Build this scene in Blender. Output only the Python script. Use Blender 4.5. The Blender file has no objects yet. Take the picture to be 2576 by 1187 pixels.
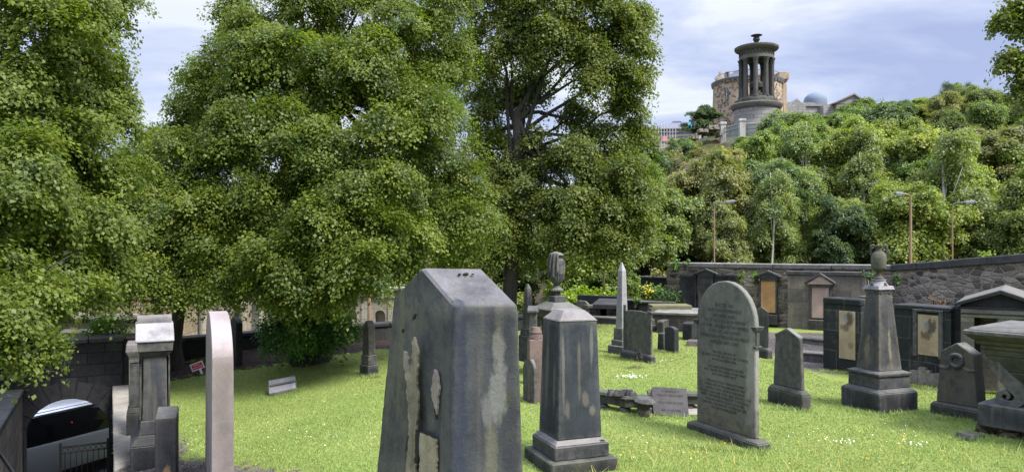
import bpy, bmesh, math, random
import numpy as np
from mathutils import Vector, Matrix
R = math.radians
random.seed(7); rng = np.random.default_rng(7)
scene = bpy.context.scene
COL = scene.collection
# ---------------------------------------------------------------- camera / world / sun
F, CX, HY, CH = 1861.0, 1288.0, 620.0, 2.6
cd = bpy.data.cameras.new("camera"); cam = bpy.data.objects.new("camera", cd); COL.objects.link(cam)
cam.location = (0, 0, CH); cam.rotation_euler = (R(90), 0, 0)
cd.sensor_width = 36; cd.lens = 36 * F / 2576; cd.shift_y = 26.5 / 2576
cd.clip_start = 0.1; cd.clip_end = 3000
scene.camera = cam
scene.view_settings.view_transform = 'Standard'; scene.view_settings.look = 'None'
scene.view_settings.exposure = 1.35; scene.view_settings.gamma = 1
SUN_EL, SUN_AZ = 52, 128      # azimuth clockwise from +Y (into the picture)
w = bpy.data.worlds.new("World"); scene.world = w; w.use_nodes = True
nt = w.node_tree; nt.nodes.clear()
def N_(nt, typ, **kw):
    n = nt.nodes.new(typ)
    for k, v in kw.items():
        if k in n.inputs.keys() if isinstance(k, str) else False: n.inputs[k].default_value = v
        else: setattr(n, k, v)
    return n
out = nt.nodes.new('ShaderNodeOutputWorld'); bg = nt.nodes.new('ShaderNodeBackground')
sky = nt.nodes.new('ShaderNodeTexSky'); sky.sky_type = 'NISHITA'; sky.sun_disc = False
sky.sun_elevation = R(SUN_EL); sky.sun_rotation = R(SUN_AZ)
tc = nt.nodes.new('ShaderNodeTexCoord')
sep = nt.nodes.new('ShaderNodeSeparateXYZ'); nt.links.new(tc.outputs['Generated'], sep.inputs[0])
mz = nt.nodes.new('ShaderNodeMath'); mz.operation = 'MAXIMUM'; nt.links.new(sep.outputs[2], mz.inputs[0]); mz.inputs[1].default_value = 0.0
az = nt.nodes.new('ShaderNodeMath'); az.operation = 'ADD'; nt.links.new(mz.outputs[0], az.inputs[0]); az.inputs[1].default_value = 0.22
dv = nt.nodes.new('ShaderNodeVectorMath'); dv.operation = 'DIVIDE'
cb = nt.nodes.new('ShaderNodeCombineXYZ')
for i in range(3): nt.links.new(az.outputs[0], cb.inputs[i])
nt.links.new(tc.outputs['Generated'], dv.inputs[0]); nt.links.new(cb.outputs[0], dv.inputs[1])
mp = nt.nodes.new('ShaderNodeMapping'); mp.inputs['Scale'].default_value = (0.85, 1.35, 0.3); mp.inputs['Rotation'].default_value = (0, 0, R(12)); mp.inputs['Location'].default_value = (0.6, 1.7, 0)
nt.links.new(dv.outputs[0], mp.inputs[0])
no = nt.nodes.new('ShaderNodeTexNoise'); no.inputs['Scale'].default_value = 1.7; no.inputs['Detail'].default_value = 7; no.inputs['Roughness'].default_value = 0.56; no.inputs['Distortion'].default_value = 0.35
nt.links.new(mp.outputs[0], no.inputs['Vector'])
rp = nt.nodes.new('ShaderNodeValToRGB'); nt.links.new(no.outputs['Fac'], rp.inputs[0])
cr = rp.color_ramp; cr.elements[0].position = 0.34; cr.elements[0].color = (0.175, 0.205, 0.315, 1)
cr.elements[1].position = 0.60; cr.elements[1].color = (0.36, 0.38, 0.41, 1)
e = cr.elements.new(0.46); e.color = (0.235, 0.265, 0.37, 1)
e = cr.elements.new(0.535); e.color = (0.29, 0.315, 0.39, 1)
sk = nt.nodes.new('ShaderNodeVectorMath'); sk.operation = 'SCALE'; sk.inputs['Scale'].default_value = 0.08
nt.links.new(sky.outputs[0], sk.inputs[0])
mx = nt.nodes.new('ShaderNodeMixRGB'); mx.inputs[0].default_value = 0.9
nt.links.new(sk.outputs[0], mx.inputs[1]); nt.links.new(rp.outputs[0], mx.inputs[2])
nt.links.new(mx.outputs[0], bg.inputs[0])
# an overcast sky is about three times brighter overhead than at the horizon
el = nt.nodes.new('ShaderNodeMapRange'); nt.links.new(sep.outputs[2], el.inputs[0]); el.inputs[1].default_value = 0.28; el.inputs[2].default_value = 1.0; el.inputs[3].default_value = 1.0; el.inputs[4].default_value = 3.2
nt.links.new(el.outputs[0], bg.inputs[1])
nt.links.new(bg.outputs[0], out.inputs[0])
sl = bpy.data.lights.new("sun", 'SUN'); sl.energy = 3.0; sl.angle = R(18); sl.color = (1.0, 0.95, 0.87)
so = bpy.data.objects.new("sun", sl); COL.objects.link(so)
sv = Vector((math.sin(R(SUN_AZ)) * math.cos(R(SUN_EL)), math.cos(R(SUN_AZ)) * math.cos(R(SUN_EL)), math.sin(R(SUN_EL))))
so.rotation_euler = sv.to_track_quat('Z', 'Y').to_euler()
so.location = (0, 0, 60)
# ---------------------------------------------------------------- measuring helpers
def U(px, py, Y): return Vector(((px - CX) / F * Y, Y, CH - (py - HY) / F * Y))
def sst(a, b, v):
    t = np.clip((np.asarray(v, float) - a) / (b - a), 0, 1); return t * t * (3 - 2 * t)
def hill(x, y):
    h = 16.5 * sst(44, 90, y) * sst(-6, 26, x + (y - 60) * 0.05) + 3.0 * sst(70, 130, y) * sst(20, 50, x)
    return h
def g(x, y):
    x = np.asarray(x, float); y = np.asarray(y, float)
    z = -0.6 * sst(1.6, 6.2, -x) * (1 - sst(13.6, 18.6, y)) + 0.04 * sst(17, 19, y) * sst(0, 4, -x)
    z = z + 0.03 * np.sin(x * 0.9 + 1) * np.sin(y * 0.7) * sst(3, 8, y)
    # street level beyond the low boundary wall on the left
    lim = np.interp(x, [-40, -8.0, -7.7, -3.0, 0.5, 4, 40], [14.0, 15.5, 17.6, 21.2, 24, 29, 31])
    z = z - 2.9 * sst(0.0, 0.4, y - lim) * sst(-3.5, 0.0, -x) - 0.6 * sst(0, 4, y - lim) * sst(-3, 1, x)
    # left bank, outside the passage
    return z + hill(x, y)
def G(px, py, lo=3.0, hi=60.0):
    f = lambda Y: float(CH - (py - HY) / F * Y - g((px - CX) / F * Y, Y))
    Y = lo
    while Y < hi and f(Y) > 0: Y += .25
    lo, hi = Y - .25, Y
    for _ in range(30):
        m = (lo + hi) / 2
        if f(m) > 0: lo = m
        else: hi = m
    return U(px, py, lo)
# ---------------------------------------------------------------- mesh collector
class B:
    def __init__(s): s.v = []; s.f = []
    def add(s, vs, fs):
        n = len(s.v); s.v += [tuple(v) for v in vs]; s.f += [tuple(i + n for i in f) for f in fs]; return s
    def box(s, x0, x1, y0, y1, z0, z1): return s.fr((x0, x1, y0, y1, z0), (x0, x1, y0, y1, z1))
    def fr(s, a, b):
        v = [(a[0], a[2], a[4]), (a[1], a[2], a[4]), (a[1], a[3], a[4]), (a[0], a[3], a[4]),
             (b[0], b[2], b[4]), (b[1], b[2], b[4]), (b[1], b[3], b[4]), (b[0], b[3], b[4])]
        return s.add(v, [(3, 2, 1, 0), (4, 5, 6, 7), (0, 1, 5, 4), (1, 2, 6, 5), (2, 3, 7, 6), (3, 0, 4, 7)])
    def cb(s, w0, d0, z0, w1=None, d1=None, z1=0, cx=0, cy=0):   # centred frustum
        w1 = w0 if w1 is None else w1; d1 = d0 if d1 is None else d1
        return s.fr((cx - w0 / 2, cx + w0 / 2, cy - d0 / 2, cy + d0 / 2, z0), (cx - w1 / 2, cx + w1 / 2, cy - d1 / 2, cy + d1 / 2, z1))
    def prism(s, poly, t0, t1, ax='y'):   # poly (u, z) extruded along y (or x)
        n = len(poly)
        if ax == 'y': v = [(u, t0, z) for u, z in poly] + [(u, t1, z) for u, z in poly]
        elif ax == 'x': v = [(t0, u, z) for u, z in poly] + [(t1, u, z) for u, z in poly]
        else: v = [(u, z, t0) for u, z in poly] + [(u, z, t1) for u, z in poly]
        fs = [tuple(range(n)), tuple(range(2 * n - 1, n - 1, -1))] + [(i, i + n, (i + 1) % n + n, (i + 1) % n) for i in range(n)]
        return s.add(v, fs)
    def lathe(s, prof, seg=20, c=(0, 0, 0), flute=0, a0=0):
        n = len(prof); v = []
        for i in range(seg):
            a = a0 + 2 * math.pi * i / seg
            for r, z in prof:
                rr = r * (1 - flute * (i % 2))
                v.append((c[0] + rr * math.cos(a), c[1] + rr * math.sin(a), c[2] + z))
        fs = []
        for i in range(seg):
            j = (i + 1) % seg
            for k in range(n - 1): fs.append((i * n + k, j * n + k, j * n + k + 1, i * n + k + 1))
        fs.append(tuple(i * n for i in range(seg))[::-1]); fs.append(tuple(i * n + n - 1 for i in range(seg)))
        return s.add(v, fs)
    def tube(s, pts, rad, seg=8, cap=True):
        pts = [Vector(p) for p in pts]
        if not isinstance(rad, (list, tuple)): rad = [rad] * len(pts)
        v = []; up = Vector((0.13, 0.31, 0.94)).normalized()
        for i, p in enumerate(pts):
            t = (pts[min(i + 1, len(pts) - 1)] - pts[max(i - 1, 0)])
            t = t.normalized() if t.length > 1e-9 else Vector((0, 0, 1))
            a = t.cross(up)
            if a.length < 1e-3: a = t.cross(Vector((1, 0, 0)))
            a.normalize(); b = t.cross(a)
            for k in range(seg):
                q = 2 * math.pi * k / seg
                v.append(p + (a * math.cos(q) + b * math.sin(q)) * rad[i])
        n = len(pts); fs = []
        for i in range(n - 1):
            for k in range(seg):
                l = (k + 1) % seg
                fs.append((i * seg + k, i * seg + l, (i + 1) * seg + l, (i + 1) * seg + k))
        if cap: fs += [tuple(range(seg))[::-1], tuple((n - 1) * seg + k for k in range(seg))]
        return s.add(v, fs)
def rawmesh(name, verts, faces):
    me = bpy.data.meshes.new(name); me.from_pydata(verts, [], faces); me.update(); return me
def obj(name, b, m, parent=None, bevel=0.0, smooth=False, rough=0.0, sub=0.0, seg=1):
    me = rawmesh(name, b.v, b.f)
    bm = bmesh.new(); bm.from_mesh(me)
    bmesh.ops.recalc_face_normals(bm, faces=bm.faces)
    if bevel: 
        es = [e for e in bm.edges if len(e.link_faces) == 2 and e.calc_face_angle(0) > 0.3]
        bmesh.ops.bevel(bm, geom=es, offset=bevel, segments=seg, affect='EDGES', profile=0.6, clamp_overlap=True)
    if rough:
        mxl = max(sub, 0.02)
        for _ in range(6):
            es = [e for e in bm.edges if e.calc_length() > mxl]
            if not es or len(bm.faces) > 30000: break
            bmesh.ops.subdivide_edges(bm, edges=es, cuts=1, use_grid_fill=True)
        from mathutils import noise
        off = Vector((random.random() * 50, random.random() * 50, 0))
        bm.normal_update()
        mv = {}
        for v in bm.verts:
            n1 = noise.noise(v.co * 2.6 + off); n2 = noise.noise(v.co * 9 + off); n3 = noise.noise(v.co * 24 + off)
            edge = max([e.calc_face_angle(0) for e in v.link_edges if len(e.link_faces) == 2] + [0])
            k = rough * (n1 * 0.8 + n2 * 0.5 + n3 * 0.3)
            if edge > 0.35: k -= rough * 1.3 * max(0, n3 + n2 * 0.6)
            mv[v] = v.normal * k
        for v, d in mv.items(): v.co += d
    bm.to_mesh(me); bm.free()
    if smooth:
        me.shade_smooth()
        try: me.set_sharp_from_angle(angle=R(35))
        except Exception: pass
    me.materials.append(m)
    o = bpy.data.objects.new(name, me); COL.objects.link(o)
    if parent: o.parent = parent
    return o
def thing(name, label, cat, loc=(0, 0, 0), rz=0, group=None, tilt=(0, 0)):
    o = bpy.data.objects.new(name, None); COL.objects.link(o); o.empty_display_size = 0.1
    o.location = loc; o.rotation_euler = (tilt[0], tilt[1], rz)
    o['label'] = label; o['category'] = cat
    if group: o['group'] = group
    return o
def tag(o, label, cat, group=None, kind=None):
    o['label'] = label; o['category'] = cat
    if group: o['group'] = group
    if kind: o['kind'] = kind
    return o
def struct(o): o['kind'] = 'structure'; return o
# ---------------------------------------------------------------- materials
def newmat(name):
    m = bpy.data.materials.new(name); m.use_nodes = True; m.node_tree.nodes.clear(); return m
class NB:
    def __init__(s, m): s.t = m.node_tree; s.n = s.t.nodes; s.l = s.t.links
    def node(s, typ, **p):
        n = s.n.new(typ)
        for k, v in p.items(): setattr(n, k, v)
        return n
    def put(s, sock, v):
        if v is None: return
        if isinstance(v, bpy.types.NodeSocket): s.l.new(v, sock)
        else:
            if isinstance(v, (tuple, list)) and len(v) == 3 and sock.type == 'RGBA': v = (*v, 1)
            sock.default_value = v
    def noise(s, vec, scale, detail=4, rough=0.5, dist=0, out='Fac'):
        n = s.node('ShaderNodeTexNoise'); s.put(n.inputs['Vector'], vec); n.inputs['Scale'].default_value = scale
        n.inputs['Detail'].default_value = detail; n.inputs['Roughness'].default_value = rough; n.inputs['Distortion'].default_value = dist
        return n.outputs[out]
    def ramp(s, v, a, b, ca=(0, 0, 0), cb=(1, 1, 1)):
        n = s.node('ShaderNodeMapRange'); n.clamp = True; s.put(n.inputs[0], v)
        n.inputs[1].default_value = a; n.inputs[2].default_value = b
        if ca == (0, 0, 0) and cb == (1, 1, 1): return n.outputs[0]
        return s.mix(n.outputs[0], ca, cb)
    def rng(s, v, a, b, c, d):
        n = s.node('ShaderNodeMapRange'); n.clamp = True; s.put(n.inputs[0], v)
        for i, q in enumerate((a, b, c, d)): s.put(n.inputs[i + 1], q)
        return n.outputs[0]
    def mix(s, f, a, b, mode='MIX'):
        n = s.node('ShaderNodeMixRGB', blend_type=mode); s.put(n.inputs[0], f); s.put(n.inputs[1], a); s.put(n.inputs[2], b); return n.outputs[0]
    def math(s, op, a, b=0.0, c=None):
        n = s.node('ShaderNodeMath', operation=op); s.put(n.inputs[0], a); s.put(n.inputs[1], b)
        if c is not None: s.put(n.inputs[2], c)
        return n.outputs[0]
    def vmath(s, op, a, b=None, sc=None):
        n = s.node('ShaderNodeVectorMath', operation=op); s.put(n.inputs[0], a)
        if b is not None: s.put(n.inputs[1], b)
        if sc is not None: s.put(n.inputs['Scale'], sc)
        return n.outputs['Value'] if op in ('LENGTH', 'DOT_PRODUCT', 'DISTANCE') else n.outputs[0]
    def mapping(s, vec, scale=(1, 1, 1), loc=(0, 0, 0), rot=(0, 0, 0)):
        n = s.node('ShaderNodeMapping'); s.put(n.inputs[0], vec); n.inputs['Scale'].default_value = scale
        n.inputs['Location'].default_value = loc; n.inputs['Rotation'].default_value = rot; return n.outputs[0]
    def coords(s, rnd=True):
        c = s.node('ShaderNodeTexCoord').outputs['Object']
        if not rnd: return c
        r = s.math('MULTIPLY', s.node('ShaderNodeObjectInfo').outputs['Random'], 37.0)
        return s.vmath('ADD', c, r)
    def bsdf(s, col, rough=0.85, spec=0.3, bump=None, bstr=0.3, bdist=0.02, **kw):
        b = s.node('ShaderNodeBsdfPrincipled'); s.put(b.inputs['Base Color'], col); s.put(b.inputs['Roughness'], rough)
        b.inputs['Specular IOR Level'].default_value = spec
        for k, v in kw.items(): s.put(b.inputs[k.replace('_', ' ')], v)
        if bump is not None:
            n = s.node('ShaderNodeBump'); n.inputs['Strength'].default_value = bstr; n.inputs['Distance'].default_value = bdist
            s.put(n.inputs['Height'], bump); s.l.new(n.outputs[0], b.inputs['Normal'])
        o = s.node('ShaderNodeOutputMaterial'); s.l.new(b.outputs[0], o.inputs[0]); return b
def stone(name, base, dark, light, streak=0.5, top=None, spots=0.3, moss=0.0, patches=(), spotcol=(0.32, 0.31, 0.28), bstr=0.5, fine=1.0, dk=(0.42, 0.62), vs=0.6, k=1.0):
    """weathered sandstone: soot, run-off streaks, lichen; patches = stains and painted-in light at fixed places on the thing"""
    m = newmat(name); s = NB(m); c0 = s.coords(False); c = s.coords()
    a = s.noise(c, 2.2, 8, 0.62, 0.3)
    col = s.mix(s.ramp(a, dk[0], dk[1]), base, dark)
    b_ = s.noise(c, 7, 6, 0.7)
    col = s.mix(s.rng(b_, 0.3, 0.7, 0.0, 0.45), col, s.mix(0.5, base, light))
    st = s.noise(s.mapping(c, (7, 7, vs)), 1.6, 5, 0.6)
    col = s.mix(s.math('MULTIPLY', s.ramp(st, 0.52, 0.72), streak), col, light)
    st2 = s.noise(s.mapping(c, (11, 11, vs * 0.8), (3, 5, 7)), 1.5, 4, 0.6)
    col = s.mix(s.math('MULTIPLY', s.ramp(st2, 0.55, 0.75), streak * 0.8), col, dark)
    geo = s.node('ShaderNodeNewGeometry'); nz = s.node('ShaderNodeSeparateXYZ'); s.l.new(geo.outputs['Normal'], nz.inputs[0])
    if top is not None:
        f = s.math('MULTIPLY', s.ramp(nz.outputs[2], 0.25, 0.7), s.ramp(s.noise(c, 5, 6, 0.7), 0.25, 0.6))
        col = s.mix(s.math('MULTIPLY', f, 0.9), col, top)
    if moss:
        f = s.ramp(s.noise(c, 4.5, 6, 0.7), 0.62 - moss * 0.2, 0.75 - moss * 0.2)
        col = s.mix(s.math('MULTIPLY', f, 0.6), col, (0.075, 0.085, 0.025))
    for i, (p, r, pc, amt, *nsc) in enumerate(patches):
        q = s.mapping(c0, (1 / r[0], 1 / r[1], 1 / r[2]), (-p[0] / r[0], -p[1] / r[1], -p[2] / r[2]))
        d = s.vmath('LENGTH', q)
        d = s.math('ADD', d, s.rng(s.noise(s.mapping(c0, (1, 1, .5), (i * 3.1, 0, 0)), nsc[0] if nsc else 13, 7, 0.72), 0, 1, -(nsc[1] if len(nsc) > 1 else .95), nsc[1] if len(nsc) > 1 else .95))
        f = s.math('MULTIPLY', s.math('SUBTRACT', 1.0, s.ramp(d, 0.6, 1.02)), amt)
        col = s.mix(f, col, pc)
    sp = s.noise(c, 34, 5, 0.75)
    f = s.math('MULTIPLY', s.ramp(sp, 0.64, 0.70), spots)
    col = s.mix(f, col, spotcol)
    big = s.noise(s.mapping(c, (1, 1, .6), (11, 4, 2)), 1.1, 5, 0.55); col = s.mix(1.0, col, s.ramp(big, 0.3, 0.7, (.6 * k,) * 3, (1.28 * k,) * 3), 'MULTIPLY')
    pt = s.math('MULTIPLY', s.ramp(geo.outputs['Pointiness'], 0.505, 0.56), s.ramp(s.noise(c, 9, 5, .7), .35, .6)); col = s.mix(s.math('MULTIPLY', pt, .55), col, light)
    fn = s.noise(c, 95, 4, 0.85)
    col = s.mix(1.0, col, s.ramp(fn, 0.2, 0.8, (1 - .3 * fine,) * 3, (1 + .3 * fine,) * 3), 'MULTIPLY')
    h = s.math('ADD', s.math('MULTIPLY', s.noise(c, 18, 8, 0.7), 0.7), s.math('MULTIPLY', fn, 0.22))
    h = s.math('ADD', h, s.math('MULTIPLY', a, 0.8))
    s.bsdf(col, 0.88, 0.25, h, bstr, 0.02)
    return m
def masonry(name, c1, c2, mortar, bw=0.7, bh=0.3, msize=0.012, stain=0.5, staincol=(0.02, 0.02, 0.024), bstr=0.5, off=0.5, pale=None, palef=0.5):
    m = newmat(name); s = NB(m); c = s.coords(False); r = s.coords()
    sx = s.node('ShaderNodeSeparateXYZ'); s.l.new(c, sx.inputs[0])
    cm = s.node('ShaderNodeCombineXYZ'); s.put(cm.inputs[0], s.math('ADD', sx.outputs[0], sx.outputs[1])); s.put(cm.inputs[1], sx.outputs[2])
    wv = s.vmath('ADD', cm.outputs[0], s.vmath('SCALE', s.noise(c, 6, 3, 0.5, 0, 'Color'), sc=0.02))
    bt = s.node('ShaderNodeTexBrick'); s.put(bt.inputs['Vector'], wv); bt.offset = off
    for k, v in (('Color1', c1), ('Color2', c2), ('Mortar', mortar)): s.put(bt.inputs[k], v)
    bt.inputs['Scale'].default_value = 1; bt.inputs['Brick Width'].default_value = bw; bt.inputs['Row Height'].default_value = bh
    bt.inputs['Mortar Size'].default_value = msize; bt.inputs['Mortar Smooth'].default_value = 0.3; bt.inputs['Bias'].default_value = 0.0
    col = bt.outputs['Color']
    n = s.noise(r, 1.3, 8, 0.65); col = s.mix(s.math('MULTIPLY', s.ramp(n, 0.4, 0.62), stain), col, staincol)
    n3 = s.noise(s.mapping(r, (5, 5, 0.8)), 1.5, 5, 0.6); col = s.mix(s.math('MULTIPLY', s.ramp(n3, 0.5, 0.75), stain * .7), col, staincol)
    if pale: col = s.mix(s.math('MULTIPLY', s.ramp(s.noise(s.mapping(r, (1, 1, .6)), 2.7, 8, 0.72), 0.56, 0.64), palef), col, pale)
    n2 = s.noise(r, 14, 6, 0.7); col = s.mix(1, col, s.ramp(n2, 0.25, 0.75, (0.65,) * 3, (1.35,) * 3), 'MULTIPLY')
    h = s.math('ADD', s.math('MULTIPLY', bt.outputs['Fac'], -0.8), s.math('ADD', n2, s.math('MULTIPLY', s.noise(r, 60, 4, .7), 0.4)))
    s.bsdf(col, 0.88, 0.25, h, bstr, 0.03)
    return m
def rubble(name, cols, mortar, sc=3.0, zs=1.8, mw=0.07, bstr=0.9, jit=0.9, cyl=0):
    m = newmat(name); s = NB(m); c = s.coords(False)
    sx = s.node('ShaderNodeSeparateXYZ'); s.l.new(c, sx.inputs[0])
    cm = s.node('ShaderNodeCombineXYZ'); s.put(cm.inputs[0], s.math('MULTIPLY', s.math('ARCTAN2', sx.outputs[1], sx.outputs[0]), cyl) if cyl else s.math('ADD', sx.outputs[0], sx.outputs[1])); s.put(cm.inputs[1], s.math('MULTIPLY', sx.outputs[2], zs))
    wv = s.vmath('ADD', cm.outputs[0], s.vmath('SCALE', s.noise(c, 5, 3, 0.6, 0, 'Color'), sc=0.12))
    def vor(feat):
        v = s.node('ShaderNodeTexVoronoi', feature=feat, voronoi_dimensions='2D'); s.put(v.inputs['Vector'], wv); v.inputs['Scale'].default_value = sc; v.inputs['Randomness'].default_value = jit
        return v
    e = vor('DISTANCE_TO_EDGE'); k = vor('F1')
    sr = s.node('ShaderNodeSeparateColor'); s.l.new(k.outputs['Color'], sr.inputs[0])
    cr = s.node('ShaderNodeValToRGB'); s.l.new(sr.outputs[0], cr.inputs[0]); cr.color_ramp.interpolation = 'CONSTANT'
    els = cr.color_ramp.elements; els.remove(els[1]); els[0].position = 0; els[0].color = (*cols[0], 1)
    for i, q in enumerate(cols[1:]): e_ = els.new((i + 1) / len(cols)); e_.color = (*q, 1)
    n2 = s.noise(c, 16, 7, 0.72)
    ed = s.math('ADD', e.outputs['Distance'], s.rng(n2, 0, 1, -mw * .9, mw * .9))
    col = s.mix(s.ramp(ed, mw * 0.5, mw * 1.1), mortar, cr.outputs[0])
    col = s.mix(s.rng(s.noise(c, 0.9, 6, 0.6), 0.4, 0.65, 0, 0.5), col, cols[0])
    col = s.mix(1, col, s.ramp(n2, 0.25, 0.75, (0.55,) * 3, (1.45,) * 3), 'MULTIPLY')
    h = s.math('ADD', s.ramp(ed, 0, mw * 1.6), s.math('MULTIPLY', n2, 0.7))
    s.bsdf(col, 0.9, 0.2, h, bstr, 0.05)
    return m
def plain(name, col, rough=0.6, spec=0.4, metal=0, var=0.25, sc=8, bstr=0.15, coat=0):
    m = newmat(name); s = NB(m); c = s.coords()
    n = s.noise(c, sc, 6, 0.65)
    cc = s.mix(1, (*col, 1), s.ramp(n, 0.25, 0.75, (1 - var,) * 3, (1 + var,) * 3), 'MULTIPLY')
    s.bsdf(cc, s.rng(n, 0.3, 0.7, rough * 0.85, min(1, rough * 1.1)), spec, n, bstr, 0.01, Metallic=metal, Coat_Weight=coat)
    return m
def leafmat(name, tips=(0.5, 0.5, 0.1), dark=(0.35, 0.55, 0.5), trans=0.35, base=(0.06, 0.1, 0.02), use_obj=False, brown=0.0):
    m = newmat(name); s = NB(m)
    at = s.node('ShaderNodeAttribute'); at.attribute_name = 'lv'; v = at.outputs['Fac']
    if use_obj:
        bc = s.node('ShaderNodeObjectInfo').outputs['Color']
    else:
        bc = s.node('ShaderNodeRGB').outputs[0]; bc.default_value = (*base, 1)
    c = s.mix(1, bc, s.ramp(v, 0.0, 1.0, dark, tips), 'MULTIPLY')
    if brown: c = s.mix(s.math('MULTIPLY', s.ramp(v, 0.80, 0.99), brown), c, (0.12, 0.085, 0.03))
    ct = s.mix(1, c, (1.5, 1.7, 0.6, 1), 'MULTIPLY')
    p = s.node('ShaderNodeBsdfPrincipled'); s.put(p.inputs['Base Color'], c); p.inputs['Roughness'].default_value = 0.5; p.inputs['Specular IOR Level'].default_value = 0.35
    t = s.node('ShaderNodeBsdfTranslucent'); s.put(t.inputs[0], ct)
    x = s.node('ShaderNodeMixShader'); x.inputs[0].default_value = trans
    s.l.new(p.outputs[0], x.inputs[1]); s.l.new(t.outputs[0], x.inputs[2])
    o = s.node('ShaderNodeOutputMaterial'); s.l.new(x.outputs[0], o.inputs[0])
    return m
def kstone(k, *a, **kw): return stone(*a, k=k, **kw)
# ---------------------------------------------------------------- materials used
DK = (0.038, 0.04, 0.046); BK = (0.016, 0.017, 0.02); MG = (0.085, 0.085, 0.088); LG = (0.17, 0.165, 0.155)
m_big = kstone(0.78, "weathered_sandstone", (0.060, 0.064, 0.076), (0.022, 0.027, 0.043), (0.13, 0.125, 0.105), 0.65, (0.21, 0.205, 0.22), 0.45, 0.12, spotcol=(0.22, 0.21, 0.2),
    patches=[((0.02, 0.0, 1.9), (0.045, 0.10, 0.9), (0.028, 0.036, 0.062), 0.8), ((0.205, 0.02, 2.13), (0.035, 0.5, 0.10), (0.17, 0.168, 0.16), 0.85, 18), ((0.205, 0.02, 1.93), (0.048, 0.5, 0.15), (0.185, 0.185, 0.18), 0.9, 18), ((0.15, 0.02, 1.85), (0.03, 0.5, 0.10), (0.15, 0.15, 0.155), 0.8, 18),
             ((0.17, 0.02, 1.60), (0.035, 0.5, 0.22), (0.15, 0.145, 0.105), 0.7, 14), ((-0.30, 0.5, 2.0), (0.05, 0.05, 0.5), (0.15, 0.14, 0.085), 0.7), ((-0.22, 0.36, 1.9), (0.04, 0.05, 0.5), (0.12, 0.11, 0.07), 0.6), ((-0.1, 0.2, 1.7), (0.04, 0.06, 0.4), (0.10, 0.10, 0.10), 0.6), ((-0.38, 0.6, 1.7), (0.05, 0.05, 0.5), (0.13, 0.12, 0.10), 0.6)])
m_ochre = stone("flaked_ochre_stone", (0.25, 0.2, 0.145), (0.085, 0.072, 0.055), (0.38, 0.34, 0.26), 0.6, None, 0.25, bstr=1.0, dk=(0.44, 0.56), vs=0.9)
m_chip = stone("pinkish_flaked_stone", (0.22, 0.18, 0.165), (0.14, 0.115, 0.105), (0.3, 0.26, 0.24), 0.5, None, 0.2, bstr=0.8)
m_black = plain("crack_shade_black", (0.01, 0.01, 0.012), 0.9)  # flat black paints the shade inside the cracks, which have no depth
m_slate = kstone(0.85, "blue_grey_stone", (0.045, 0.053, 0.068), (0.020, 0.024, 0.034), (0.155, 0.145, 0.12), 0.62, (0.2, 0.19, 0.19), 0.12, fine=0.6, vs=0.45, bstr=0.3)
def pst(frs, left):
    o_ = []
    for fr_, za, zb, w_, c_, a_ in frs:
        u = -.34 + .68 * fr_; o_.append((((-.3, u, (za + zb) / 2) if left else (u, -.3, (za + zb) / 2)), ((.25, w_, (zb - za) * .62) if left else (w_, .25, (zb - za) * .62)), c_, a_, 9))
    return o_
m_slate2 = kstone(0.9, "streaked_blue_stone", (0.040, 0.050, 0.066), (0.016, 0.021, 0.033), (0.11, 0.105, 0.09), 0.35, None, 0.12, fine=0.6, vs=0.4, bstr=0.3, patches=
    pst([(.2, .75, 1.65, .022, (.16, .155, .14), .8), (.27, .68, .9, .04, (.17, .16, .13), .7), (.5, .9, 1.6, .025, (.14, .13, .10), .6), (.74, 1.25, 1.7, .03, (.15, .145, .13), .7), (.62, .8, .95, .05, (.15, .14, .11), .8), (.74, .68, .8, .045, (.16, .15, .13), .8)], False) +
    pst([(.3, .75, 1.3, .04, (.14, .135, .12), .7), (.62, .8, 1.7, .05, (.13, .125, .105), .7), (.85, .7, 1.2, .04, (.13, .125, .11), .6)], True))
m_cap = stone("lichen_capstone", (0.15, 0.14, 0.15), (0.07, 0.07, 0.085), (0.25, 0.23, 0.21), 0.2, (0.2, 0.185, 0.185), 0.8, spotcol=(0.28, 0.24, 0.14))
m_dark = kstone(0.85, "sooty_stone", (0.04, 0.043, 0.05), (0.014, 0.015, 0.019), (0.11, 0.108, 0.105), 0.5, (0.13, 0.13, 0.125), 0.2, 0.1, spotcol=(0.14, 0.14, 0.12))
m_dark2 = kstone(0.85, "sooty_stone_mossy", (0.045, 0.045, 0.045), BK, (0.11, 0.11, 0.095), 0.4, (0.12, 0.12, 0.1), 0.25, 0.4, spotcol=(0.14, 0.13, 0.09))
m_blk = stone("black_stone", (0.02, 0.021, 0.025), (0.011, 0.012, 0.014), (0.045, 0.045, 0.05), 0.3, (0.05, 0.05, 0.055), 0.1)
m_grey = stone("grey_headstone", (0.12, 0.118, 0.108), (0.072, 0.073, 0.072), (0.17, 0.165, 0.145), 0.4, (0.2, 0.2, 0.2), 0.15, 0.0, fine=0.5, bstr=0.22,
    patches=[((0.04, -0.5, 1.0), (0.17, 0.14, 1.0), (0.27, 0.255, 0.235), 0.9), ((0.0, 0.3, 1.62), (0.6, 0.55, 0.36), (0.06, 0.064, 0.068), 0.75), ((0, 0.2, 0.42), (0.5, 0.5, 0.10), (0.10, 0.085, 0.06), 0.5), ((0, -.1, 0.36), (0.5, 0.3, 0.13), (0.09, 0.08, 0.06), 0.6)])  # first patch paints the right edge paler, as lit from the right
m_edge = stone("pale_stone_edge", (0.17, 0.16, 0.155), (0.09, 0.09, 0.095), (0.24, 0.23, 0.22), 0.4, (0.3, 0.3, 0.32), 0.2, fine=0.6)
m_pale = stone("pale_grey_stone", (0.24, 0.235, 0.25), (0.11, 0.11, 0.12), (0.33, 0.33, 0.34), 0.6, (0.35, 0.35, 0.37), 0.15, fine=0.6, dk=(0.5, 0.72))
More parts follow.
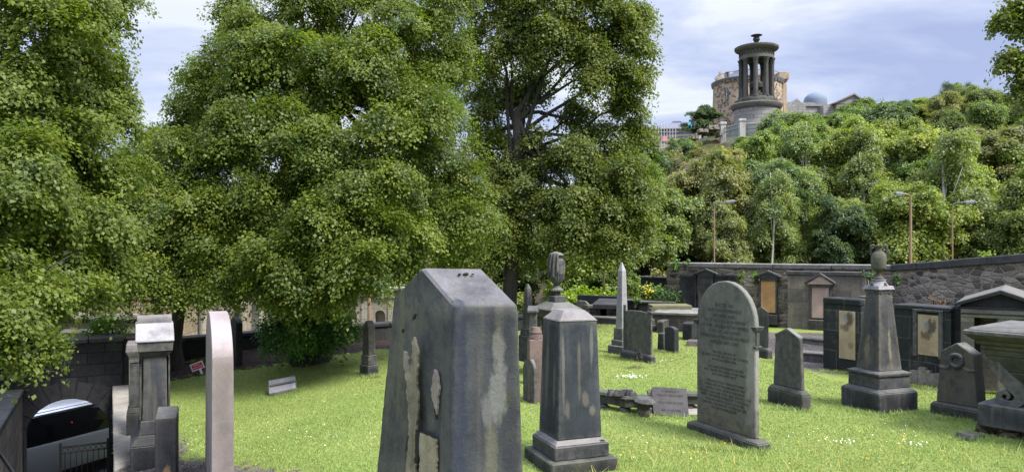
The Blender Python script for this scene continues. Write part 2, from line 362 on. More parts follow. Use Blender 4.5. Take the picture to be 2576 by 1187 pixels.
m_mid = kstone(0.85, "mid_grey_stone", (0.075, 0.075, 0.076), (0.026, 0.028, 0.032), (0.16, 0.155, 0.145), 0.7, (0.19, 0.19, 0.18), 0.15, 0.1, vs=0.5,)
m_tap = kstone(0.85, "monument_stone", (0.06, 0.063, 0.068), (0.026, 0.029, 0.036), (0.18, 0.16, 0.12), 0.35, (0.2, 0.195, 0.19), 0.2, 0.05, fine=0.6, vs=0.6,
    patches=[((-0.5, 0.02, 1.0), (0.5, 0.09, 0.42), (0.22, 0.19, 0.13), 0.75), ((0.02, -0.5, 1.0), (0.045, 0.5, 0.5), (0.24, 0.21, 0.15), 0.75), ((0.0, -0.5, 0.72), (0.2, 0.5, 0.11), (0.15, 0.14, 0.12), 0.6), ((-.5, 0.1, 0.72), (0.5, 0.2, 0.13), (0.15, 0.14, 0.12), 0.6)])
m_sarc = kstone(0.85, "green_grey_stone", (0.055, 0.058, 0.047), (0.03, 0.032, 0.028), (0.10, 0.095, 0.07), 0.4, (0.15, 0.15, 0.15), 0.1, 0.35)
m_pink = stone("pink_granite", (0.22, 0.185, 0.18), (0.165, 0.142, 0.138), (0.28, 0.245, 0.24), 0.15, (0.36, 0.31, 0.32), 1.0, spotcol=(0.11, 0.125, 0.12), fine=0.9, bstr=0.35,
    patches=[((0.1, 0.1, 1.72), (0.6, 2, 0.35), (0.33, 0.285, 0.29), 0.5)])
m_red = stone("red_granite", (0.15, 0.10, 0.088), (0.09, 0.065, 0.06), (0.2, 0.15, 0.135), 0.2, None, 0.3)
m_ink = plain("lettering_groove", (0.03, 0.03, 0.032), 0.95, 0.1)
m_ink2 = plain("lettering_grey", (0.05, 0.052, 0.056), 0.95, 0.1)
m_ashd = masonry("dark_ashlar", (0.02, 0.021, 0.024), (0.033, 0.033, 0.036), (0.012, 0.012, 0.013), 0.62, 0.235, 0.012, 0.4, (0.012, 0.012, 0.015), 0.6, pale=(0.10, 0.1, 0.105), palef=0.08)
m_lowwall = masonry("dark_low_wall", (0.025, 0.027, 0.028), (0.04, 0.042, 0.038), (0.012, 0.012, 0.012), 1.1, 0.36, 0.012, 0.5, (0.014, 0.015, 0.015), 0.5)
m_retl = masonry("brown_grey_ashlar", (0.26, 0.225, 0.195), (0.19, 0.17, 0.155), (0.11, 0.1, 0.09), 0.7, 0.32, 0.01, 0.5, (0.08, 0.075, 0.072), 0.5, pale=(0.42, 0.39, 0.37), palef=0.5)
m_coping = stone("stone_coping", (0.2, 0.185, 0.165), (0.11, 0.10, 0.095), (0.3, 0.28, 0.25), 0.2, (0.24, 0.225, 0.2), 0.3)
m_pcap = stone("lilac_grey_cap", (0.2, 0.19, 0.205), (0.1, 0.1, 0.105), (0.3, 0.29, 0.3), 0.2, (0.32, 0.31, 0.33), 0.2)
m_tomb = masonry("soot_black_ashlar", (0.02, 0.024, 0.026), (0.035, 0.04, 0.042), (0.085, 0.08, 0.07), 0.5, 0.42, 0.012, 0.45, (0.014, 0.015, 0.017), 0.5, off=0.35, pale=(0.22, 0.2, 0.16), palef=0.18)
m_ash = masonry("stained_ashlar", (0.22, 0.195, 0.16), (0.11, 0.1, 0.092), (0.13, 0.12, 0.105), 0.72, 0.42, 0.01, 0.42, (0.04, 0.038, 0.04), 0.4, off=0.4, pale=(0.3, 0.27, 0.18), palef=0.4)
m_panel = stone("ochre_panel", (0.42, 0.33, 0.22), (0.33, 0.24, 0.15), (0.5, 0.41, 0.29), 0.3, None, 0.25, patches=[((0.05, 0, 1.08), (0.15, 0.5, 0.14), (0.035, 0.033, 0.036), 0.8, 12, 1.5), ((-0.03, 0, 0.93), (0.14, 0.5, 0.10), (0.07, 0.045, 0.035), 0.7, 16, 1.6), ((-0.06, 0, 1.1), (0.1, 0.5, 0.12), (0.33, 0.32, 0.31), 0.6, 12, 1.2), ((0.1, 0, 0.55), (0.08, 0.5, 0.08), (0.2, 0.12, 0.08), 0.6, 20, 1.4)], spotcol=(0.3, 0.2, 0.12))
m_orange = stone("orange_panel", (0.55, 0.3, 0.12), (0.38, 0.21, 0.1), (0.6, 0.4, 0.22), 0.3, None, 0.3, spotcol=(0.2, 0.12, 0.06))
m_pinkp = stone("pinkish_tablet", (0.42, 0.3, 0.25), (0.31, 0.23, 0.2), (0.5, 0.38, 0.32), 0.3, None, 0.2)
m_rub1 = rubble("rubble_masonry_back", [(0.21, 0.185, 0.15), (0.31, 0.275, 0.23), (0.11, 0.095, 0.083), (0.35, 0.31, 0.26), (0.06, 0.054, 0.052), (0.24, 0.2, 0.155)], (0.34, 0.3, 0.255), 2.6, 3.2, 0.10, 1.0, 1.0)
m_rub2 = rubble("rubble_masonry_side", [(0.2, 0.172, 0.15), (0.29, 0.25, 0.22), (0.09, 0.075, 0.07), (0.33, 0.29, 0.25), (0.06, 0.05, 0.05), (0.23, 0.19, 0.15)], (0.36, 0.315, 0.275), 2.6, 3.4, 0.11, 1.0, 1.0)
m_encl = masonry("stained_plinth", (0.05, 0.048, 0.045), (0.13, 0.115, 0.1), (0.03, 0.03, 0.03), 0.5, 0.3, 0.012, 0.5, (0.02, 0.02, 0.022), 0.6, pale=(0.32, 0.26, 0.22), palef=0.55)
m_capw = stone("wall_coping", (0.10, 0.10, 0.10), (0.05, 0.05, 0.052), (0.2, 0.19, 0.18), 0.2, (0.24, 0.24, 0.225), 0.3, bstr=0.4)
m_capd = stone("dark_wall_coping", (0.04, 0.04, 0.044), (0.022, 0.022, 0.026), (0.1, 0.1, 0.1), 0.2, (0.13, 0.13, 0.12), 0.3, bstr=0.4)
m_roofst = stone("grey_roof_slab", (0.10, 0.10, 0.095), (0.06, 0.06, 0.06), (0.16, 0.155, 0.14), 0.3, (0.13, 0.13, 0.12), 0.3)
m_cream = masonry("cream_ashlar", (0.42, 0.36, 0.29), (0.33, 0.29, 0.25), (0.2, 0.18, 0.16), 0.9, 0.42, 0.012, 0.25, (0.15, 0.13, 0.12), 0.3)
m_tan = masonry("tan_ashlar", (0.3, 0.23, 0.15), (0.22, 0.17, 0.12), (0.1, 0.08, 0.06), 0.9, 0.4, 0.012, 0.4, (0.07, 0.06, 0.05), 0.3)
m_arch = stone('arch_stone', (0.03, 0.03, 0.032), (0.016, 0.017, 0.019), (0.055, 0.054, 0.055), .3, None, .15)
m_iron = plain("black_iron", (0.012, 0.012, 0.014), 0.45, 0.5)
# ---------------------------------------------------------------- ground
def inpit(x, y):   # the sunk passage to the arch
    q = Vector((x + 8.0, y - 15.2)); s_ = q.x * 0.48 + q.y * -0.88; t_ = -(q.x * 0.88 + q.y * 0.48)
    return 0.12 < t_ < 1.80 and -0.6 < s_ < 9.5
def inpit_np(x, y):
    qx, qy = x + 8.0, y - 15.2; s_ = qx * 0.48 - qy * 0.88; t_ = -(qx * 0.88 + qy * 0.48)
    return ((0.15 < t_) & (t_ < 1.78) & (-0.6 < s_) & (s_ < 9.5)) | ((s_ < -.15) & (t_ > -.2) & (x < -7.4) & (x > -40) & (y < 30))
def axis(segs):
    o = []
    for a, b, st in segs: o += list(np.arange(a, b, st))
    return np.array(o + [segs[-1][1]])
gx = axis([(-420, -60, 30), (-60, -16, 2), (-16, 14, .12), (14, 70, 1.6), (70, 500, 30)])
gy = axis([(-60, -4, 8), (-4, 5, .6), (5, 26, .12), (26, 32, .4), (32, 120, 1.8), (120, 900, 40)])
XX, YY = np.meshgrid(gx, gy); ZZ = g(XX, YY)
ZZ = ZZ + np.where((YY > 32) & (XX > 6), 0.35 * np.sin(XX * 0.6 + YY * .4) * np.sin(YY * 0.45), 0)
V = np.stack([XX.ravel(), YY.ravel(), ZZ.ravel()], 1); nx_, ny_ = len(gx), len(gy)
i0 = (np.arange(ny_ - 1)[:, None] * nx_ + np.arange(nx_ - 1)[None]).ravel()
Q = np.stack([i0, i0 + 1, i0 + nx_ + 1, i0 + nx_], 1)
cx_ = V[Q].mean(1); Q = Q[~inpit_np(cx_[:, 0], cx_[:, 1])]
def npmesh(name, V, Q, attrs=None, dom='POINT'):
    me = bpy.data.meshes.new(name); me.vertices.add(len(V)); me.vertices.foreach_set('co', np.ascontiguousarray(V, np.float32).ravel())
    k = Q.shape[1]; me.loops.add(Q.size); me.loops.foreach_set('vertex_index', np.ascontiguousarray(Q, np.int32).ravel())
    me.polygons.add(len(Q)); me.polygons.foreach_set('loop_start', np.arange(0, Q.size, k, dtype=np.int32))
    try: me.polygons.foreach_set('loop_total', np.full(len(Q), k, np.int32))
    except Exception: pass
    for n, a in (attrs or {}).items():
        at = me.attributes.new(n, 'FLOAT', dom); at.data.foreach_set('value', np.ascontiguousarray(a, np.float32))
    me.update(); me.validate(); return me
def poly_dist(pts, X, Y):   # signed: >0 inside, metres
    P = np.array(pts); n = len(P); d = np.full(X.shape, 1e9); ins = np.zeros(X.shape, bool)
    for i in range(n):
        a = P[i]; b = P[(i + 1) % n]; e = b - a; t = np.clip(((X - a[0]) * e[0] + (Y - a[1]) * e[1]) / (e @ e), 0, 1)
        d = np.minimum(d, np.hypot(X - a[0] - t * e[0], Y - a[1] - t * e[1]))
        c = ((a[1] > Y) != (b[1] > Y)) & (X < (b[0] - a[0]) * (Y - a[1]) / (b[1] - a[1] + 1e-12) + a[0]); ins ^= c
    return np.where(ins, d, -d)
def gp(lst): return [tuple(G(*p)[:2]) for p in lst]
mulchP = gp([(330, 985), (420, 958), (520, 942), (600, 932), (700, 915), (800, 898), (905, 886), (985, 876)]) + [(-1.2, 21.0), (-3.3, 21.2), (-7.2, 17.8), (-8.4, 16.2)]
gravP = gp([(430, 1100), (452, 1085), (470, 1150), (560, 1165), (640, 1173), (700, 1190)]) + [(-2.4, 8.7), (-2.6, 7.0), (-5.3, 7.0), (-5.9, 10.5)]
grav2P = gp([(2020, 925), (2075, 940), (2100, 940)]) + [(7.6, 15.2), (9.5, 16.5), (11.6, 22), (6.8, 22.6), (6.3, 19.5), (6.2, 17.2)]
enclP = [(0.9, 25.0), (4.2, 24.3), (5.0, 22.6), (6.7, 22.0), (6.9, 30), (0.8, 30)]
mul = np.maximum(poly_dist(mulchP, XX, YY), poly_dist(enclP, XX, YY) ).ravel()
gra = np.maximum(poly_dist(gravP, XX, YY), poly_dist(grav2P, XX, YY)).ravel()
me = npmesh('lawn', V, Q, {'mul': np.clip(mul, -2, 2), 'gra': np.clip(gra, -2, 2)})
mg = newmat("lawn_grass"); s = NB(mg)
c = s.node('ShaderNodeTexCoord').outputs['Object']
n1 = s.noise(c, 0.55, 6, 0.6); n2 = s.noise(c, 3.2, 7, 0.72); n3 = s.noise(c, 45, 3, 0.7)
col = s.mix(s.rng(n1, 0.35, 0.65, 0, 1), (0.19, 0.26, 0.06), (0.24, 0.29, 0.08))
col = s.mix(s.math('MULTIPLY', s.ramp(n2, 0.55, 0.75), 0.65), col, (0.30, 0.25, 0.11))
n4 = s.noise(c, 1.1, 5, 0.6); col = s.mix(s.math('MULTIPLY', s.ramp(n4, 0.55, 0.7), 0.5), col, (0.12, 0.22, 0.045))
col = s.mix(1, col, s.ramp(n3, 0.25, 0.75, (0.55,) * 3, (1.45,) * 3), 'MULTIPLY')
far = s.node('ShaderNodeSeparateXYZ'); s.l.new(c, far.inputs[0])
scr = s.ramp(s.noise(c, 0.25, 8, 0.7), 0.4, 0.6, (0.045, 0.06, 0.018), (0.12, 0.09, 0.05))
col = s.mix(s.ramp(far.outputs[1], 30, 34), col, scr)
jit = s.rng(s.noise(c, 5, 5, 0.7), 0.2, 0.8, -0.35, 0.35)
def am(n): 
    a = s.node('ShaderNodeAttribute'); a.attribute_name = n; return s.math('ADD', a.outputs['Fac'], jit)
mm = s.ramp(am('mul'), -0.03, 0.1); gg = s.ramp(am('gra'), -0.08, 0.08)
mc = s.mix(s.ramp(s.noise(c, 26, 5, 0.75), 0.35, 0.7), (0.022, 0.016, 0.015), (0.075, 0.055, 0.05)); mc = s.mix(s.ramp(s.noise(c, 70, 3, .8), 0.62, 0.7), mc, (0.17, 0.14, 0.12))
vg = s.node('ShaderNodeTexVoronoi'); s.put(vg.inputs['Vector'], c); vg.inputs['Scale'].default_value = 42
sg = s.node('ShaderNodeSeparateColor'); s.l.new(vg.outputs['Color'], sg.inputs[0])
gc = s.mix(sg.outputs[0], (0.12, 0.105, 0.095), (0.36, 0.32, 0.3)); gc = s.mix(s.ramp(vg.outputs['Distance'], 0.35, 0.6), gc, (0.07, 0.06, 0.055))
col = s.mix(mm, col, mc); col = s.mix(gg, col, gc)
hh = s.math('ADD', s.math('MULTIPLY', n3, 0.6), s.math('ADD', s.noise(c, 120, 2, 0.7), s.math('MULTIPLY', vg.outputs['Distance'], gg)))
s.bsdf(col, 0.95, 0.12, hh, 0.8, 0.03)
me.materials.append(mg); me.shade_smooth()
lawn = bpy.data.objects.new('lawn', me); COL.objects.link(lawn); struct(lawn)
# passage and street
m_pave = masonry("street_paving", (0.09, 0.085, 0.08), (0.12, 0.115, 0.11), (0.04, 0.04, 0.04), 0.6, 0.4, 0.01, 0.3)
m_asph = plain("asphalt", (0.05, 0.05, 0.052), 0.9, 0.2, 0, 0.2, 40)
Pt = lambda s_, t_: (-8.0 + 0.48 * s_ - 0.88 * t_, 15.2 - 0.88 * s_ - 0.48 * t_)
b = B(); q = [Pt(-0.8, -0.2), Pt(-0.8, 2.2), Pt(10, 2.2), Pt(10, -0.2)]
b.add([(x, y, -3.05) for x, y in q] + [(x, y, -2.95) for x, y in q], [(0, 1, 2, 3), (4, 5, 6, 7), (0, 1, 5, 4), (1, 2, 6, 5), (2, 3, 7, 6), (3, 0, 4, 7)])
struct(obj('passage_pavement', b, m_pave))
b = B().add([(-45, 10.0, -2.93), (-14, 11.5, -2.93), (-7.6, 16.4, -2.93), (-3.2, 21.9, -2.93), (-3.4, 60, -2.93), (-45, 60, -2.93)], [(0, 1, 2, 3, 4, 5)])
struct(obj('street', b, m_asph))
# ---------------------------------------------------------------- walls about the passage
WR = math.atan2(0.48, 0.88)       # arch wall direction
def arch_poly(x0, x1, z0, z1, c, r, zs, seg=18):
    # outline of a wall with an arched opening (local x, z); opening centre c radius r spring zs
    p = [(x0, z0), (x0, z1), (x1, z1), (x1, z0), (c + r, z0)]
    p += [(c + r * math.cos(math.pi * i / seg), zs + r * math.sin(math.pi * i / seg)) for i in range(seg + 1)]
    p += [(c - r, z0)]
    return p
t = thing('arch_wall', 'soot-black ashlar wall pierced by a round arch over the sunken passage', 'wall', (-8.0, 15.2, 0), WR)
body = B()
# local x: along wall (negative = left); build as left pier, right pier, top with arch soffit
c_, r_, zs_ = -0.96, 0.74, -1.17
seg = 20
top = 0.66
arc = [(c_ + r_ * math.cos(math.pi * i / seg), zs_ + r_ * math.sin(math.pi * i / seg)) for i in range(seg + 1)]
body.box(-7, c_ - r_, 0, 0.6, -3.0, top); body.box(c_ + r_, 0.0, 0, 0.6, -3.0, top)
for i in range(seg):
    (xa, za), (xb, zb) = arc[i], arc[i + 1]
    body.prism([(xa, za), (xb, zb), (xb, top), (xa, top)], 0, 0.6)
obj('wall_face', body, m_ashd, t)
vs = B()
for i in range(11):
    a0 = math.pi * i / 11 + .012; a1 = math.pi * (i + 1) / 11 - .012; ro = r_ + (0.42 if i % 2 else 0.34)
    pts = [(c_ + r_ * math.cos(a0), zs_ + r_ * math.sin(a0)), (c_ + ro * math.cos(a0), zs_ + ro * math.sin(a0)), (c_ + ro * math.cos(a1), zs_ + ro * math.sin(a1)), (c_ + r_ * math.cos(a1), zs_ + r_ * math.sin(a1))]
    vs.prism(pts, -0.006, 0.3)
obj('arch_stones', vs, m_arch, t, bevel=0.008)
cp = B()
for i in range(9): cp.box(-7 + i * .8, -7 + (i + 1) * .8 - 0.012 if i < 8 else 0.02, -0.06, 0.66, top, top + 0.09)
obj('coping', cp, m_capd, t, bevel=0.015, rough=0.006, sub=0.15)
def wall_between(name, label, p0, p1, th, m, z0, z1, mcap=None, caph=0.12, over=0.05, capn=1.0, group=None, rough=0.0, capz0=None, cat='wall', blk=0.012):
    d = Vector((p1[0] - p0[0], p1[1] - p0[1], 0)); L = d.length; rz = math.atan2(d.y, d.x)
    t = thing(name, label, cat, (p0[0], p0[1], 0), rz, group)
    za = z1 if not isinstance(z1, tuple) else z1[0]; zb = z1 if not isinstance(z1, tuple) else z1[1]
    b = B(); b.prism([(0, z0), (0, za), (L, zb), (L, z0)], 0, th); obj('wall_face', b, m, t)
    if mcap:
        n = max(1, round(L / capn)); b = B()
        for i in range(n):
            a, e = i / n, (i + 1) / n; g1 = blk / L if i < n - 1 else 0
            j = random.uniform(-.006, .006)
            b.prism([(a * L, za + (zb - za) * a + j), (a * L, za + (zb - za) * a + caph + j), ((e - g1) * L, za + (zb - za) * e + caph + j), ((e - g1) * L, za + (zb - za) * e + j)], -over, th + over)
        obj('coping', b, mcap, t, bevel=0.02, rough=rough, sub=0.2)
    return t, L
# left retaining wall of the passage (seen) and the right one (only its coping seen)
p0 = Pt(0.0, 1.72); p1 = Pt(9.0, 1.72)
t = thing('retaining_wall', 'brown-grey retaining wall on the left side of the passage, streaked with pale lime', 'wall', (p0[0], p0[1], 0), WR - R(90))
b = B().box(0, 9, -0.5, 0.0, -3.0, -0.26); obj('wall_face', b, m_retl, t)
b = B()
for i in range(9): b.box(i, i + .99, -0.55, 0.03, -0.26, -0.16)
obj('coping', b, m_capd, t, bevel=0.015)
p0 = Pt(-0.02, 0.16)
t = thing('retaining_wall', 'pale stone coping of the retaining wall running beside the slim grave pillars', 'wall', (p0[0], p0[1], 0), WR - R(90))
b = B(); b.prism([(0, -3), (0, -0.33), (9, -0.86), (9, -3)], 0.0, 0.42); obj('wall_face', b, m_retl, t)
b = B()
for i in range(9):
    za = -0.33 - 0.53 / 9 * i
    b.prism([(i, za), (i, za + .09), (i + .985, za + .035), (i + .985, za - .055)], -0.03, 0.46)
obj('coping', b, m_coping, t, bevel=0.015, rough=0.008, sub=0.15)
# low boundary wall: four runs, one wall
t = thing('boundary_wall', 'low soot-dark boundary wall behind the bark bed on the left', 'wall', (-7.95, 15.6, 0))
pl = [(-7.98, 15.25), (-7.7, 17.4), (-6.0, 18.9), (-3.4, 20.6), (0.9, 23.4)]
tops = [0.60, 0.36, 0.36, 0.38, 0.36]
bw_, bc_ = B(), B()
for i in range(len(pl) - 1):
    a, e = Vector(pl[i]), Vector(pl[i + 1]); d = (e - a).normalized(); n = Vector((-d.y, d.x)) * 0.36
    o0 = Vector((-7.95, 15.6))
    P = [a - o0, e - o0, e - o0 + n, a - o0 + n]
    zt = [tops[i], tops[i + 1], tops[i + 1], tops[i]]
    bw_.add([(p.x, p.y, -3.0) for p in P] + [(p.x, p.y, z) for p, z in zip(P, zt)], [(3, 2, 1, 0), (4, 5, 6, 7), (0, 1, 5, 4), (1, 2, 6, 5), (2, 3, 7, 6), (3, 0, 4, 7)])
    k = max(2, round((e - a).length / 1.0)); n2 = n.normalized()
    for j in range(k):
        f0, f1 = j / k, (j + 1) / k - 0.008
        A = a + (e - a) * f0 - o0 - n2 * .05; E = a + (e - a) * f1 - o0 - n2 * .05; A2 = A + n2 * .46; E2 = E + n2 * .46
        za, zb = tops[i] + (tops[i + 1] - tops[i]) * f0 + .004, tops[i] + (tops[i + 1] - tops[i]) * f1 + .004
        bc_.add([(A.x, A.y, za), (E.x, E.y, zb), (E2.x, E2.y, zb), (A2.x, A2.y, za), (A.x, A.y, za + .1), (E.x, E.y, zb + .1), (E2.x, E2.y, zb + .1), (A2.x, A2.y, za + .1)], [(3, 2, 1, 0), (4, 5, 6, 7), (0, 1, 5, 4), (1, 2, 6, 5), (2, 3, 7, 6), (3, 0, 4, 7)])
obj('wall_face', bw_, m_lowwall, t); obj('coping', bc_, m_blk, t, bevel=0.015)
# iron gate in the arch, handrail
t = thing('iron_gate', 'black iron gate with rings along its top rail, half across the arch', 'gate', (*Pt(-0.03, 0.24), -2.95), WR + math.pi)
H = 1.55
b = B().box(0, 0.045, -.02, .02, 0, H + .1); obj('gate_post', b, m_iron, t); obj('gate_post', B().box(0.83, 0.875, -.02, .02, 0, H + .1), m_iron, t)
[obj('rail', B().box(0.045, 0.83, -.014, .014, za, zc), m_iron, t) for za, zc in ((H, H + .03), (H - .12, H - .095), (.1, .13))]
b = B()
for i in range(8):
    x = 0.09 + i * 0.098
    b.tube([(x, 0, 0.1), (x, 0, H - .1)], 0.009, 6)
obj('bars', b, m_iron, t)
b = B()
for i in range(8):
    x = 0.09 + i * 0.098
    b.tube([(x + .042 * math.cos(k * math.pi / 8), 0, H - .0475 + .042 * math.sin(k * math.pi / 8)) for k in range(17)], 0.007, 5, False)
obj('rings', b, m_iron, t, smooth=True)
a = U(-40, 1080, 11.2); e_ = U(28, 1180, 10.6); e2 = U(50, 1215, 10.4)
b = B().tube([a, e_, e2], 0.03, 8)
b.tube([e2, (e2.x, e2.y, -1.9)], 0.025, 8)
tag(obj('handrail', b, m_iron, smooth=True), 'black iron handrail sloping down at the bottom left corner', 'handrail')
# van
m_vans = plain("silver_paint", (0.36, 0.37, 0.39), 0.4, 0.5, 0.15, 0.04, 3, 0.0, 0.6)
m_vglass = plain("black_window_glass", (0.006, 0.006, 0.008), 0.06, 0.6, 0, 0.05, 3, 0.0, 1.0)
m_vroof = plain("van_roof_sky_sheen", (0.75, 0.78, 0.85), 0.22, 0.5, 0.3, 0.03, 3, 0.0, 1.0)  # pale blue-white base colour carries the sky reflected in the roof
m_rub = plain("tyre_rubber", (0.015, 0.015, 0.015), 0.85)
m_chrome = plain("polished_trim", (0.75, 0.76, 0.8), 0.2, 0.6, 0.9, 0.03, 3, 0.0)
vx, vy = -11.5, 14.85
t = thing('parked_van', 'silver van with blacked-out windows parked beyond the arch', 'van', (vx, vy, -2.93), math.atan2(0.92, 0.38) )
# local x = length (away), y<0 side is the side facing the arch
Lv, Wv = 5.9, 1.85
prof = [(0.05, 0.3), (0.0, 0.95), (0.18, 1.02), (Lv - 0.1, 1.02), (Lv, 0.9), (Lv - .05, 0.3)]
b = B().prism(prof, 0, Wv); obj('body', b, m_vans, t, bevel=0.04, seg=2, smooth=True)
prof = [(0.12, 1.022), (0.55, 1.62), (0.8, 1.66), (Lv - .35, 1.66), (Lv - .12, 1.022)]
b = B(); n = len(prof)
v = [(x, 0.02 + (z - 1.02) * .14, z) for x, z in prof] + [(x, Wv - 0.02 - (z - 1.02) * .14, z) for x, z in prof]
b.add(v, [tuple(range(n)), tuple(range(2 * n - 1, n - 1, -1))] + [(i, i + n, (i + 1) % n + n, (i + 1) % n) for i in range(n)])
obj('window_band', b, m_vglass, t, bevel=0.03, seg=2, smooth=True)
b = B(); b.fr((0.62, Lv - .4, .12, Wv - .12, 1.664), (0.8, Lv - .55, .3, Wv - .3, 1.76)); obj('roof', b, m_vroof, t, bevel=0.03, smooth=True)
b = B().tube([(0.7, 0.12, 1.70), (0.85, 0.12, 1.745), (Lv - .7, 0.12, 1.745), (Lv - .5, 0.12, 1.70)], 0.018, 8); obj('roof_rail', b, m_chrome, t, smooth=True)
for wx in (0.9, Lv - .95):
    b = B().lathe([(0.0, 0), (0.31, 0), (0.33, .04), (0.33, .18), (0.31, .22), (0, .22)], 24); 
    wh = obj('wheel', b, m_rub, t, smooth=True); wh.location = (wx, -0.01, 0.33); wh.rotation_euler = (R(-90), 0, 0)
    b = B().lathe([(0, -.012), (0.2, -.012), (0.21, .02), (0, .02)], 16); obj('rim', b, m_chrome, wh, smooth=True)
mr = newmat("red_glint_glow"); s = NB(mr); s.bsdf((0.4, 0.02, 0.02), 0.3, 0.5, Emission_Color=(1, 0.05, 0.03, 1), Emission_Strength=0.15)
rl = obj('red_glint', B().lathe([(0, 0), (.012, 0), (.014, .02), (0, .025)], 10, (2.9, 0.05, 1.36)), mr, t)  # added glowing dot painting a red reflection in the van window
# ---------------------------------------------------------------- grave monuments
class Fit:
    """plinth whose nearest bottom corner is at (nx, by) on the ground, left/right ends at lx, rx"""
    def __init__(s, nx, by, lx, rx, a=None, square=False, w=None, d=None, Y=None, sink=0.05):
        P = G(nx, by) if Y is None else U(nx, by, Y)
        s.P = P; s.Y = P.y
        def dims(a):
            tl, tr = (lx - CX) / F, (rx - CX) / F
            d_ = (P.x - tl * P.y) / (tl * math.sin(a) + math.cos(a)); w_ = (tr * P.y - P.x) / (math.sin(a) - tr * math.cos(a))
            return w_, d_
        if square:
            lo, hi = R(8), R(82)
            for _ in range(50):
                m = (lo + hi) / 2; w_, d_ = dims(m)
                if w_ > d_ : lo = m
                else: hi = m
            a = lo
        else: a = R(a)
        s.w, s.d = dims(a)
        if w: s.w = w
        if d: s.d = d
        s.a = a; s.rz = math.pi / 2 - a
        Rv = Vector((math.sin(a), math.cos(a), 0)); L = Vector((-math.cos(a), math.sin(a), 0))
        s.c = P + Rv * s.w / 2 + L * s.d / 2; s.z = P.z
        s.loc = (s.c.x, s.c.y, P.z - sink); s.sink = sink
    def h(s, py, dy=0.0): return CH - (py - HY) / F * (s.Y + dy) - s.z + s.sink
def T(name, label, cat, f, group=None, tilt=(0, 0)): return thing(name, label, cat, f.loc, f.rz, group, tilt)
def outline(L, z0, z1, kind, batter=0.0, sh=0.0, shz=0.0, n=14):
    h = L / 2; t = h - batter
    if kind == 'flat': return [(-h, z0), (h, z0), (t, z1), (-t, z1)]
    if kind == 'gable': return [(-h, z0), (h, z0), (t, z1 - shz), (0.0, z1), (-t, z1 - shz)]
    if kind == 'round':
        r = shz or t; p = [(-h, z0), (h, z0)]
        return p + [(t * math.cos(math.pi * i / n), z1 - r + r * math.sin(math.pi * i / n)) for i in range(n + 1)]
    if kind == 'shoulder':
        r = t - sh; p = [(-h, z0), (h, z0), (t, z1 - r - .0), (t, z1 - r)]
        return p + [(r * math.cos(math.pi * i / n), z1 - r + r * math.sin(math.pi * i / n)) for i in range(n + 1)] + [(-t, z1 - r)]
    if kind == 'clip': return [(-h, z0), (h, z0), (t, z1 - shz), (t - sh, z1), (-t + sh, z1), (-t, z1 - shz)]
def text(name, lines, m, parent, width, z_top, lh, y, x=0.0, size=None, rot=(R(90), 0, 0), ext=0.002):
    """lettering made into ONE mesh; lines = list of (string, fraction of width)"""
    vs, fs = [], []
    for i, (tx, fr) in enumerate(lines):
        if not tx: continue
        cu = bpy.data.curves.new('t', 'FONT'); cu.body = tx; cu.align_x = 'CENTER'; cu.size = 1; cu.resolution_u = 1
        o = bpy.data.objects.new('t', cu); me = bpy.data.meshes.new_from_object(o)
        co = np.array([v.co[:] for v in me.vertices])
        if len(co):
            sx = width * fr / max(1e-6, co[:, 0].max() - co[:, 0].min()); sy = (size or lh * 0.72) / 0.72
            n = len(vs)
            mid = (co[:, 0].max() + co[:, 0].min()) / 2
            vs += [((p[0] - mid) * sx, p[1] * sy - i * lh, 0) for p in co]; fs += [tuple(k + n for k in p.vertices) for p in me.polygons]
        bpy.data.objects.remove(o); bpy.data.curves.remove(cu); bpy.data.meshes.remove(me)
    me = rawmesh(name, vs, fs); me.materials.append(m)
    o = bpy.data.objects.new(name, me); COL.objects.link(o); o.parent = parent; o.location = (x, y, z_top); o.rotation_euler = rot
    return o
# 1. the big foreground stone -------------------------------------------------
D = 3.4
A = U(1142, 767, D); C = U(990, 745, D * 147 / 125); E = U(1306, 766, 3.47); E.z = A.z - 0.004; C.z = A.z
r1 = (A + C) / 2; r1.z = CH - 52 / F * r1.y; dAE = E - A; r2 = r1 + dAE; r2.z = r1.z - .006; E2 = C + dAE
O = Vector((A.x, A.y, 0))
t = thing('pillar_gravestone', 'huge weathered grey gravestone nearest the camera with a pitched top and flaking ochre face', 'gravestone', (O.x, O.y, 0))
ch = Vector((0.0, 0.0, 0))
Ab, Eb, E2b, Cb = A + Vector((-.035, -.05, -A.z)), E + Vector((.06, -.05, -E.z)), E2 + Vector((.06, .08, -E2.z)), C + Vector((-.24, .06, -C.z))
v = [Ab, Eb, E2b, Cb, A, E, E2, C, r1, r2]; v = [p - O for p in v]
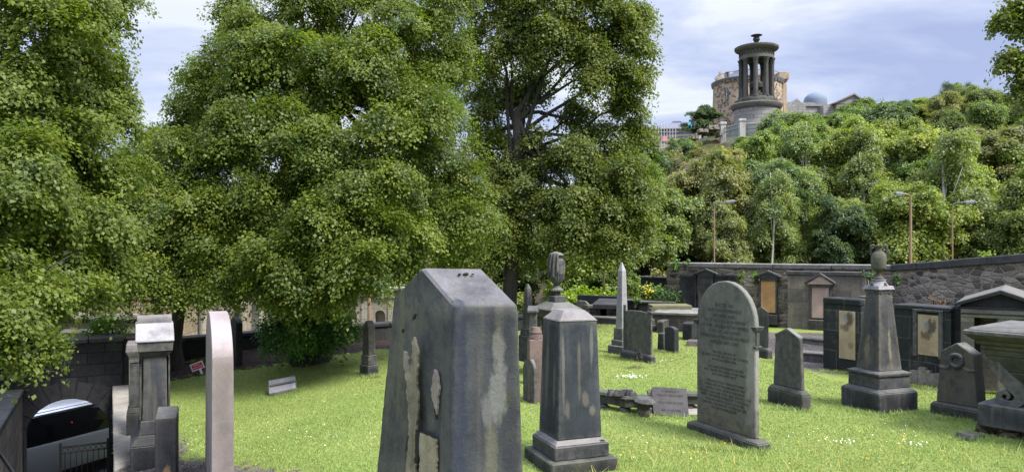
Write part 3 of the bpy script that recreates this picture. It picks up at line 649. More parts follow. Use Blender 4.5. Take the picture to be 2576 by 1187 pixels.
# chamfered right arris near the top and worn shoulder at the far left
b = B().add(v, [(3, 2, 1, 0), (0, 1, 5, 4), (1, 2, 6, 9, 5), (2, 3, 7, 6), (3, 0, 4, 8, 7), (4, 5, 9, 8), (7, 8, 9, 6)])
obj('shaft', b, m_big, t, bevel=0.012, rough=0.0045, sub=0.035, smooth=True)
nl = (Cb - Ab).cross(A - Ab).normalized()
if nl.y > 0: nl = -nl
def onleft(px, py, off=0.004):
    o_ = Vector((0, 0, CH)); d = (U(px, py, 1) - o_); tt = (A - o_).dot(nl) / d.dot(nl); return o_ + d * tt + nl * off - O
def z2(p): return (610.3 + p[0] * .4727, 626 + p[1] * .4727)
def patch(name, pts, m, off=0.004, jag=1.2, th=0.012):
    P = []
    for i, p in enumerate(pts):
        q = Vector(pts[(i + 1) % len(pts)]); p = Vector(p); k = max(1, int((q - p).length / 14))
        for j in range(k):
            u = p + (q - p) * j / k; P.append(z2((u.x + random.uniform(-3, 3) * jag, u.y + random.uniform(-3, 3))))
    F3 = [onleft(*p, off) for p in P]; n = len(F3)
    bb = B().add(F3 + [p - nl * th for p in F3], [tuple(range(n))] + [(i, (i + 1) % n, (i + 1) % n + n, i + n) for i in range(n)])
    return obj(name, bb, m, t)
patch('flaked_patch', [(905, 500), (918, 470), (932, 530), (934, 620), (925, 700), (938, 800), (930, 880), (925, 960), (922, 1040), (915, 1120), (935, 1240), (870, 1240), (880, 1060), (888, 980), (885, 900), (874, 720), (866, 660), (890, 640), (905, 590)], m_ochre)
patch('flaked_patch', [(862, 545), (872, 548), (885, 580), (888, 640), (872, 655), (860, 640)], m_chip)
patch('flaked_patch', [(1020, 637), (1034, 650), (1050, 730), (1040, 800), (1032, 890), (1018, 820), (1006, 745), (1014, 690)], m_chip)
patch('flaked_patch', [(950, 975), (985, 988), (1030, 1005), (1036, 1080), (1030, 1240), (942, 1240), (945, 1100), (940, 1040)], m_ochre)
patch('crack', [(925, 960), (945, 978), (941, 1090), (934, 1140), (926, 1100)], m_black, 0.005, 0.3)
patch('crack', [(905, 377), (912, 352), (922, 344), (917, 366)], m_black, 0.005, 0.3)
patch('crack', [(883, 990), (887, 992), (878, 1078), (872, 1070)], m_black, 0.006, 0.3)
patch('crack', [(1024, 850), (1029, 852), (1037, 905), (1032, 905)], m_black, 0.006, 0.2)
patch('crack', [(852, 428), (856, 428), (854, 445), (851, 445)], m_black, 0.005, 0.2)
patch('crack', [(955, 968), (975, 968), (1010, 990), (1030, 1000), (1028, 1006), (985, 986), (955, 975)], m_black, 0.0055, 0.2)
def lumps(name, label, cat, P, n, r, m, spread=1.0, flat=0.6):
    bb = B()
    for i in range(n):
        c0 = (P.x + random.gauss(0, r * spread), P.y + random.gauss(0, r * spread * .7), P.z + random.uniform(0, r * .3)); rr = r * random.uniform(.4, .8)
        prof = [(rr * math.sin(k * math.pi / 5) * random.uniform(.8, 1.2), -rr * flat * math.cos(k * math.pi / 5)) for k in range(6)]
        bb.lathe(prof, 7, c0, a0=random.random())
    return tag(obj(name, bb, m, rough=r * .25, sub=r * .5), label, cat)
m_twig = plain("dead_twigs", (0.045, 0.03, 0.028), 0.95, 0.1, 0, 0.5, 60)
lumps('moss_clump', 'small dark lump of moss on the ridge end of the big gravestone', 'moss', U(1069, 667, 3.62), 5, 0.016, m_twig)
P_ = U(1166, 690, 3.66)
lumps('dead_moss_clump', 'brown clump of dead moss on the sloping top of the big gravestone', 'moss', P_, 9, 0.016, m_twig, 1.3)
# 2. square pedestal --------------------------------------------------------
f = Fit(1388, 1203, 1318, 1555, square=True)
t = T('pedestal_monument', 'blue-grey square gravestone pedestal with pale run-off streaks and a lichen-crusted hipped top', 'gravestone', f)
w_, d_ = f.w, f.d
def sec(bb, z0, z1, i0, i1): bb.cb(w_ - 2 * i0, d_ - 2 * i0, z0, w_ - 2 * i1, d_ - 2 * i1, z1); return bb
h1 = f.h(1168); h2 = f.h(1118, .1); h3 = f.h(812, .15); h4 = f.h(781, .35)
obj('plinth', sec(B(), 0, h1, 0, 0), m_dark2, t, bevel=0.014, rough=0.006, sub=0.07, smooth=True)
bb = sec(B(), h1, h2 - .035, 0.075, 0.075); obj('base', bb, m_dark, t, bevel=0.012, rough=0.004, sub=0.07, smooth=True)
obj('base_moulding', sec(B(), h2 - .035, h2 + .02, 0.085, 0.13), m_cap, t, bevel=0.01, rough=0.006, sub=0.06)
obj('shaft', sec(B(), h2 + .0205, h3, 0.14, 0.18), m_slate2, t, bevel=0.01, rough=0.003, sub=0.07, smooth=True)
obj('hipped_top', sec(sec(B(), h3, h3 + .012, 0.175, 0.175), h3 + .0121, h4, 0.178, 0.29), m_cap, t, bevel=0.006, rough=0.003, sub=0.07)
lumps('moss_clump', 'green moss tuft on the base ledge of the blue-grey pedestal', 'moss', U(1515, 1108, 8.45), 12, 0.02, plain("moss", (0.035, 0.045, 0.012), 0.95, 0.1, 0, .4, 50), .8)
# 3. arched headstone -------------------------------------------------------
def headstone(name, label, f, top, kind, m, plinth, pm=None, wide='y', inset=(0.08, 0.05), edge=None, **kw):
    """wide='y': broad face looks along local -x (seen on the left); 'x': broad face looks along local -y"""
    t = T(name, label, 'gravestone', f, kw.get('group'), kw.get('tilt', (0, 0)))
    pm = pm or m; hp = f.h(plinth); ht = f.h(top, kw.get('dy', .1)); W, Dp = f.w, f.d
    bt = kw.get('batter', 0); shz = kw.get('shz', 0); sh = kw.get('sh', 0)
    if plinth < 1e4 and hp > 0.07:
        bb = B().cb(W, Dp, 0, W, Dp, hp * .8).cb(W, Dp, hp * .8 + .0002, W - inset[1] * 1.3, Dp - inset[0] * 1.3, hp)
        obj('plinth', bb, pm, t, bevel=0.012, rough=kw.get('rough', 0.005), sub=0.09, smooth=True)
    else: hp = 0
    if wide == 'y':
        bb = B().prism(outline(Dp - 2 * inset[0], hp, ht, kind, bt, sh, shz), -(W / 2 - inset[1]), W / 2 - inset[1], 'x')
    else:
        bb = B().prism(outline(W - 2 * inset[0], hp, ht, kind, bt, sh, shz), -(Dp / 2 - inset[1]), Dp / 2 - inset[1], 'y')
    obj('slab', bb, m, t, bevel=kw.get('bv', 0.012), rough=kw.get('rough', 0.003), sub=0.08, smooth=True)
    return t, hp, ht
f = Fit(1907, 1137, 1727, 1941, 64)
t, hp, ht = headstone('arched_headstone', 'tall grey round-arched headstone covered in worn lettering with small side brackets', f, 708, 'round', m_grey, 1112, m_dark2, 'y', (0.13, 0.075), dy=.45)
fw = f.d - .26; fx = -(f.w / 2 - .075)
L1 = [("ERECTED  1862", .34), ("IN AFFECTIONATE REMEMBRANCE OF", .62), ("HIS WIFE AND", .42), ("THIS STONE IS PLACED IN MEMORY", .78), ("OF THEIR CHILDREN BY THE MEMBERS", .86), ("OF THE CITY AND COUNTY", .62), ("INTERRED NEAR BY THE ELDERS AND FRIENDS", .9), ("RESPECTED AND LOVED", .52)]
text('worn_inscription', L1, m_ink2, t, fw * .92, ht - .36, 0.072, 0.0, fx - .003, rot=(R(90), 0, R(-90)))
o = t.children[-1]; o.location = (fx - .003, 0, ht - .36)
L2 = [[("WHO DIED 22ND JAN. 1872", .44), ("82 YEARS, FOR THE SERVICE OF HIS COUNTRY", .86), ("IN HIS EIGHTIETH YEAR.", .46)], [('"LORD ON A THRONE ABOVE THE SKIES', .7), ("AND UNDER THE SHADE OF HIS HAND", .78), ('AM I SAFE IN MY REST"', .46)], [('"THERE IS A HOUSE NOT MADE WITH HANDS', .72), ("ETERNAL AND ON HIGH AND HERE MY SPIRIT", .76), ("WAITING STANDS IN HOPE AND PEACE", .72), ("TILL GOD SHALL BID IT FLY AND SHORTLY THIS", .96), ("WITH THE PRISON WALLS MY SOUL SHALL", .92), ("BREAK AND FROM ITS CELL OF CLAY BE FREE", .7), ("FAITHFUL THE PROMISE OF ETERNAL LIFE", .8), ('IN A SON FOREVER BLESSED"', .48)]]
ln_ = 0
for st_ in L2:
    o = text('inscription', st_, m_ink, t, fw * .92, 0, 0.051, 0.0, 0, rot=(R(90), 0, R(-90))); o.location = (fx - .003, 0, ht - 1.0 - ln_ * .051); ln_ += len(st_) + 1
for sgn in (-1, 1):
    zc = ht - fw / 2 - 0.03
    bb = B()
    yy = sgn * fw / 2
    bb.cb(f.w - .11, .06, zc - .03, f.w - .07, .1, zc + .03, 0, yy); bb.cb(f.w - .17, .03, zc - .22, f.w - .17, .035, zc - .0305, 0, yy); bb.cb(f.w - .12, .06, zc - .25, f.w - .12, .06, zc - .2205, 0, yy)
    obj('bracket', bb, m_dark, t, bevel=0.006)
bb = B(); zz = hp + .02
# lime-stained patch at the foot of the face
pts = []
for i in range(25):
    u = -fw * .48 + fw * .93 * i / 24; pts.append((u, hp + .13 + .07 * math.sin(i * .9) * math.sin(i * 2.3) + .09 * (1 - i / 24)))
pts = [(-fw * .48, hp + .03)] + pts + [(fw * .45, hp + .03)]
bb.prism([(-p[0], p[1]) for p in pts], fx - .004, fx + .01, 'x'); obj('scaled_patch', bb, stone("scaled_stone", (0.085, 0.078, 0.06), (0.05, 0.045, 0.038), (0.17, 0.155, 0.12), .4, None, .5), t)
# 4. shouldered dark headstone
f = Fit(2008, 1031, 1930, 2040, 72, w=None)
f = Fit(2018, 1034, 1930, 2041, 68)
t, hp, ht = headstone('dark_headstone', 'dark slate-coloured headstone with a shallow pointed top, just right of the arched headstone', f, 826, 'gable', m_slate, 985, m_dark2, 'y', (0.07, 0.06), shz=.13, batter=.05, dy=.35)
bb = B().prism([(y, z + .004) for y, z in [(-(f.d / 2 - .13), ht - .125), (0, ht), (f.d / 2 - .13, ht - .125), (f.d / 2 - .13, ht - .165), (0, ht - .045), (-(f.d / 2 - .13), ht - .165)]], -(f.w / 2 - .045), f.w / 2 - .045, 'x')
obj('cap_moulding', bb, m_mid, t, bevel=0.006)
# 5. tapered urn monument
f = Fit(2212, 1042, 2115, 2310, square=True); w_, d_ = f.w, f.d
t = T('urn_monument', 'tall tapering square monument with patchy ochre stains, carved gables and a two-handled urn on top', 'monument', f)
hA, hB, hC, hD, hE = f.h(992), f.h(981, .08), f.h(950, .08), f.h(937, .1), f.h(735, .2)
obj('plinth', sec(sec(B(), 0, hA, 0, 0), hA + .0002, hB, 0, .075), m_dark, t, bevel=0.012, rough=0.005, sub=0.08, smooth=True)
obj('base', sec(B(), hB, hC, 0.075, 0.08), m_dark, t, bevel=0.01, rough=0.003, sub=0.09)
i1 = .16; obj('rope_moulding', sec(sec(B(), hC, hC + .05, 0.055, 0.055), hC + .0502, hD, .07, i1 - .005), m_dark, t, bevel=0.018, seg=2, rough=0.004, sub=0.04, smooth=True)
i2 = .265; obj('shaft', sec(B(), hD, hE, i1, i2), m_tap, t, bevel=0.008, rough=0.004, sub=0.07, smooth=True)
hw = w_ / 2 - i2; gb = B()
for k in range(4):
    ca, sa = math.cos(k * math.pi / 2), math.sin(k * math.pi / 2)
    p3 = [(-hw - .015, hE - .03), (hw + .015, hE - .03), (hw + .015, hE + .03), (hw * .45, hE + .07), (0, hE + .15), (-hw * .45, hE + .07), (-hw - .015, hE + .03)]
    v = [(x * ca - (-hw - .014) * -sa * -1 if False else x * ca - (-(hw + .014)) * sa, x * sa + (-(hw + .014)) * ca, z) for x, z in p3] + [(x * ca - (-(hw - .06)) * sa, x * sa + (-(hw - .06)) * ca, z) for x, z in p3]
    gb.add(v, [tuple(range(7)), tuple(range(13, 6, -1))] + [(i, i + 7, (i + 1) % 7 + 7, (i + 1) % 7) for i in range(7)])
obj('gabled_cornice', gb, m_dark, t, bevel=0.006)
for k in range(2):
    for sx_ in (-1, 1):
        rb = B()
        for q_ in range(12):
            a = q_ * math.pi / 6; a2 = (q_ + 1) * math.pi / 6
            cxx, r0 = sx_ * (hw - .045), .024
            p, q2 = (cxx + r0 * math.cos(a), hE - .01 + r0 * math.sin(a)), (cxx + r0 * math.cos(a2), hE - .01 + r0 * math.sin(a2))
            yy = -(hw + .017)
            pa = [(p[0], yy, p[1]), (q2[0], yy, q2[1])] if k == 0 else [(yy, p[0], p[1]), (yy, q2[0], q2[1])]
            rb.tube(pa, 0.006, 4)
        obj('rosette', rb, m_mid, t)
bz = hE + .03
obj('urn_base', B().cb(.34, .34, bz, .3, .3, bz + .06).lathe([(0, bz + .06), (.15, bz + .06), (.12, bz + .1), (.1, bz + .14), (.12, bz + .16), (0, bz + .16)], 20), m_pcap, t, bevel=0.005)
uz = f.h(703, .3); ub = f.h(665, .3); ut = f.h(622, .3); k_ = 1.0
prof = [(0, uz - .06), (.085, uz - .06), (.09, uz - .03), (.045, uz + .0), (.04, uz + .05), (.07, uz + .09), (.115, uz + .12), (.12, uz + .15), (.13, uz + .155), (.132, ub + .03), (.125, ub + .05), (.085, ub + .14), (.052, ub + .16), (.048, ut - .05), (.075, ut - .03), (.078, ut), (0.04, ut + .005), (0, ut)]
prof = [(0, bz + .158), (.085, bz + .16), (.09, bz + .19), (.05, bz + .22), (.042, bz + .27), (.075, bz + .31), (.118, bz + .335), (.127, bz + .35), (.13, bz + .42), (.135, bz + .5), (.12, bz + .57), (.085, bz + .605), (.058, bz + .62), (.05, bz + .665), (.075, bz + .69), (.08, bz + .71), (0, bz + .712)]
prof = [(r_ * .88, z) for r_, z in prof]
urn = obj('urn', B().lathe(prof, 28), stone("mossy_urn_stone", (0.085, 0.085, 0.065), (0.045, 0.045, 0.04), (0.15, 0.14, 0.11), .4, None, .2, .2), t, smooth=True)
hb = B()
for sg in (-1, 1):
    hb.tube([(sg * x * .66, -sg * x * .53, z) for x, z in [(.06, bz + .69), (.1, bz + .715), (.135, bz + .70), (.14, bz + .64), (.13, bz + .56), (.115, bz + .53)]], [.018, .022, .024, .022, .018, .014], 8)
obj('handles', hb, m_dark, urn, smooth=True)
# 6. headstone with wreath
f = Fit(2468, 1062, 2339, 2500, 60); 
t, hp, ht = headstone('wreath_headstone', 'dark low headstone carved with a round wreath, just left of the sarcophagus', f, 862, 'gable', stone("wreath_stone", (0.06, 0.06, 0.06), (0.035, 0.036, 0.04), (0.12, 0.11, 0.08), .4, (0.17, 0.17, 0.165), .15, .2), 1030, m_dark2, 'y', (0.07, 0.05), shz=.15, batter=.07, dy=.35)
fx = -(f.w / 2 - .05)
wb = B().tube([(fx - .012, .09 * math.cos(k * math.pi / 12), ht - .27 + .09 * math.sin(k * math.pi / 12)) for k in range(25)], .034, 8, False)
wb.lathe([(0, -.01), (.03, -.01), (.02, .012), (0, .016)], 10)
o = obj('wreath', B().tube([(fx - .012, .09 * math.cos(k * math.pi / 12), ht - .27 + .09 * math.sin(k * math.pi / 12)) for k in range(25)], .034, 8, False), m_dark, t, rough=.008, sub=.02, smooth=True)
bb = B()
for sg in (-1, 1):
    bb.tube([(fx - .005, sg * .06, ht - .33), (fx - .01, sg * .16, ht - .40), (fx - .005, sg * .27, ht - .385)], .012, 6)
    for q_ in range(7): bb.cb(.02, .02, ht - .40, .016, .02, ht - .36, fx - .006, sg * (.13 + .02 * q_))
obj('carved_branches', bb, m_mid, t)
# 7. sarcophagus on scroll feet
f = Fit(2458, 1071, 2425, 2960, a=141.9, w=2.3, d=1.35, Y=10.2)
f.z = 0.0
sl_ = T('sarcophagus', 'great green-grey stone sarcophagus on scrolled feet over a heavy slab at the right edge', 'tomb', f); t = sl_
t.location.z = 0
W, Dp = f.w, f.d
zz = lambda py, dy=0.0: CH - (py - HY) / F * (f.Y + dy)
zs0, zs1 = zz(1069), zz(1012)
obj('base_slab', B().cb(W, Dp, zs0, W, Dp, zs1), m_slate, t, bevel=0.015, rough=0.008, sub=0.1, smooth=True)
kq = .3164 / F * f.Y
zc = lambda zy: zs1 + (727 - zy) * kq
zl0, zl1 = zc(185), zc(140)
obj('chest', B().cb(W - .95, Dp - .5, zc(600), W - .5, Dp - .3, zc(470)).cb(W - .4999, Dp - .2999, zc(470) + .0002, W - .16, Dp - .14, zc(350)), m_sarc, t, bevel=0.012, rough=0.004, sub=.1, smooth=True)
obj('cornice', B().cb(W - .13, Dp - .12, zc(349), W - .11, Dp - .1, zc(300)).cb(W - .07, Dp - .07, zc(299.8), W - .05, Dp - .04, zc(262)).cb(W + .02, Dp + .02, zc(261.8), W + .06, Dp + .06, zc(225)).cb(W + .10, Dp + .10, zc(224.8), W + .24, Dp + .24, zl0 - .0005), m_sarc, t, bevel=0.014, rough=0.004, sub=.1, smooth=True)
obj('lid', B().cb(W + .26, Dp + .26, zl0, W + .27, Dp + .27, zl1 - .015).cb(W + .2, Dp + .2, zl1 - .0148, W + .1, Dp + .1, zl1 + .03), m_mid, t, bevel=0.012, rough=0.006, sub=.1, smooth=True)
pth = [(440, 320), (475, 380), (520, 450), (575, 520), (630, 575), (668, 620), (672, 670), (640, 705), (595, 716), (550, 705), (528, 672), (538, 640), (566, 626), (592, 640), (594, 664), (574, 674)]
wds = [66, 74, 84, 92, 96, 90, 74, 62, 54, 48, 42, 36, 30, 25, 19, 14]
sm_p, sm_w = [], []
for i in range(len(pth) - 1):      # Catmull-Rom
    p = [Vector(pth[max(0, min(len(pth) - 1, i + q))]) for q in (-1, 0, 1, 2)]
    for u in (0, .33, .66):
        sm_p.append(.5 * ((2 * p[1]) + (p[2] - p[0]) * u + (2 * p[0] - 5 * p[1] + 4 * p[2] - p[3]) * u * u + (3 * p[1] - p[0] - 3 * p[2] + p[3]) * u ** 3)); sm_w.append(wds[i] + (wds[i + 1] - wds[i]) * u)
sm_p = [Vector(((q.x - 398) * kq, zc(q.y))) for q in sm_p]; sm_w = [q * kq for q in sm_w]
def ribbon(pts, wd, t0, t1):
    L_, R_ = [], []
    for i, p in enumerate(pts):
        d = (pts[min(i + 1, len(pts) - 1)] - pts[max(0, i - 1)]).normalized(); n = Vector((-d.y, d.x)) * wd[i] / 2
        L_.append(p + n); R_.append(p - n)
    v = []
    for i in range(len(pts)):
        for p, yy in ((L_[i], t0), (R_[i], t0), (R_[i], t1), (L_[i], t1)): v.append((p.x, yy, p.y))
    n = len(pts); fs = [(0, 1, 2, 3), (4 * n - 1, 4 * n - 2, 4 * n - 3, 4 * n - 4)]
    for i in range(n - 1):
        for k in range(4): fs.append((i * 4 + k, i * 4 + 4 + k, i * 4 + 4 + (k + 1) % 4, i * 4 + (k + 1) % 4))
    return B().add(v, fs)
for (sx_, sy_) in ((-1, -1), (-1, 1), (1, -1), (1, 1)):
    bb = ribbon([Vector((-W / 2 + q.x, q.y)) for q in sm_p], sm_w, -Dp / 2 + .10, -Dp / 2 + .42)
    bb.v = [(x * (1 if sx_ < 0 else -1), y * (1 if sy_ < 0 else -1), z) for x, y, z in bb.v]
    obj('scroll_foot', bb, m_slate, t, bevel=.012, smooth=True)
# rubble footing under the slab
b = B()
for i in range(16):
    x = -W / 2 + .05 + random.random() * (W * .9); y = -Dp / 2 + .08 + random.random() * .3
    s_ = random.uniform(.12, .24); b.cb(s_ * 1.8, s_, -.1, s_ * 1.5, s_ * .9, min(zs0, .0 + random.uniform(.08, zs0)), x, y)
b.cb(W - .1, Dp - .3, -.2, W - .1, Dp - .3, zs0 - .001)
obj('rubble_footing', b, rubble("footing_rubble", [(0.05, 0.045, 0.035), (0.09, 0.075, 0.055), (0.13, 0.1, 0.08)], (0.04, 0.03, 0.02), 7, 2, .05), t, rough=.03, sub=.1)
b = B().cb(.34, .24, -.03, .28, .2, .07); o = obj('loose_stone', b, m_dark2, rough=.02, sub=.07); P_ = G(2440, 1102); o.location = P_; o.rotation_euler = (0, .1, .4)
tag(o, 'flat brown stone lying in the grass left of the sarcophagus footing', 'stone')
# 11. obelisk
f = Fit(1566, 893, 1528, 1601, square=True); w_, d_ = f.w, f.d
t = T('obelisk', 'slender pale grey obelisk on a stepped base', 'obelisk', f)
z1, z2_, z3, z4, z5 = f.h(872), f.h(858), f.h(827, .1), f.h(682, .15), f.h(660, .2)
obj('plinth', sec(sec(B(), 0, z1, 0, 0), z1 + .0002, z2_, .06, .06), m_mid, t, bevel=0.012, rough=.004, sub=.1)
obj('pedestal', sec(sec(B(), z2_, z3 - .02, w_ / 2 - .15, w_ / 2 - .14), z3 - .0198, z3 + .02, w_ / 2 - .145, w_ / 2 - .12), m_mid, t, bevel=0.01)
iw = w_ / 2 - (1580 - 1556) / 2 / F * f.Y * 1.05; it = w_ / 2 - .072
obj('shaft', sec(B(), z3 + .0202, z4, w_ / 2 - .108, it), m_pale, t, bevel=0.006, rough=.002, sub=.1)
obj('tip', sec(B(), z4, z5, it, w_ / 2 - .008), m_pale, t)
# 12. slab headstone with side piers
f = Fit(1637, 914, 1560, 1650, 62)
t, hp, ht = headstone('slab_headstone', 'mid grey slab headstone with a bowed top, leaning against the obelisk base', f, 783, 'round', m_mid, 893, m_dark, 'y', (0.06, 0.06), shz=.07, dy=.3)
bb = B()
for sg in (-1,):
    yy = sg * (f.d / 2 - .085)
    bb.cb(f.w - .1, .06, hp, f.w - .1, .06, ht + .03, 0, yy); bb.cb(f.w - .02, .15, ht - .02, f.w - .02, .15, ht + .02, 0, yy); bb.cb(f.w - .1, .08, ht + .0203, f.w - .1, .08, ht + .1, 0, yy)
obj('side_pier', bb, m_mid, t, bevel=.006)
yy = f.d / 2 - .085; bb = B().cb(f.w - .1, .07, hp, f.w - .1, .07, ht + .1, 0, yy); obj('side_pier', bb, m_dark, t, bevel=.006)
# 13. little stones
f = Fit(1671, 882, 1652, 1680, 60); headstone('small_headstone', 'small brown-grey headstone just left of the jet-black one', f, 838, 'flat', m_dark2, 9999, wide='y', inset=(0.01, 0.0), batter=.03, dy=.1)
f = Fit(1697, 889, 1671, 1709, 62); headstone('small_headstone', 'small jet-black headstone with a rounded broken shoulder on the grass', f, 822, 'clip', m_blk, 9999, wide='y', inset=(0.01, 0.0), sh=.12, shz=.05, dy=.1, rough=.008)
f = Fit(1740, 857, 1713, 1765, 40); 
t, hp, ht = headstone('small_headstone', 'short black block gravestone with a curved top before the stained plinth', f, 811, 'round', m_blk, 9999, m_dark2, wide='x', inset=(0.04, 0.02), shz=.05, dy=.1)
f = Fit(1668, 838, 1660, 1700, 30, d=.2); headstone('small_headstone', 'weathered stub of a headstone behind the jet-black one', f, 806, 'clip', m_dark2, 9999, wide='x', inset=(0.02, 0.0), sh=.05, shz=.04)
P_ = G(1750, 872); b = B().cb(.9, .4, 0, .8, .34, .17); o = obj('grave_slab', b, stone("brown_slab", (0.1, 0.08, 0.075), (0.05, 0.045, 0.045), (0.17, 0.15, 0.14), .2, (0.14, 0.12, 0.12), .2), bevel=.03, seg=2); o.location = (P_.x + .25, P_.y + .2, P_.z - .03); o.rotation_euler = (0, 0, -.35)
tag(o, 'low brown coped grave slab beside the short black block', 'grave slab')
# 14. small obelisk at left of the urn pedestal
f = Fit(1325, 875, 1304, 1352, square=True, Y=15.4); w_, d_ = f.w, f.d; f.loc = (f.loc[0], f.loc[1], f.z - .3); f.sink = .3
t = T('obelisk', 'short dark obelisk streaked with cream, left of the draped urn', 'obelisk', f)
obj('base', sec(sec(B(), 0, f.h(845), 0, 0), f.h(845) + .0002, f.h(828), .02, .03), m_dark, t, bevel=.01)
obj('shaft', sec(B(), f.h(828) + .0003, f.h(728), .05, .09), m_mid, t, bevel=.006, rough=.002, sub=.1)
obj('tip', sec(B(), f.h(728), f.h(715), .09, w_ / 2 - .01), m_mid, t)
# 15. draped urn on wide pedestal
f = Fit(1388, 925, 1345, 1458, square=True, Y=14.6); w_, d_ = f.w, f.d; f.loc = (f.loc[0], f.loc[1], f.z - .1); f.sink = .1
t = T('draped_urn_monument', 'broad dark pedestal carrying a large fluted urn draped with stone cloth', 'monument', f)
a1, a2, a3, a4, a5 = f.h(800), f.h(783), f.h(768, .1), f.h(760, .3), f.h(744, .4)
obj('pedestal', sec(sec(sec(B(), 0, a1 - .12, .1, .1), a1 - .1198, a1, .1, .03), a1 + .0002, a2, -.03, -.03), m_sarc, t, bevel=.01, rough=.004, sub=.1)
obj('cornice', sec(sec(B(), a2 + .0004, a2 + .03, -.05, -.05), a2 + .0302, a4, -.04, .15), m_roofst, t, bevel=.01, rough=.005, sub=.1)
obj('urn_step', sec(sec(B(), a4 + .0003, a5, .2, .2), a5 + .0002, a5 + .1, .27, .28), m_dark, t, bevel=.008)
s_ = f.Y / F; zb = a5 + .1003
Hu = (744 - 633) * s_ * 1.0 - .08
prof = [(0, 0), (.20, 0), (.2, .03), (.15, .06), (.1, .1), (.085, .13), (.11, .16), (.17, .22), (.215, .3), (.235, .4)]
zt = Hu
prof = [(r_ * .68, z * Hu / .95) for r_, z in prof]
obj('urn', B().lathe([(0, zb)] + [(r_, zb + z) for r_, z in prof[1:]] + [(.155, zb + .44 * Hu / .95), (0, zb + .44 * Hu / .95)], 32, flute=.09).lathe([(0, zb + .43 * Hu), (.163, zb + .43 * Hu), (.172, zb + .72 * Hu), (.15, zb + .79 * Hu), (.11, zb + .82 * Hu), (.11, zb + .89 * Hu), (.14, zb + .91 * Hu), (.13, zb + .94 * Hu), (.07, zb + .98 * Hu), (0, zb + Hu)], 28), m_mid, t, smooth=True)
# drape: folded cloth hanging over the top and left side
vv, ff = [], []; nu, nv = 15, 14
for i in range(nu):
    u = i / (nu - 1); a = R(165) + u * R(85)
    for j in range(nv):
        v_ = j / (nv - 1)
        if v_ < .25: rr = .04 + .12 * (v_ / .25); z = zb + Hu * (1.01 - .06 * v_ / .25)
        else: rr = .16 + .03 * math.sin((v_ - .25) * 2.5); z = zb + Hu * (.95 - .88 * (v_ - .25) * (1 - .28 * abs(math.sin(u * 5))))
        rr += .014 * math.sin(u * 22 + v_ * 2) * min(1, v_ * 3)
        vv.append((rr * math.cos(a), rr * math.sin(a), z))
for i in range(nu - 1):
    for j in range(nv - 1): k = i * nv + j; ff.append((k, k + 1, k + nv + 1, k + nv))
o = obj('stone_drape', B().add(vv, ff), m_mid, t, smooth=True); md = o.modifiers.new('thickness', 'SOLIDIFY'); md.thickness = .03
# 16. headstone with bracket behind
f = Fit(1478, 812, 1446, 1486, 62, Y=17.5); t, hp, ht = headstone('bracketed_headstone', 'small grey headstone with a curved shoulder bracket right of the draped urn', f, 757, 'clip', m_mid, 9999, wide='y', inset=(0.02, 0.02), sh=.12, shz=.06)
obj('bracket', B().cb(f.w + .06, .12, ht - .16, f.w + .06, .16, ht - .08, 0, -f.d / 2 + .02), m_mid, t, bevel=.01)
# 17. gabled slim stone, red granite pedestal, small round stone
f = Fit(1337, 850, 1333, 1362, 8, Y=13.2, d=.14); f.z = -.0; 
t = thing('gabled_stone', 'slim brown-grey stone with a small pediment between the obelisk and the blue-grey pedestal', 'gravestone', (f.c.x, f.c.y, 0), f.rz)
zq = lambda py, Y: CH - (py - HY) / F * Y
b = B().prism(outline(.22, -.1, zq(793, 13.2), 'flat'), -.07, .07); obj('shaft', b, m_dark2, t, bevel=.01)
b = B().prism([(-.15, zq(797, 13.2)), (.15, zq(797, 13.2)), (.15, zq(790, 13.2)), (0, zq(778, 13.2)), (-.15, zq(790, 13.2))], -.1, .1); obj('pediment', b, m_dark, t, bevel=.01)
P_ = U(1340, 930, 12.2)
t = thing('granite_pedestal', 'red granite pedestal with a turned ring, half hidden by the blue-grey pedestal', 'gravestone', (P_.x + .06, 12.4, 0), .12)
obj('block', B().cb(.3, .3, -.05, .25, .25, zq(856, 12.2)), m_red, t, bevel=.01)
obj('turned_ring', B().lathe([(0, zq(857, 12.2)), (.125, zq(857, 12.2)), (.125, zq(850, 12.2)), (.1, zq(843, 12.2)), (.105, zq(838, 12.2)), (.08, zq(833, 12.2)), (.075, zq(826, 12.2)), (0, zq(826, 12.2))], 20), m_red, t, smooth=True)
f = Fit(1343, 1016, 1315, 1352, 66); headstone('small_round_headstone', 'small grey round-topped headstone squeezed between the two big stones', f, 902, 'round', m_mid, 9999, wide='y', inset=(0.0, 0.0), dy=.1)
# 22. thin tall headstone behind the arched one
f = Fit(1932, 903, 1890, 1944, 66); headstone('thin_headstone', 'tall thin grey headstone standing behind the arched headstone', f, 771, 'gable', m_mid, 876, m_dark2, 'y', (0.06, 0.06), shz=.1, dy=.3)
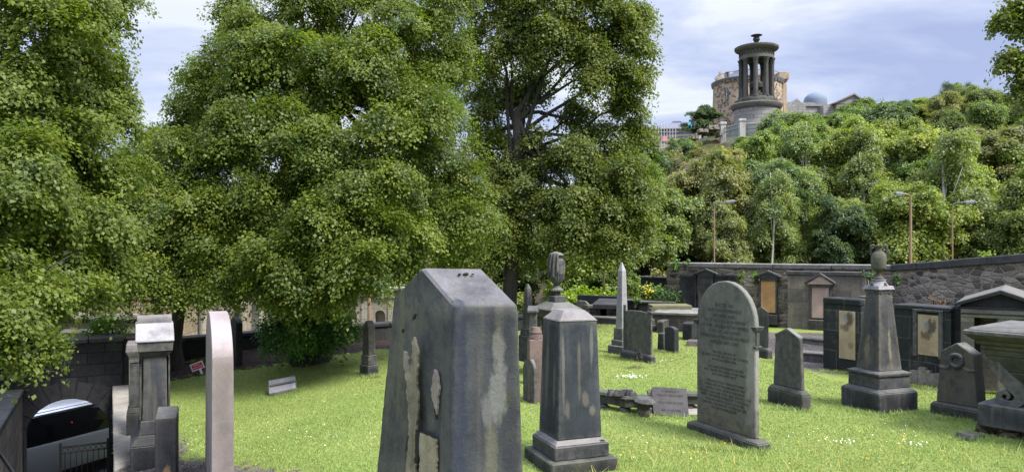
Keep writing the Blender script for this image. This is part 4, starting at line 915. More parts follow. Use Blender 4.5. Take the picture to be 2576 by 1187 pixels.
# 23. small left headstone
f = Fit(925, 946, 904, 953, square=False, a=48); w_, d_ = f.w, f.d
f = Fit(926, 947, 904, 953, a=45)
t = T('small_gabled_headstone', 'small narrow dark headstone with a pointed top, standing alone by the bark bed', 'gravestone', f)
k1, k2, kt = f.h(920), f.h(895), f.h(806, .1)
obj('plinth', B().cb(f.w, f.d, 0, f.w, f.d, k1), m_dark, t, bevel=.01, rough=.003, sub=.08)
obj('base', B().cb(f.w - .05, f.d - .05, k1, f.w - .05, f.d - .05, k2), m_slate, t, bevel=.01)
obj('slab', B().prism(outline(f.d - .08, k2, kt, 'gable', .02, 0, .12), -(f.w / 2 - .045), f.w / 2 - .045, 'x'), m_dark2, t, bevel=.01, rough=.003, sub=.08)
fx = -(f.w / 2 - .07)
obj('arch_moulding', B().tube([(fx - .003, (f.d / 2 - .1) * .75 * math.cos(k * math.pi / 12), kt - .3 + .18 * math.sin(k * math.pi / 12)) for k in range(13)], .012, 5), m_mid, t)
# 24. fallen book stone
P_ = G(712, 985)
t = thing('fallen_stone', 'broken pale grey slab lying tilted in the grass on the left lawn', 'gravestone', (P_.x, P_.y + .05, P_.z + .07), R(14), tilt=(R(32), R(-9)))
b = B().fr((-.30, .26, -.2, .22, 0.02), (-.28, .24, -.18, .2, .10)); obj('slab', b, m_pcap, t, bevel=.01, rough=.012, sub=.06)
b = B().fr((-.27, .26, -.02, .04, .1005), (-.25, .25, -.01, .03, .135)); obj('ridge', b, m_mid, t, bevel=.008)
b = B().cb(.12, .1, -.05, .1, .1, .04, .2, -.15); obj('prop_stone', b, m_coping, t, bevel=.01)
# 25. sign
P_ = U(508, 941, 16.3); P_ = G(508, 940)
t = thing('warning_sign', 'small tilted red warning sign on a white stake at the lawn edge', 'sign', P_, R(6), tilt=(0, R(-21)))
sc_ = P_.y / F; m_white = plain("white_paint", (0.72, 0.7, 0.74), 0.5, 0.4, 0, .05)
m_redp = plain("red_paint", (0.55, 0.03, 0.07), 0.45, 0.4, 0, .05)
obj('stake', B().box(-.025, .025, .006, .016, -.05, 16 * sc_), m_white, t)
hw, zh = 16 * sc_, 19 * sc_
zb_ = 13 * sc_; obj('board', B().box(-hw - .03, hw - .03, -.006, .005, zb_, zb_ + zh), m_white, t)
obj('red_field', B().box(-hw - .03 + .022, hw - .03 - .022, -.0085, -.0065, zb_ + .022, zb_ + zh - .022), m_redp, t)
text('lettering', [("Beware", .68), ("Risk of fall", .95)], m_white, t, 2 * hw - .075, zb_ + zh * .60, zh * .31, -.0105, -.03, size=zh * .21)
# 26. black stele
f = Fit(594, 921, 580, 610, 62, Y=None); t, hp, ht = headstone('black_stele', 'tall narrow black stele with a carved edge, just right of the pink headstone', f, 802, 'round', m_blk, 9999, wide='y', inset=(0, 0), shz=.12, rough=.012)
# 27. pink headstone, edge on
f = Fit(531, 1310, 516, 589, a=None or 65, Y=8.0); f.w = .255; f.d = .85
f = Fit(531, 1310, 516, 590, a=66, Y=8.0)
t = T('pink_headstone', 'tall pink granite round-topped headstone seen edge-on', 'gravestone', f)
t.location.z = 0
zt = CH - (801 - HY) / F * 8.25; dd = max(f.d, .8)
t.location = (f.P.x + math.sin(f.a) * f.w / 2 - math.cos(f.a) * dd / 2, f.P.y + math.cos(f.a) * f.w / 2 + math.sin(f.a) * dd / 2, 0)
bb = B().prism(outline(dd, -.6, zt, 'round', .03, 0, .48, n=20), -f.w / 2, f.w / 2, 'x')
for i, v in enumerate(bb.v): 
    k = 1 - .1 * max(0, (v[2] + .3) / 2.1); bb.v[i] = (v[0] * k, v[1], v[2])
obj('slab', bb, m_pink, t, bevel=.006, rough=.002, sub=.06, smooth=True)
# 28. capped pillar headstone
P_ = U(388, 1160, 10.35); gz = float(g(P_.x, 10.4)); Yp = 10.35; s_ = Yp / F
x0 = (388 - CX) * s_
t = thing('capped_pillar', 'tall dark grave pillar under a big lilac-grey sloped capstone', 'gravestone', (x0, Yp, 0), R(27))
zP = lambda py, dy=0: CH - (py - HY) / F * (Yp + dy)
dpt = 1.0
obj('plinth', B().box(-.30, .12, 0, dpt + .2, gz - .1, zP(1120)).fr((-.30, .12, 0, dpt + .2, zP(1120)), (-.2, .12, .06, dpt + .1, zP(1095))).fr((-.2, .12, .06, dpt + .1, zP(1095) + .0003), (-.17, .12, .08, dpt + .1, zP(1060))), m_dark, t, bevel=.01, rough=.004, sub=.09)
obj('shaft', B().fr((-.155, .18, .1, dpt, zP(1150)), (-.135, .16, .1, dpt, zP(893, .1))), m_slate, t, bevel=.012, rough=.003, sub=.09, smooth=True)
obj('side_strip', B().box(.181, .205, .13, dpt, zP(1150), zP(900, .1)).box(-.185, -.157, .15, dpt, zP(1060), zP(900, .1)), m_dark2, t, bevel=.005)
obj('neck_moulding', B().fr((-.16, .19, .07, dpt, zP(895, .1)), (-.2, .23, .02, dpt + .05, zP(884, .05))), m_dark2, t, bevel=.008)
obj('fascia', B().fr((-.2, .235, .0, dpt + .1, zP(884)), (-.215, .245, -.01, dpt + .1, zP(860))), m_slate, t, bevel=.006)
obj('capstone', B().prism([(-.03, zP(860)), (-.03, zP(856)), (.26, zP(812, .26)), (.62, zP(812, .26)), (.95, zP(856)), (.95, zP(860))], -.235, .255, 'x'), m_pcap, t, bevel=.008, rough=.003, sub=.08, smooth=True)
obj('ridge_roll', B().prism([(.27 + .085 * math.cos(k * math.pi / 8) + .08, zP(814, .26) + .125 * math.sin(k * math.pi / 8)) for k in range(9)], -.215, .235, 'x'), m_cap, t, bevel=.006, rough=.006, sub=.04, smooth=True)
# 29. slim pillar
Yp = 12.0; x0 = (339 - CX) / F * Yp; zP = lambda py, dy=0: CH - (py - HY) / F * (Yp + dy)
t = thing('slim_pillar', 'slim dark grave pillar with yellow lichen on its flat cap, left of the capped pillar', 'gravestone', (x0, Yp, 0), R(25))
obj('plinth', B().box(-.125, .125, 0, .5, -.75, zP(1040)).fr((-.125, .125, 0, .5, zP(1040) + .0003), (-.1, .1, .03, .5, zP(1026))), m_dark2, t, bevel=.01, rough=.006, sub=.08)
obj('shaft', B().box(-.09, .09, .04, .5, zP(1026), zP(900)), m_dark, t, bevel=.008)
obj('cap', B().fr((-.09, .09, .04, .55, zP(900)), (-.13, .13, -.01, .6, zP(886))).fr((-.135, .135, -.015, .6, zP(886) + .0003), (-.125, .125, 0, .6, zP(860, .3))), m_cap, t, bevel=.008, rough=.004, sub=.06)
obj('frame_moulding', B().box(-.085, -.07, .025, .045, zP(1020), zP(905)).box(.07, .085, .025, .045, zP(1020), zP(905)).box(-.0695, .0695, .025, .045, zP(912), zP(905)), m_mid, t)
# 30. short post stone
Yp = 9.6; x0 = (417 - CX) / F * Yp; zP = lambda py, dy=0: CH - (py - HY) / F * (Yp + dy)
t = thing('short_post_stone', 'short dark stone post with a chipped ochre foot, in front of the capped pillar', 'gravestone', (x0, Yp, 0), R(19))
obj('post', B().prism([(-.0, -.75), (-.0, zP(1050)), (.1, zP(1043, .1)), (.32, zP(1024, .2)), (.34, -.75)], -.13, .125, 'x'), stone("chipped_post", (0.045, 0.047, 0.055), (0.025, 0.026, 0.032), (0.11, 0.1, 0.09), .3, (.12, .12, .12), .2, patches=[((0.01, -.0, -.36), (.06, .1, .14), (0.3, 0.2, 0.1), .9)]), t, bevel=.012, rough=.004, sub=.06, smooth=True)
# ---------------------------------------------------------------- back wall, tombs
def XY(px, Y): p = U(px, 620, Y); return (p.x, p.y)
def zat(py, Y): return CH - (py - HY) / F * Y
W1a, W1b = XY(1680, 26.0), XY(2250, 22.4)
tw, L1_ = wall_between('graveyard_wall', 'long rubble stone boundary wall with a flat grey coping behind the wall tablets', W1a, W1b, 0.55, m_rub1, -0.2, 1.88, m_capw, 0.16, 0.06, 1.7, rough=.008)
obj('return_face', B().box(-.06, .5, .02, 2.2, -.2, 1.75), m_rub1, tw, rough=.02, sub=.2)
W2a, W2b = XY(2238, 22.6), (11.4, 12.6)
tw2, L2_ = wall_between('graveyard_wall', 'dark purplish rubble wall climbing to the right edge under a heavy black coping', W2a, W2b, 0.55, m_rub2, -0.2, (1.84, 2.50), m_capd, 0.2, 0.06, 1.6, rough=.008)
def wallx(p0, p1, px):
    p0, p1 = Vector(p0), Vector(p1); d = (p1 - p0).normalized(); k = (px - CX) / F
    # p0.x + d.x*s = k*(p0.y + d.y*s)
    s_ = (k * p0.y - p0.x) / (d.x - k * d.y); return s_, p0 + d * s_
rz1 = math.atan2(W1b[1] - W1a[1], W1b[0] - W1a[0]); n1_ = Vector((math.sin(rz1), -math.cos(rz1)))
def tablet(px0, px1, py0, py1, name, label, panel, frame, off=0.0, ped=None, fr=.06, base=None, roofm=None, lintel=None):
    s0, P0 = wallx(W1a, W1b, px0); s1, P1 = wallx(W1a, W1b, px1); Ym = (P0.y + P1.y) / 2 - off; w_ = s1 - s0
    zt, zb = zat(py0, Ym), zat(py1, Ym); c_ = (P0 + P1) / 2 + n1_ * off
    t = thing(name, label, 'wall tablet', (c_.x, c_.y, 0), rz1)
    obj('panel', B().box(-w_ / 2 + .001, w_ / 2 - .001, -.05, .05, zb, zt), panel, t, bevel=.005, rough=.004, sub=.08)
    b = B()
    b.box(-w_ / 2 - fr, -w_ / 2, -.09, .04, zb - .05, zt); b.box(w_ / 2, w_ / 2 + fr, -.09, .04, zb - .05, zt); b.box(-w_ / 2 - fr - .02, w_ / 2 + fr + .02, -.11, .04, zt + .0005, zt + .09)
    obj('frame', b, frame, t, bevel=.006)
    if ped:
        hp = (zat(ped, Ym) - zt - .09); e_ = .14
        b = B().prism([(-w_ / 2 - fr - e_ + .06, zt + .092), (w_ / 2 + fr + e_ - .06, zt + .092), (0, zt + .06 + hp)], -.12, .04); obj('tympanum', b, panel if lintel else frame, t)
        b = B(); hw = w_ / 2 + fr + e_
        b.prism([(-hw, zt + .092), (-hw, zt + .15), (0, zt + .09 + hp + .05), (0, zt + .09 + hp - .03)], -.17, .04).prism([(0.0005, zt + .09 + hp - .03), (0.0005, zt + .09 + hp + .05), (hw, zt + .15), (hw, zt + .092)], -.17, .04)
        obj('pediment', b, roofm or frame, t, bevel=.006)
    if base:
        zq = zat(base, Ym); b = B().box(-w_ / 2 - fr - .02, w_ / 2 + fr + .02, -.22, .04, zq, zb - .052); obj('base_block', b, m_dark2, t, bevel=.01, rough=.006, sub=.1)
    return t
tablet(1719, 1749, 697, 785, 'wall_tablet', 'dark grey flat-topped tablet, leftmost on the back wall', m_dark, m_blk, .06, base=796)
tablet(1764, 1792, 697, 800, 'wall_tablet', 'pale greenish tablet under a small dark pediment with a pointed finial', m_mid, m_dark, .06, ped=678, base=812)
s0, P0 = wallx(W1a, W1b, 1775); 
tablet(1806, 1848, 697, 790, 'wall_tablet', 'black-framed tablet mostly hidden behind the arched headstone top', m_dark, m_blk, .06, base=812)
tablet(1916, 1953, 706, 786, 'wall_tablet', 'bright orange-ochre tablet under a dark pediment on the back wall', m_orange, m_dark, .06, ped=683, base=815, roofm=m_dark)
# ashlar bay
s0, P0 = wallx(W1a, W1b, 1986); s1, P1 = wallx(W1a, W1b, 2186)
off = .32
c0 = P0 + n1_ * off
t = thing('ashlar_bay', 'smooth stained ashlar bay built against the rubble wall round the pinkish tablet', 'wall', (c0.x, c0.y, 0), rz1)
Lb = s1 - s0; zt = zat(690, P0.y)
obj('wall_face', B().box(0, Lb, 0, off - .002, -.1, zt), m_ash, t)
obj('coping', B().box(-.04, Lb * .49, -.05, off - .07, zt, zt + .12).box(Lb * .49 + .012, Lb + .04, -.05, off - .07, zt, zt + .12), m_capd, t, bevel=.012, rough=.006, sub=.12)
tablet(2047, 2090, 722, 800, 'wall_tablet', 'pinkish tablet with a weathered ochre pediment on the smooth ashlar bay', m_pinkp, m_dark, off + .05, ped=690, base=838, roofm=m_dark, lintel=1)
tablet
for (px, py, nm) in ((1792, 640, 0),): pass
# panel tombs on the right
def dline(px0, Y0, px1, Y1): return XY(px0, Y0), XY(px1, Y1)
p0, p1 = dline(2071, 15.9, 2166, 15.15)
t, L_ = wall_between('panel_tomb', 'soot-black block tomb wall framing a pale ochre panel, left of the urn monument', p0, p1, .45, m_tomb, -.1, 1.38, m_tomb, 0.13, 0.03, 3, cat='tomb')
Yc = 15.6; obj('panel', B().box(-L_ * .21, L_ * .21, -.02, .05, zat(903, 15.4), zat(782, 15.4)), m_panel, t, bevel=.005, rough=.004, sub=.06).location = (L_ * .65, 0, 0)
p0, p1 = dline(2166, 15.9, 2200, 15.5)
t, L_ = wall_between('stone_pier', 'pale stone pier with a thin flat cap half hidden by the urn monument', p0, p1, .4, m_ash, -.1, 1.5, m_capd, 0.05, 0.08, 3, cat='wall')
p0, p1 = dline(2250, 14.55, 2392, 13.6)
t, L_ = wall_between('panel_tomb', 'soot-black block tomb wall framing a scorched ochre panel, right of the urn monument', p0, p1, .5, m_tomb, -.1, 1.38, m_blk, 0.1, 0.03, .8, cat='tomb', rough=.004)
xa, xb = wallx(p0, p1, 2309)[0], wallx(p0, p1, 2362)[0]
o = obj('panel', B().box(-(xb - xa) / 2, (xb - xa) / 2, -.01, .1, zat(893, 14) , zat(791, 14) ), m_panel, t, bevel=.005, rough=.005, sub=.05); o.location = ((xa + xb) / 2, 0, 0)
b = B(); b.box(xa - .08, xa - .005, -.04, .1, zat(898, 14), zat(784, 14)).box(xb + .005, xb + .09, -.04, .1, zat(898, 14), zat(784, 14)).box(xa - .08, xb + .09, -.05, .1, zat(784, 14) + .001, zat(778, 14)); obj('frame', b, m_mid, t, bevel=.005)
bb = B(); 
for i in range(16): bb.cb(random.uniform(.1, .25), .2, random.uniform(0, .05), random.uniform(.1, .2), .15, random.uniform(.1, .32), wallx(p0, p1, 2300)[0] + i * .05, -.02)
obj('broken_footing', bb, m_ash, t, rough=.01, sub=.08)
p0, p1 = dline(2386, 13.75, 2450, 13.35)
t, L_ = wall_between('stone_pier', 'plain black stone block pier between the scorched panel and the pedimented tomb', p0, p1, .6, m_lowwall, -.1, zat(772, 13.6), None, cat='wall')
# pedimented tomb
p0, p1 = XY(2416, 13.2), XY(2625, 12.5)
d_ = Vector((p1[0] - p0[0], p1[1] - p0[1])); L_ = d_.length
t = thing('pedimented_tomb', 'low temple-like tomb with a black pediment and grey slab roof at the right edge', 'tomb', (p0[0], p0[1], 0), math.atan2(d_.y, d_.x))
ze, za = zat(766, 13.1), zat(728, 13.0)
zl = zat(800, 13)
b = B().box(0, L_, .05, 2.2, zl + .0005, ze - .0705); obj('entablature', b, stone("stained_pale_stone", (0.16, 0.15, 0.125), (0.05, 0.05, 0.05), (0.22, 0.21, 0.18), .4, None, .2, dk=(.5, .6)), t, bevel=.01)
obj('cornice_band', B().box(-.03, L_ + .03, .02, 2.2, ze - .07, ze - .04).box(-.02, L_ + .02, .03, .2, ze - .17, ze - .15), m_blk, t, bevel=.005)
b = B().box(0, .2, .06, .3, -.1, zl).box(L_ - .2, L_, .06, .3, -.1, zl).box(.55, .75, .06, .3, -.1, zl).box(0, L_, .5, 2.2, -.1, zl); obj('pillars', b, m_ash, t, bevel=.01)
b = B().prism([(0, ze - .04), (L_, ze - .04), (L_ / 2, za - .06)], .08, 2.2); obj('tympanum', b, m_blk, t)
hw = L_ / 2 + .09
b = B().prism([(L_ / 2 - hw, ze - .04), (L_ / 2 - hw, ze + .02), (L_ / 2, za), (L_ / 2, za - .07)], -.05, .12).prism([(L_ / 2 + .0005, za - .07), (L_ / 2 + .0005, za), (L_ / 2 + hw, ze + .02), (L_ / 2 + hw, ze - .04)], -.05, .12)
obj('pediment_moulding', b, m_blk, t, bevel=.008, rough=.003, sub=.1)
b = B().prism([(L_ / 2 - hw, ze - .03), (L_ / 2 - hw, ze + .016), (L_ / 2, za - .004), (L_ / 2, za - .066)], .121, 2.3).prism([(L_ / 2 + .0005, za - .066), (L_ / 2 + .0005, za - .004), (L_ / 2 + hw, ze + .016), (L_ / 2 + hw, ze - .03)], .121, 2.3)
obj('roof', b, m_roofst, t, bevel=.008)
# low enclosures in the middle distance
def lowwall(px0, Y0, px1, Y1, ztop, th, label, m, mc, ch=.08, capn=1.2, z0=-.1, cat='wall', name='kerb_wall', rough=.006):
    a, e = dline(px0, Y0, px1, Y1); return wall_between(name, label, a, e, th, m, z0, ztop, mc, ch, .04, capn, cat=cat, rough=rough)
t, L_ = lowwall(1642, 22.9, 1800, 22.2, .5, 1.9, 'knee-high stained terrace plinth with a pale grey slab edge behind the small black headstones', m_encl, m_capw, .09, 1.3, cat='plinth', name='terrace_plinth')
lowwall(1452, 29.3, 1570, 28.2, zat(744, 28.8), .4, 'low wall of long black blocks under the yellow-green shrubs', m_lowwall, None)
lowwall(1612, 28.0, 1700, 27.0, zat(701, 27.5), .5, 'dark stepped block wall beside the yellow flowering shrub', m_lowwall, m_capd, .08)
lowwall(1608, 25.6, 1700, 25.2, zat(764, 25.4), .3, 'dark kerb wall in front of the yellow flowering shrub', m_lowwall, m_capd, .08)
lowwall(1560, 26.5, 1650, 26.0, zat(760, 26), .3, 'dark kerb wall between the obelisk and the slab headstone', m_lowwall, m_capd, .07)
lowwall(1487, 25.0, 1560, 24.6, .16, .3, 'grey kerb stone at the back edge of the lawn left of the obelisk', m_mid, m_roofst, .08)
P0 = XY(1487, 25.4)
t = thing('table_tomb', 'long black table tomb slab on stone supports behind the draped urn', 'tomb', (P0[0], P0[1], 0), R(-12))
obj('table_slab', B().box(0, 1.05, 0, 3.0, .46, .62), m_blk, t, bevel=.015, rough=.005, sub=.15)
obj('support', B().box(.1, .3, .2, 2.8, -.1, .4595), m_dark2, t, bevel=.02); obj('support', B().box(.7, .95, .1, 2.8, -.1, .4595), m_encl, t, bevel=.02)
P0 = XY(1640, 23.7); o = obj('mossy_grave_slab', B().box(0, 1.3, 0, .8, .3, .72), stone("mossy_slab", (0.12, 0.12, 0.07), (0.07, 0.07, 0.05), (0.16, 0.15, 0.09), .2, (0.17, 0.165, 0.07), .4), bevel=.05, seg=2); o.location = (P0[0], P0[1], 0); tag(o, 'flat grave slab covered in yellow-green moss behind the terrace plinth', 'grave slab')
P0 = XY(1640, 22.6); o = obj('block_pile', B().box(-.15, .12, 0, .3, -.1, .22).box(-.12, .1, .02, .3, .221, .38), m_dark2, bevel=.02, rough=.01, sub=.1); o.location = (P0[0], P0[1], 0); tag(o, 'two dark stone blocks stacked at the left end of the terrace plinth', 'stone')
P0 = G(2035, 905); t, L_ = lowwall(2010, 16.9, 2074, 16.6, .15, .25, 'low grey kerb stone on the gravel behind the dark pointed headstone', m_mid, m_roofst, .06)
lowwall(1960, 20.3, 2080, 19.2, .12, .25, 'pinkish-grey kerb on the gravel in front of the ashlar bay', m_ash, m_roofst, .07)
# 21 broken table tomb, fallen urn, leaning slab
Yb = 11.5; s_ = Yb / F; xo = (1640 - CX) * s_
def lx(px): return (px - 1640) * s_
def lz(py, Y=Yb): return CH - (py - HY) / F * Y
t = thing('broken_grave_surround', 'low broken octagonal stone grave surround standing on squat feet in the lawn', 'grave surround', (xo, Yb, 0))
def plank(pa, pb, z0, z1, m, nm, w_=.22):
    a, e = Vector(pa), Vector(pb); d = (e - a); L_ = d.length; rz = math.atan2(d.y, d.x)
    o = obj(nm, B().fr((0, L_, 0, w_, z0), (0, L_, 0, w_, z1 - .05)).fr((-.01, L_ + .01, -.03, w_ + .03, z1 - .0498), (-.01, L_ + .01, -.03, w_ + .03, z1 - .02)).fr((0, L_, -.01, w_, z1 - .0198), (0, L_, -.0, w_ - .01, z1)), m, t, bevel=.006)
    o.location = (a.x, a.y, 0); o.rotation_euler = (0, 0, rz)
plank((lx(1500), .50), (lx(1571), .02), .10, .27, m_dark2, 'surround_rail')
plank((lx(1571), .0), (lx(1640), -.02), .10, .27, m_dark2, 'surround_rail')
plank((lx(1640), .35), (lx(1775), .22), .10, .27, m_dark2, 'surround_rail')
for px, dy in ((1524, .4), (1575, .12), (1620, .12), (1728, .35), (1748, .35)):
    o = obj('foot', B().lathe([(0, 0), (.07, 0), (.10, .04), (.075, .08), (.09, .1), (0, .1)], 10), m_dark, t, smooth=True); o.location = (lx(px), dy, 0)
obj('base_slab', B().box(lx(1630), lx(1790), -.12, .5, 0, .03), m_coping, t, bevel=.01)
bb = B()
for i in range(14): bb.cb(.12, .1, 0, .07, .07, random.uniform(.05, .09), lx(random.uniform(1540, 1602)), .1 + random.uniform(-.05, .08))
o = obj('stone_rubble', bb, m_dark, rough=.015, sub=.05); o.location = (xo, Yb, .272); tag(o, 'heap of broken carved stone lying on the grave surround', 'rubble')
P_ = U(1619, 1043, 11.3)
t = thing('fallen_urn', 'broken stone urn with a flared leafy rim set beside the leaning inscribed slab', 'urn', (P_.x, P_.y, 0), 0, tilt=(R(3), R(4)))
pr = [(0, 0), (.07, 0), (.095, .03), (.105, .07), (.1, .11), (.085, .13), (.09, .17), (.105, .2), (.14, .225), (.165, .235), (.155, .25), (.12, .26), (0, .262)]
obj('urn_body', B().lathe(pr, 26, flute=.03), stone("urn_stone_brown", (0.075, 0.065, 0.05), (0.04, 0.036, 0.032), (0.13, 0.12, 0.1), .3, (0.06, .06, .06), .3), t, smooth=True)
obj('leaf_rim', B().lathe([(0, .262), (.155, .24), (.17, .243), (.12, .285), (0.07, .29), (0, .29)], 22, flute=.12), m_dark, t, smooth=True)
P_ = U(1640, 1046, 11.35)
t = thing('leaning_slab', 'dark inscribed stone slab leaning back against the broken grave surround', 'gravestone', (P_.x, P_.y, 0.02), R(-2), tilt=(R(-30), R(3)))
w_ = 93 * 11.35 / F; h_ = .46
obj('slab', B().prism([(0.02, 0), (w_, 0), (w_ - .01, h_), (.03, h_), (0, h_ - .05)], 0, .08), stone("slate_slab", (0.055, 0.052, 0.054), (0.035, 0.033, 0.036), (0.1, 0.09, 0.09), .2, None, .2), t, bevel=.01, rough=.004, sub=.08)
o = text('worn_inscription', [("TO THE MEMORY OF", .55), ("WILLIAM AND ROBERT", .8), ("", 0), ("WHO DIED IN JUNE", .75), ("", 0), ("AND OF HIS WIFE", .6)], m_ink2, t, w_ * .9, h_ - .09, .06, -.003, w_ / 2 + .01)
# ---------------------------------------------------------------- buildings on the left, street things
Yc = 31.0; x0 = (455 - CX) / F * Yc; x1 = (1035 - CX) / F * Yc; ztop = zat(735, Yc)
t = thing('screen_building', 'pale classical screen building with niches and round columns across the street behind the lime trees', 'building', (x0, Yc, 0))
def bx(px): return (px - 455) / F * Yc
zn0 = zat(812, Yc); ra = 14 / F * Yc
niches = [(885, 13), (956, 13), (810, 13)]
edges = []
L_ = x1 - x0; b = B(); xs = 0
for px, r_ in sorted(niches):
    r = r_ / F * Yc; c_ = bx(px); zs = zat(793, Yc)
    b.box(xs, c_ - r, 0, .6, -3, ztop); b.box(c_ - r, c_ + r, 0, .6, -3, zn0)
    for i in range(12):
        a0, a1 = math.pi * i / 12, math.pi * (i + 1) / 12
        b.prism([(c_ + r * math.cos(a0), zs + r * math.sin(a0)), (c_ + r * math.cos(a1), zs + r * math.sin(a1)), (c_ + r * math.cos(a1), ztop), (c_ + r * math.cos(a0), ztop)], 0, .6)
    xs = c_ + r
b.box(xs, L_, 0, .6, -3, ztop)
obj('wall', b, m_cream, t); obj('niche_back', B().box(bx(780), bx(990), .35, .59, zat(815, Yc), zat(770, Yc)), m_cream, t).location.y = 0.0
zt2 = ztop
obj('cornice', B().box(-.1, L_ + .1, -.18, .7, zt2, zt2 + .1).box(-.1, L_ + .1, -.3, .75, zt2 + .1005, zt2 + .2).box(-.05, L_, -.05, -.001, zt2 - .35, zt2 - .27), m_coping, t)
b = B()
for px in (735, 845, 918, 985): b.box(bx(px) - .13, bx(px) + .13, -.07, -.001, -3, zt2 - .36)
obj('pilasters', b, m_cream, t)
for px in (566, 620, 520):
    b = B().lathe([(0, -3), (.2, -3), (.2, -2.8), (.17, -2.75), (.155, zt2 - .6), (.2, zt2 - .52), (.22, zt2 - .4), (0, zt2 - .4)], 18, (0, 0, 0)); o = obj('column', b, m_cream, t, smooth=True); o.location = (bx(px), -.35, 0)
obj('column_gap_shade', B().box(bx(545), bx(556), -.05, -.002, -3, zt2 - .5).box(bx(636), bx(652), -.05, -.002, -3, zt2 - .5).box(bx(590), bx(600), -.05, -.002, -3, zt2 - .5).box(bx(500), bx(512), -.05, -.002, -3, zt2 - .5), m_mid, t)  # raised grey strips paint the shade in the gaps between columns
Yt = 22.5; x0 = (-60 - CX) / F * Yt; x1 = (356 - CX) / F * Yt
t = thing('tan_building', 'tan sandstone building base with a dark ledge glimpsed under the leftmost lime tree', 'building', (x0, Yt, 0))
L_ = x1 - x0
obj('wall', B().box(0, L_, 0, 4, -3, 3.2), m_tan, t); obj('ledge', B().box(-.1, L_ + .1, -.35, -.001, zat(800, Yt), zat(788, Yt)).box(-.1, L_ + .1, -.2, -.001, zat(836, Yt), zat(826, Yt)), m_coping, t, bevel=.01)
obj('ledge_shade_strip', B().box(0, L_, -.02, -.0015, zat(812, Yt), zat(801, Yt) - .001), m_blk, t)  # raised black strip paints the shade under the upper ledge
m_brownp = plain("brown_lamp_post", (0.22, 0.14, 0.09), 0.6, 0.4, 0, .1, 3)
m_greyp = plain("galvanised_steel", (0.13, 0.14, 0.15), 0.6, 0.3, .2, .1, 5)
m_lampg = plain("lamp_glass", (0.38, 0.42, 0.46), 0.3, 0.5, 0, .05)
def lamp(px, py_t, py_b, Y, dirx, label, arm, r, col=m_brownp, head=.55):
    P_ = U(px, py_b, Y); zt = zat(py_t, Y); z0 = min(P_.z, float(g(P_.x, Y))) - .3
    t = thing('street_lamp', label, 'street lamp', (P_.x, Y, z0), 0, 'street lamps along the road')
    h = zt - z0
    obj('post', B().tube([(0, 0, 0), (0, 0, h * .35), (0, 0, h * .36), (0, 0, h - .35)], [r * 1.2, r * 1.15, r, r * .75], 10), col, t, smooth=True)
    a = [(0, 0, h - .36), (dirx * .04 * arm, 0, h - .12), (dirx * .25 * arm, 0, h - .02), (dirx * arm, 0, h)]
    obj('arm', B().tube(a, r * .6, 8), col if dirx < 0 else m_greyp, t, smooth=True)
    b = B().fr((-.12 * head, head, -.13, .13, -.02), (0, head * .9, -.09, .09, .10)); o = obj('lamp_head', b, m_greyp, t, bevel=.02, smooth=True); o.location = (dirx * arm * .9, 0, h - .02); o.rotation_euler = (0, R(-6) * 1, 0 if dirx > 0 else math.pi)
    b = B().fr((0.05, head * .8, -.09, .09, -.07), (0.02, head * .85, -.11, .11, -.0205)); obj('lamp_glass', b, m_lampg, o, bevel=.01)
    return t
lamp(1797, 508, 655, 43, 1, 'leftmost of the three brown street lamps above the wall, thin arm pointing right', .75, .045)
lamp(2291, 488, 668, 33, -1, 'tallest street lamp, brown with a pale boxy head pointing left', .42, .065, head=.36)
lamp(2396, 509, 660, 42, 1, 'brown street lamp nearest the right edge with its thin arm to the right', .8, .045)
lamp(1864, 412, 452, 66, -1, 'short pale street lamp among the trees on the hillside path', .35, .1, m_greyp, .4)
P_ = U(929, 812, 21.6); t = tag(obj('wooden_post', B().tube([(0, 0, -1), (0, 0, 1.45)], .055, 8), plain("bare_wood", (0.28, 0.2, 0.13), .8, .2, 0, .2, 6), smooth=True), 'slim tan wooden post standing behind the small pointed headstone', 'post'); t.location = (P_.x, P_.y, .0)
P_ = U(1519, 742, 31.2); t = tag(obj('wooden_post', B().tube([(0, 0, -1.2), (0, 0, 1.2)], .05, 8), plain("dark_wood", (0.09, 0.06, 0.04), .8, .2, 0, .2, 6), smooth=True), 'thin dark brown post rising from the yellow-green shrubs', 'post'); t.location = (P_.x, P_.y, .5)
P_ = U(1045, 662, 28); t = thing('signal_cabinet', 'small grey and white signal head on a post just left of the big gravestone top', 'signal', (P_.x, P_.y, -2.9))
obj('post', B().tube([(0, .05, 0), (0, .05, P_.z + 2.9)], .05, 8), m_greyp, t); hh = P_.z + 2.9
obj('housing', B().box(-.14, .12, -.1, .1, hh, hh + .24), plain("dark_blue_grey", (0.07, 0.09, 0.11), .5), t, bevel=.01); obj('hood', B().fr((-.16, .14, -.16, .12, hh + .241), (-.14, .12, -.1, .1, hh + .33)), m_lampg, t, bevel=.01)
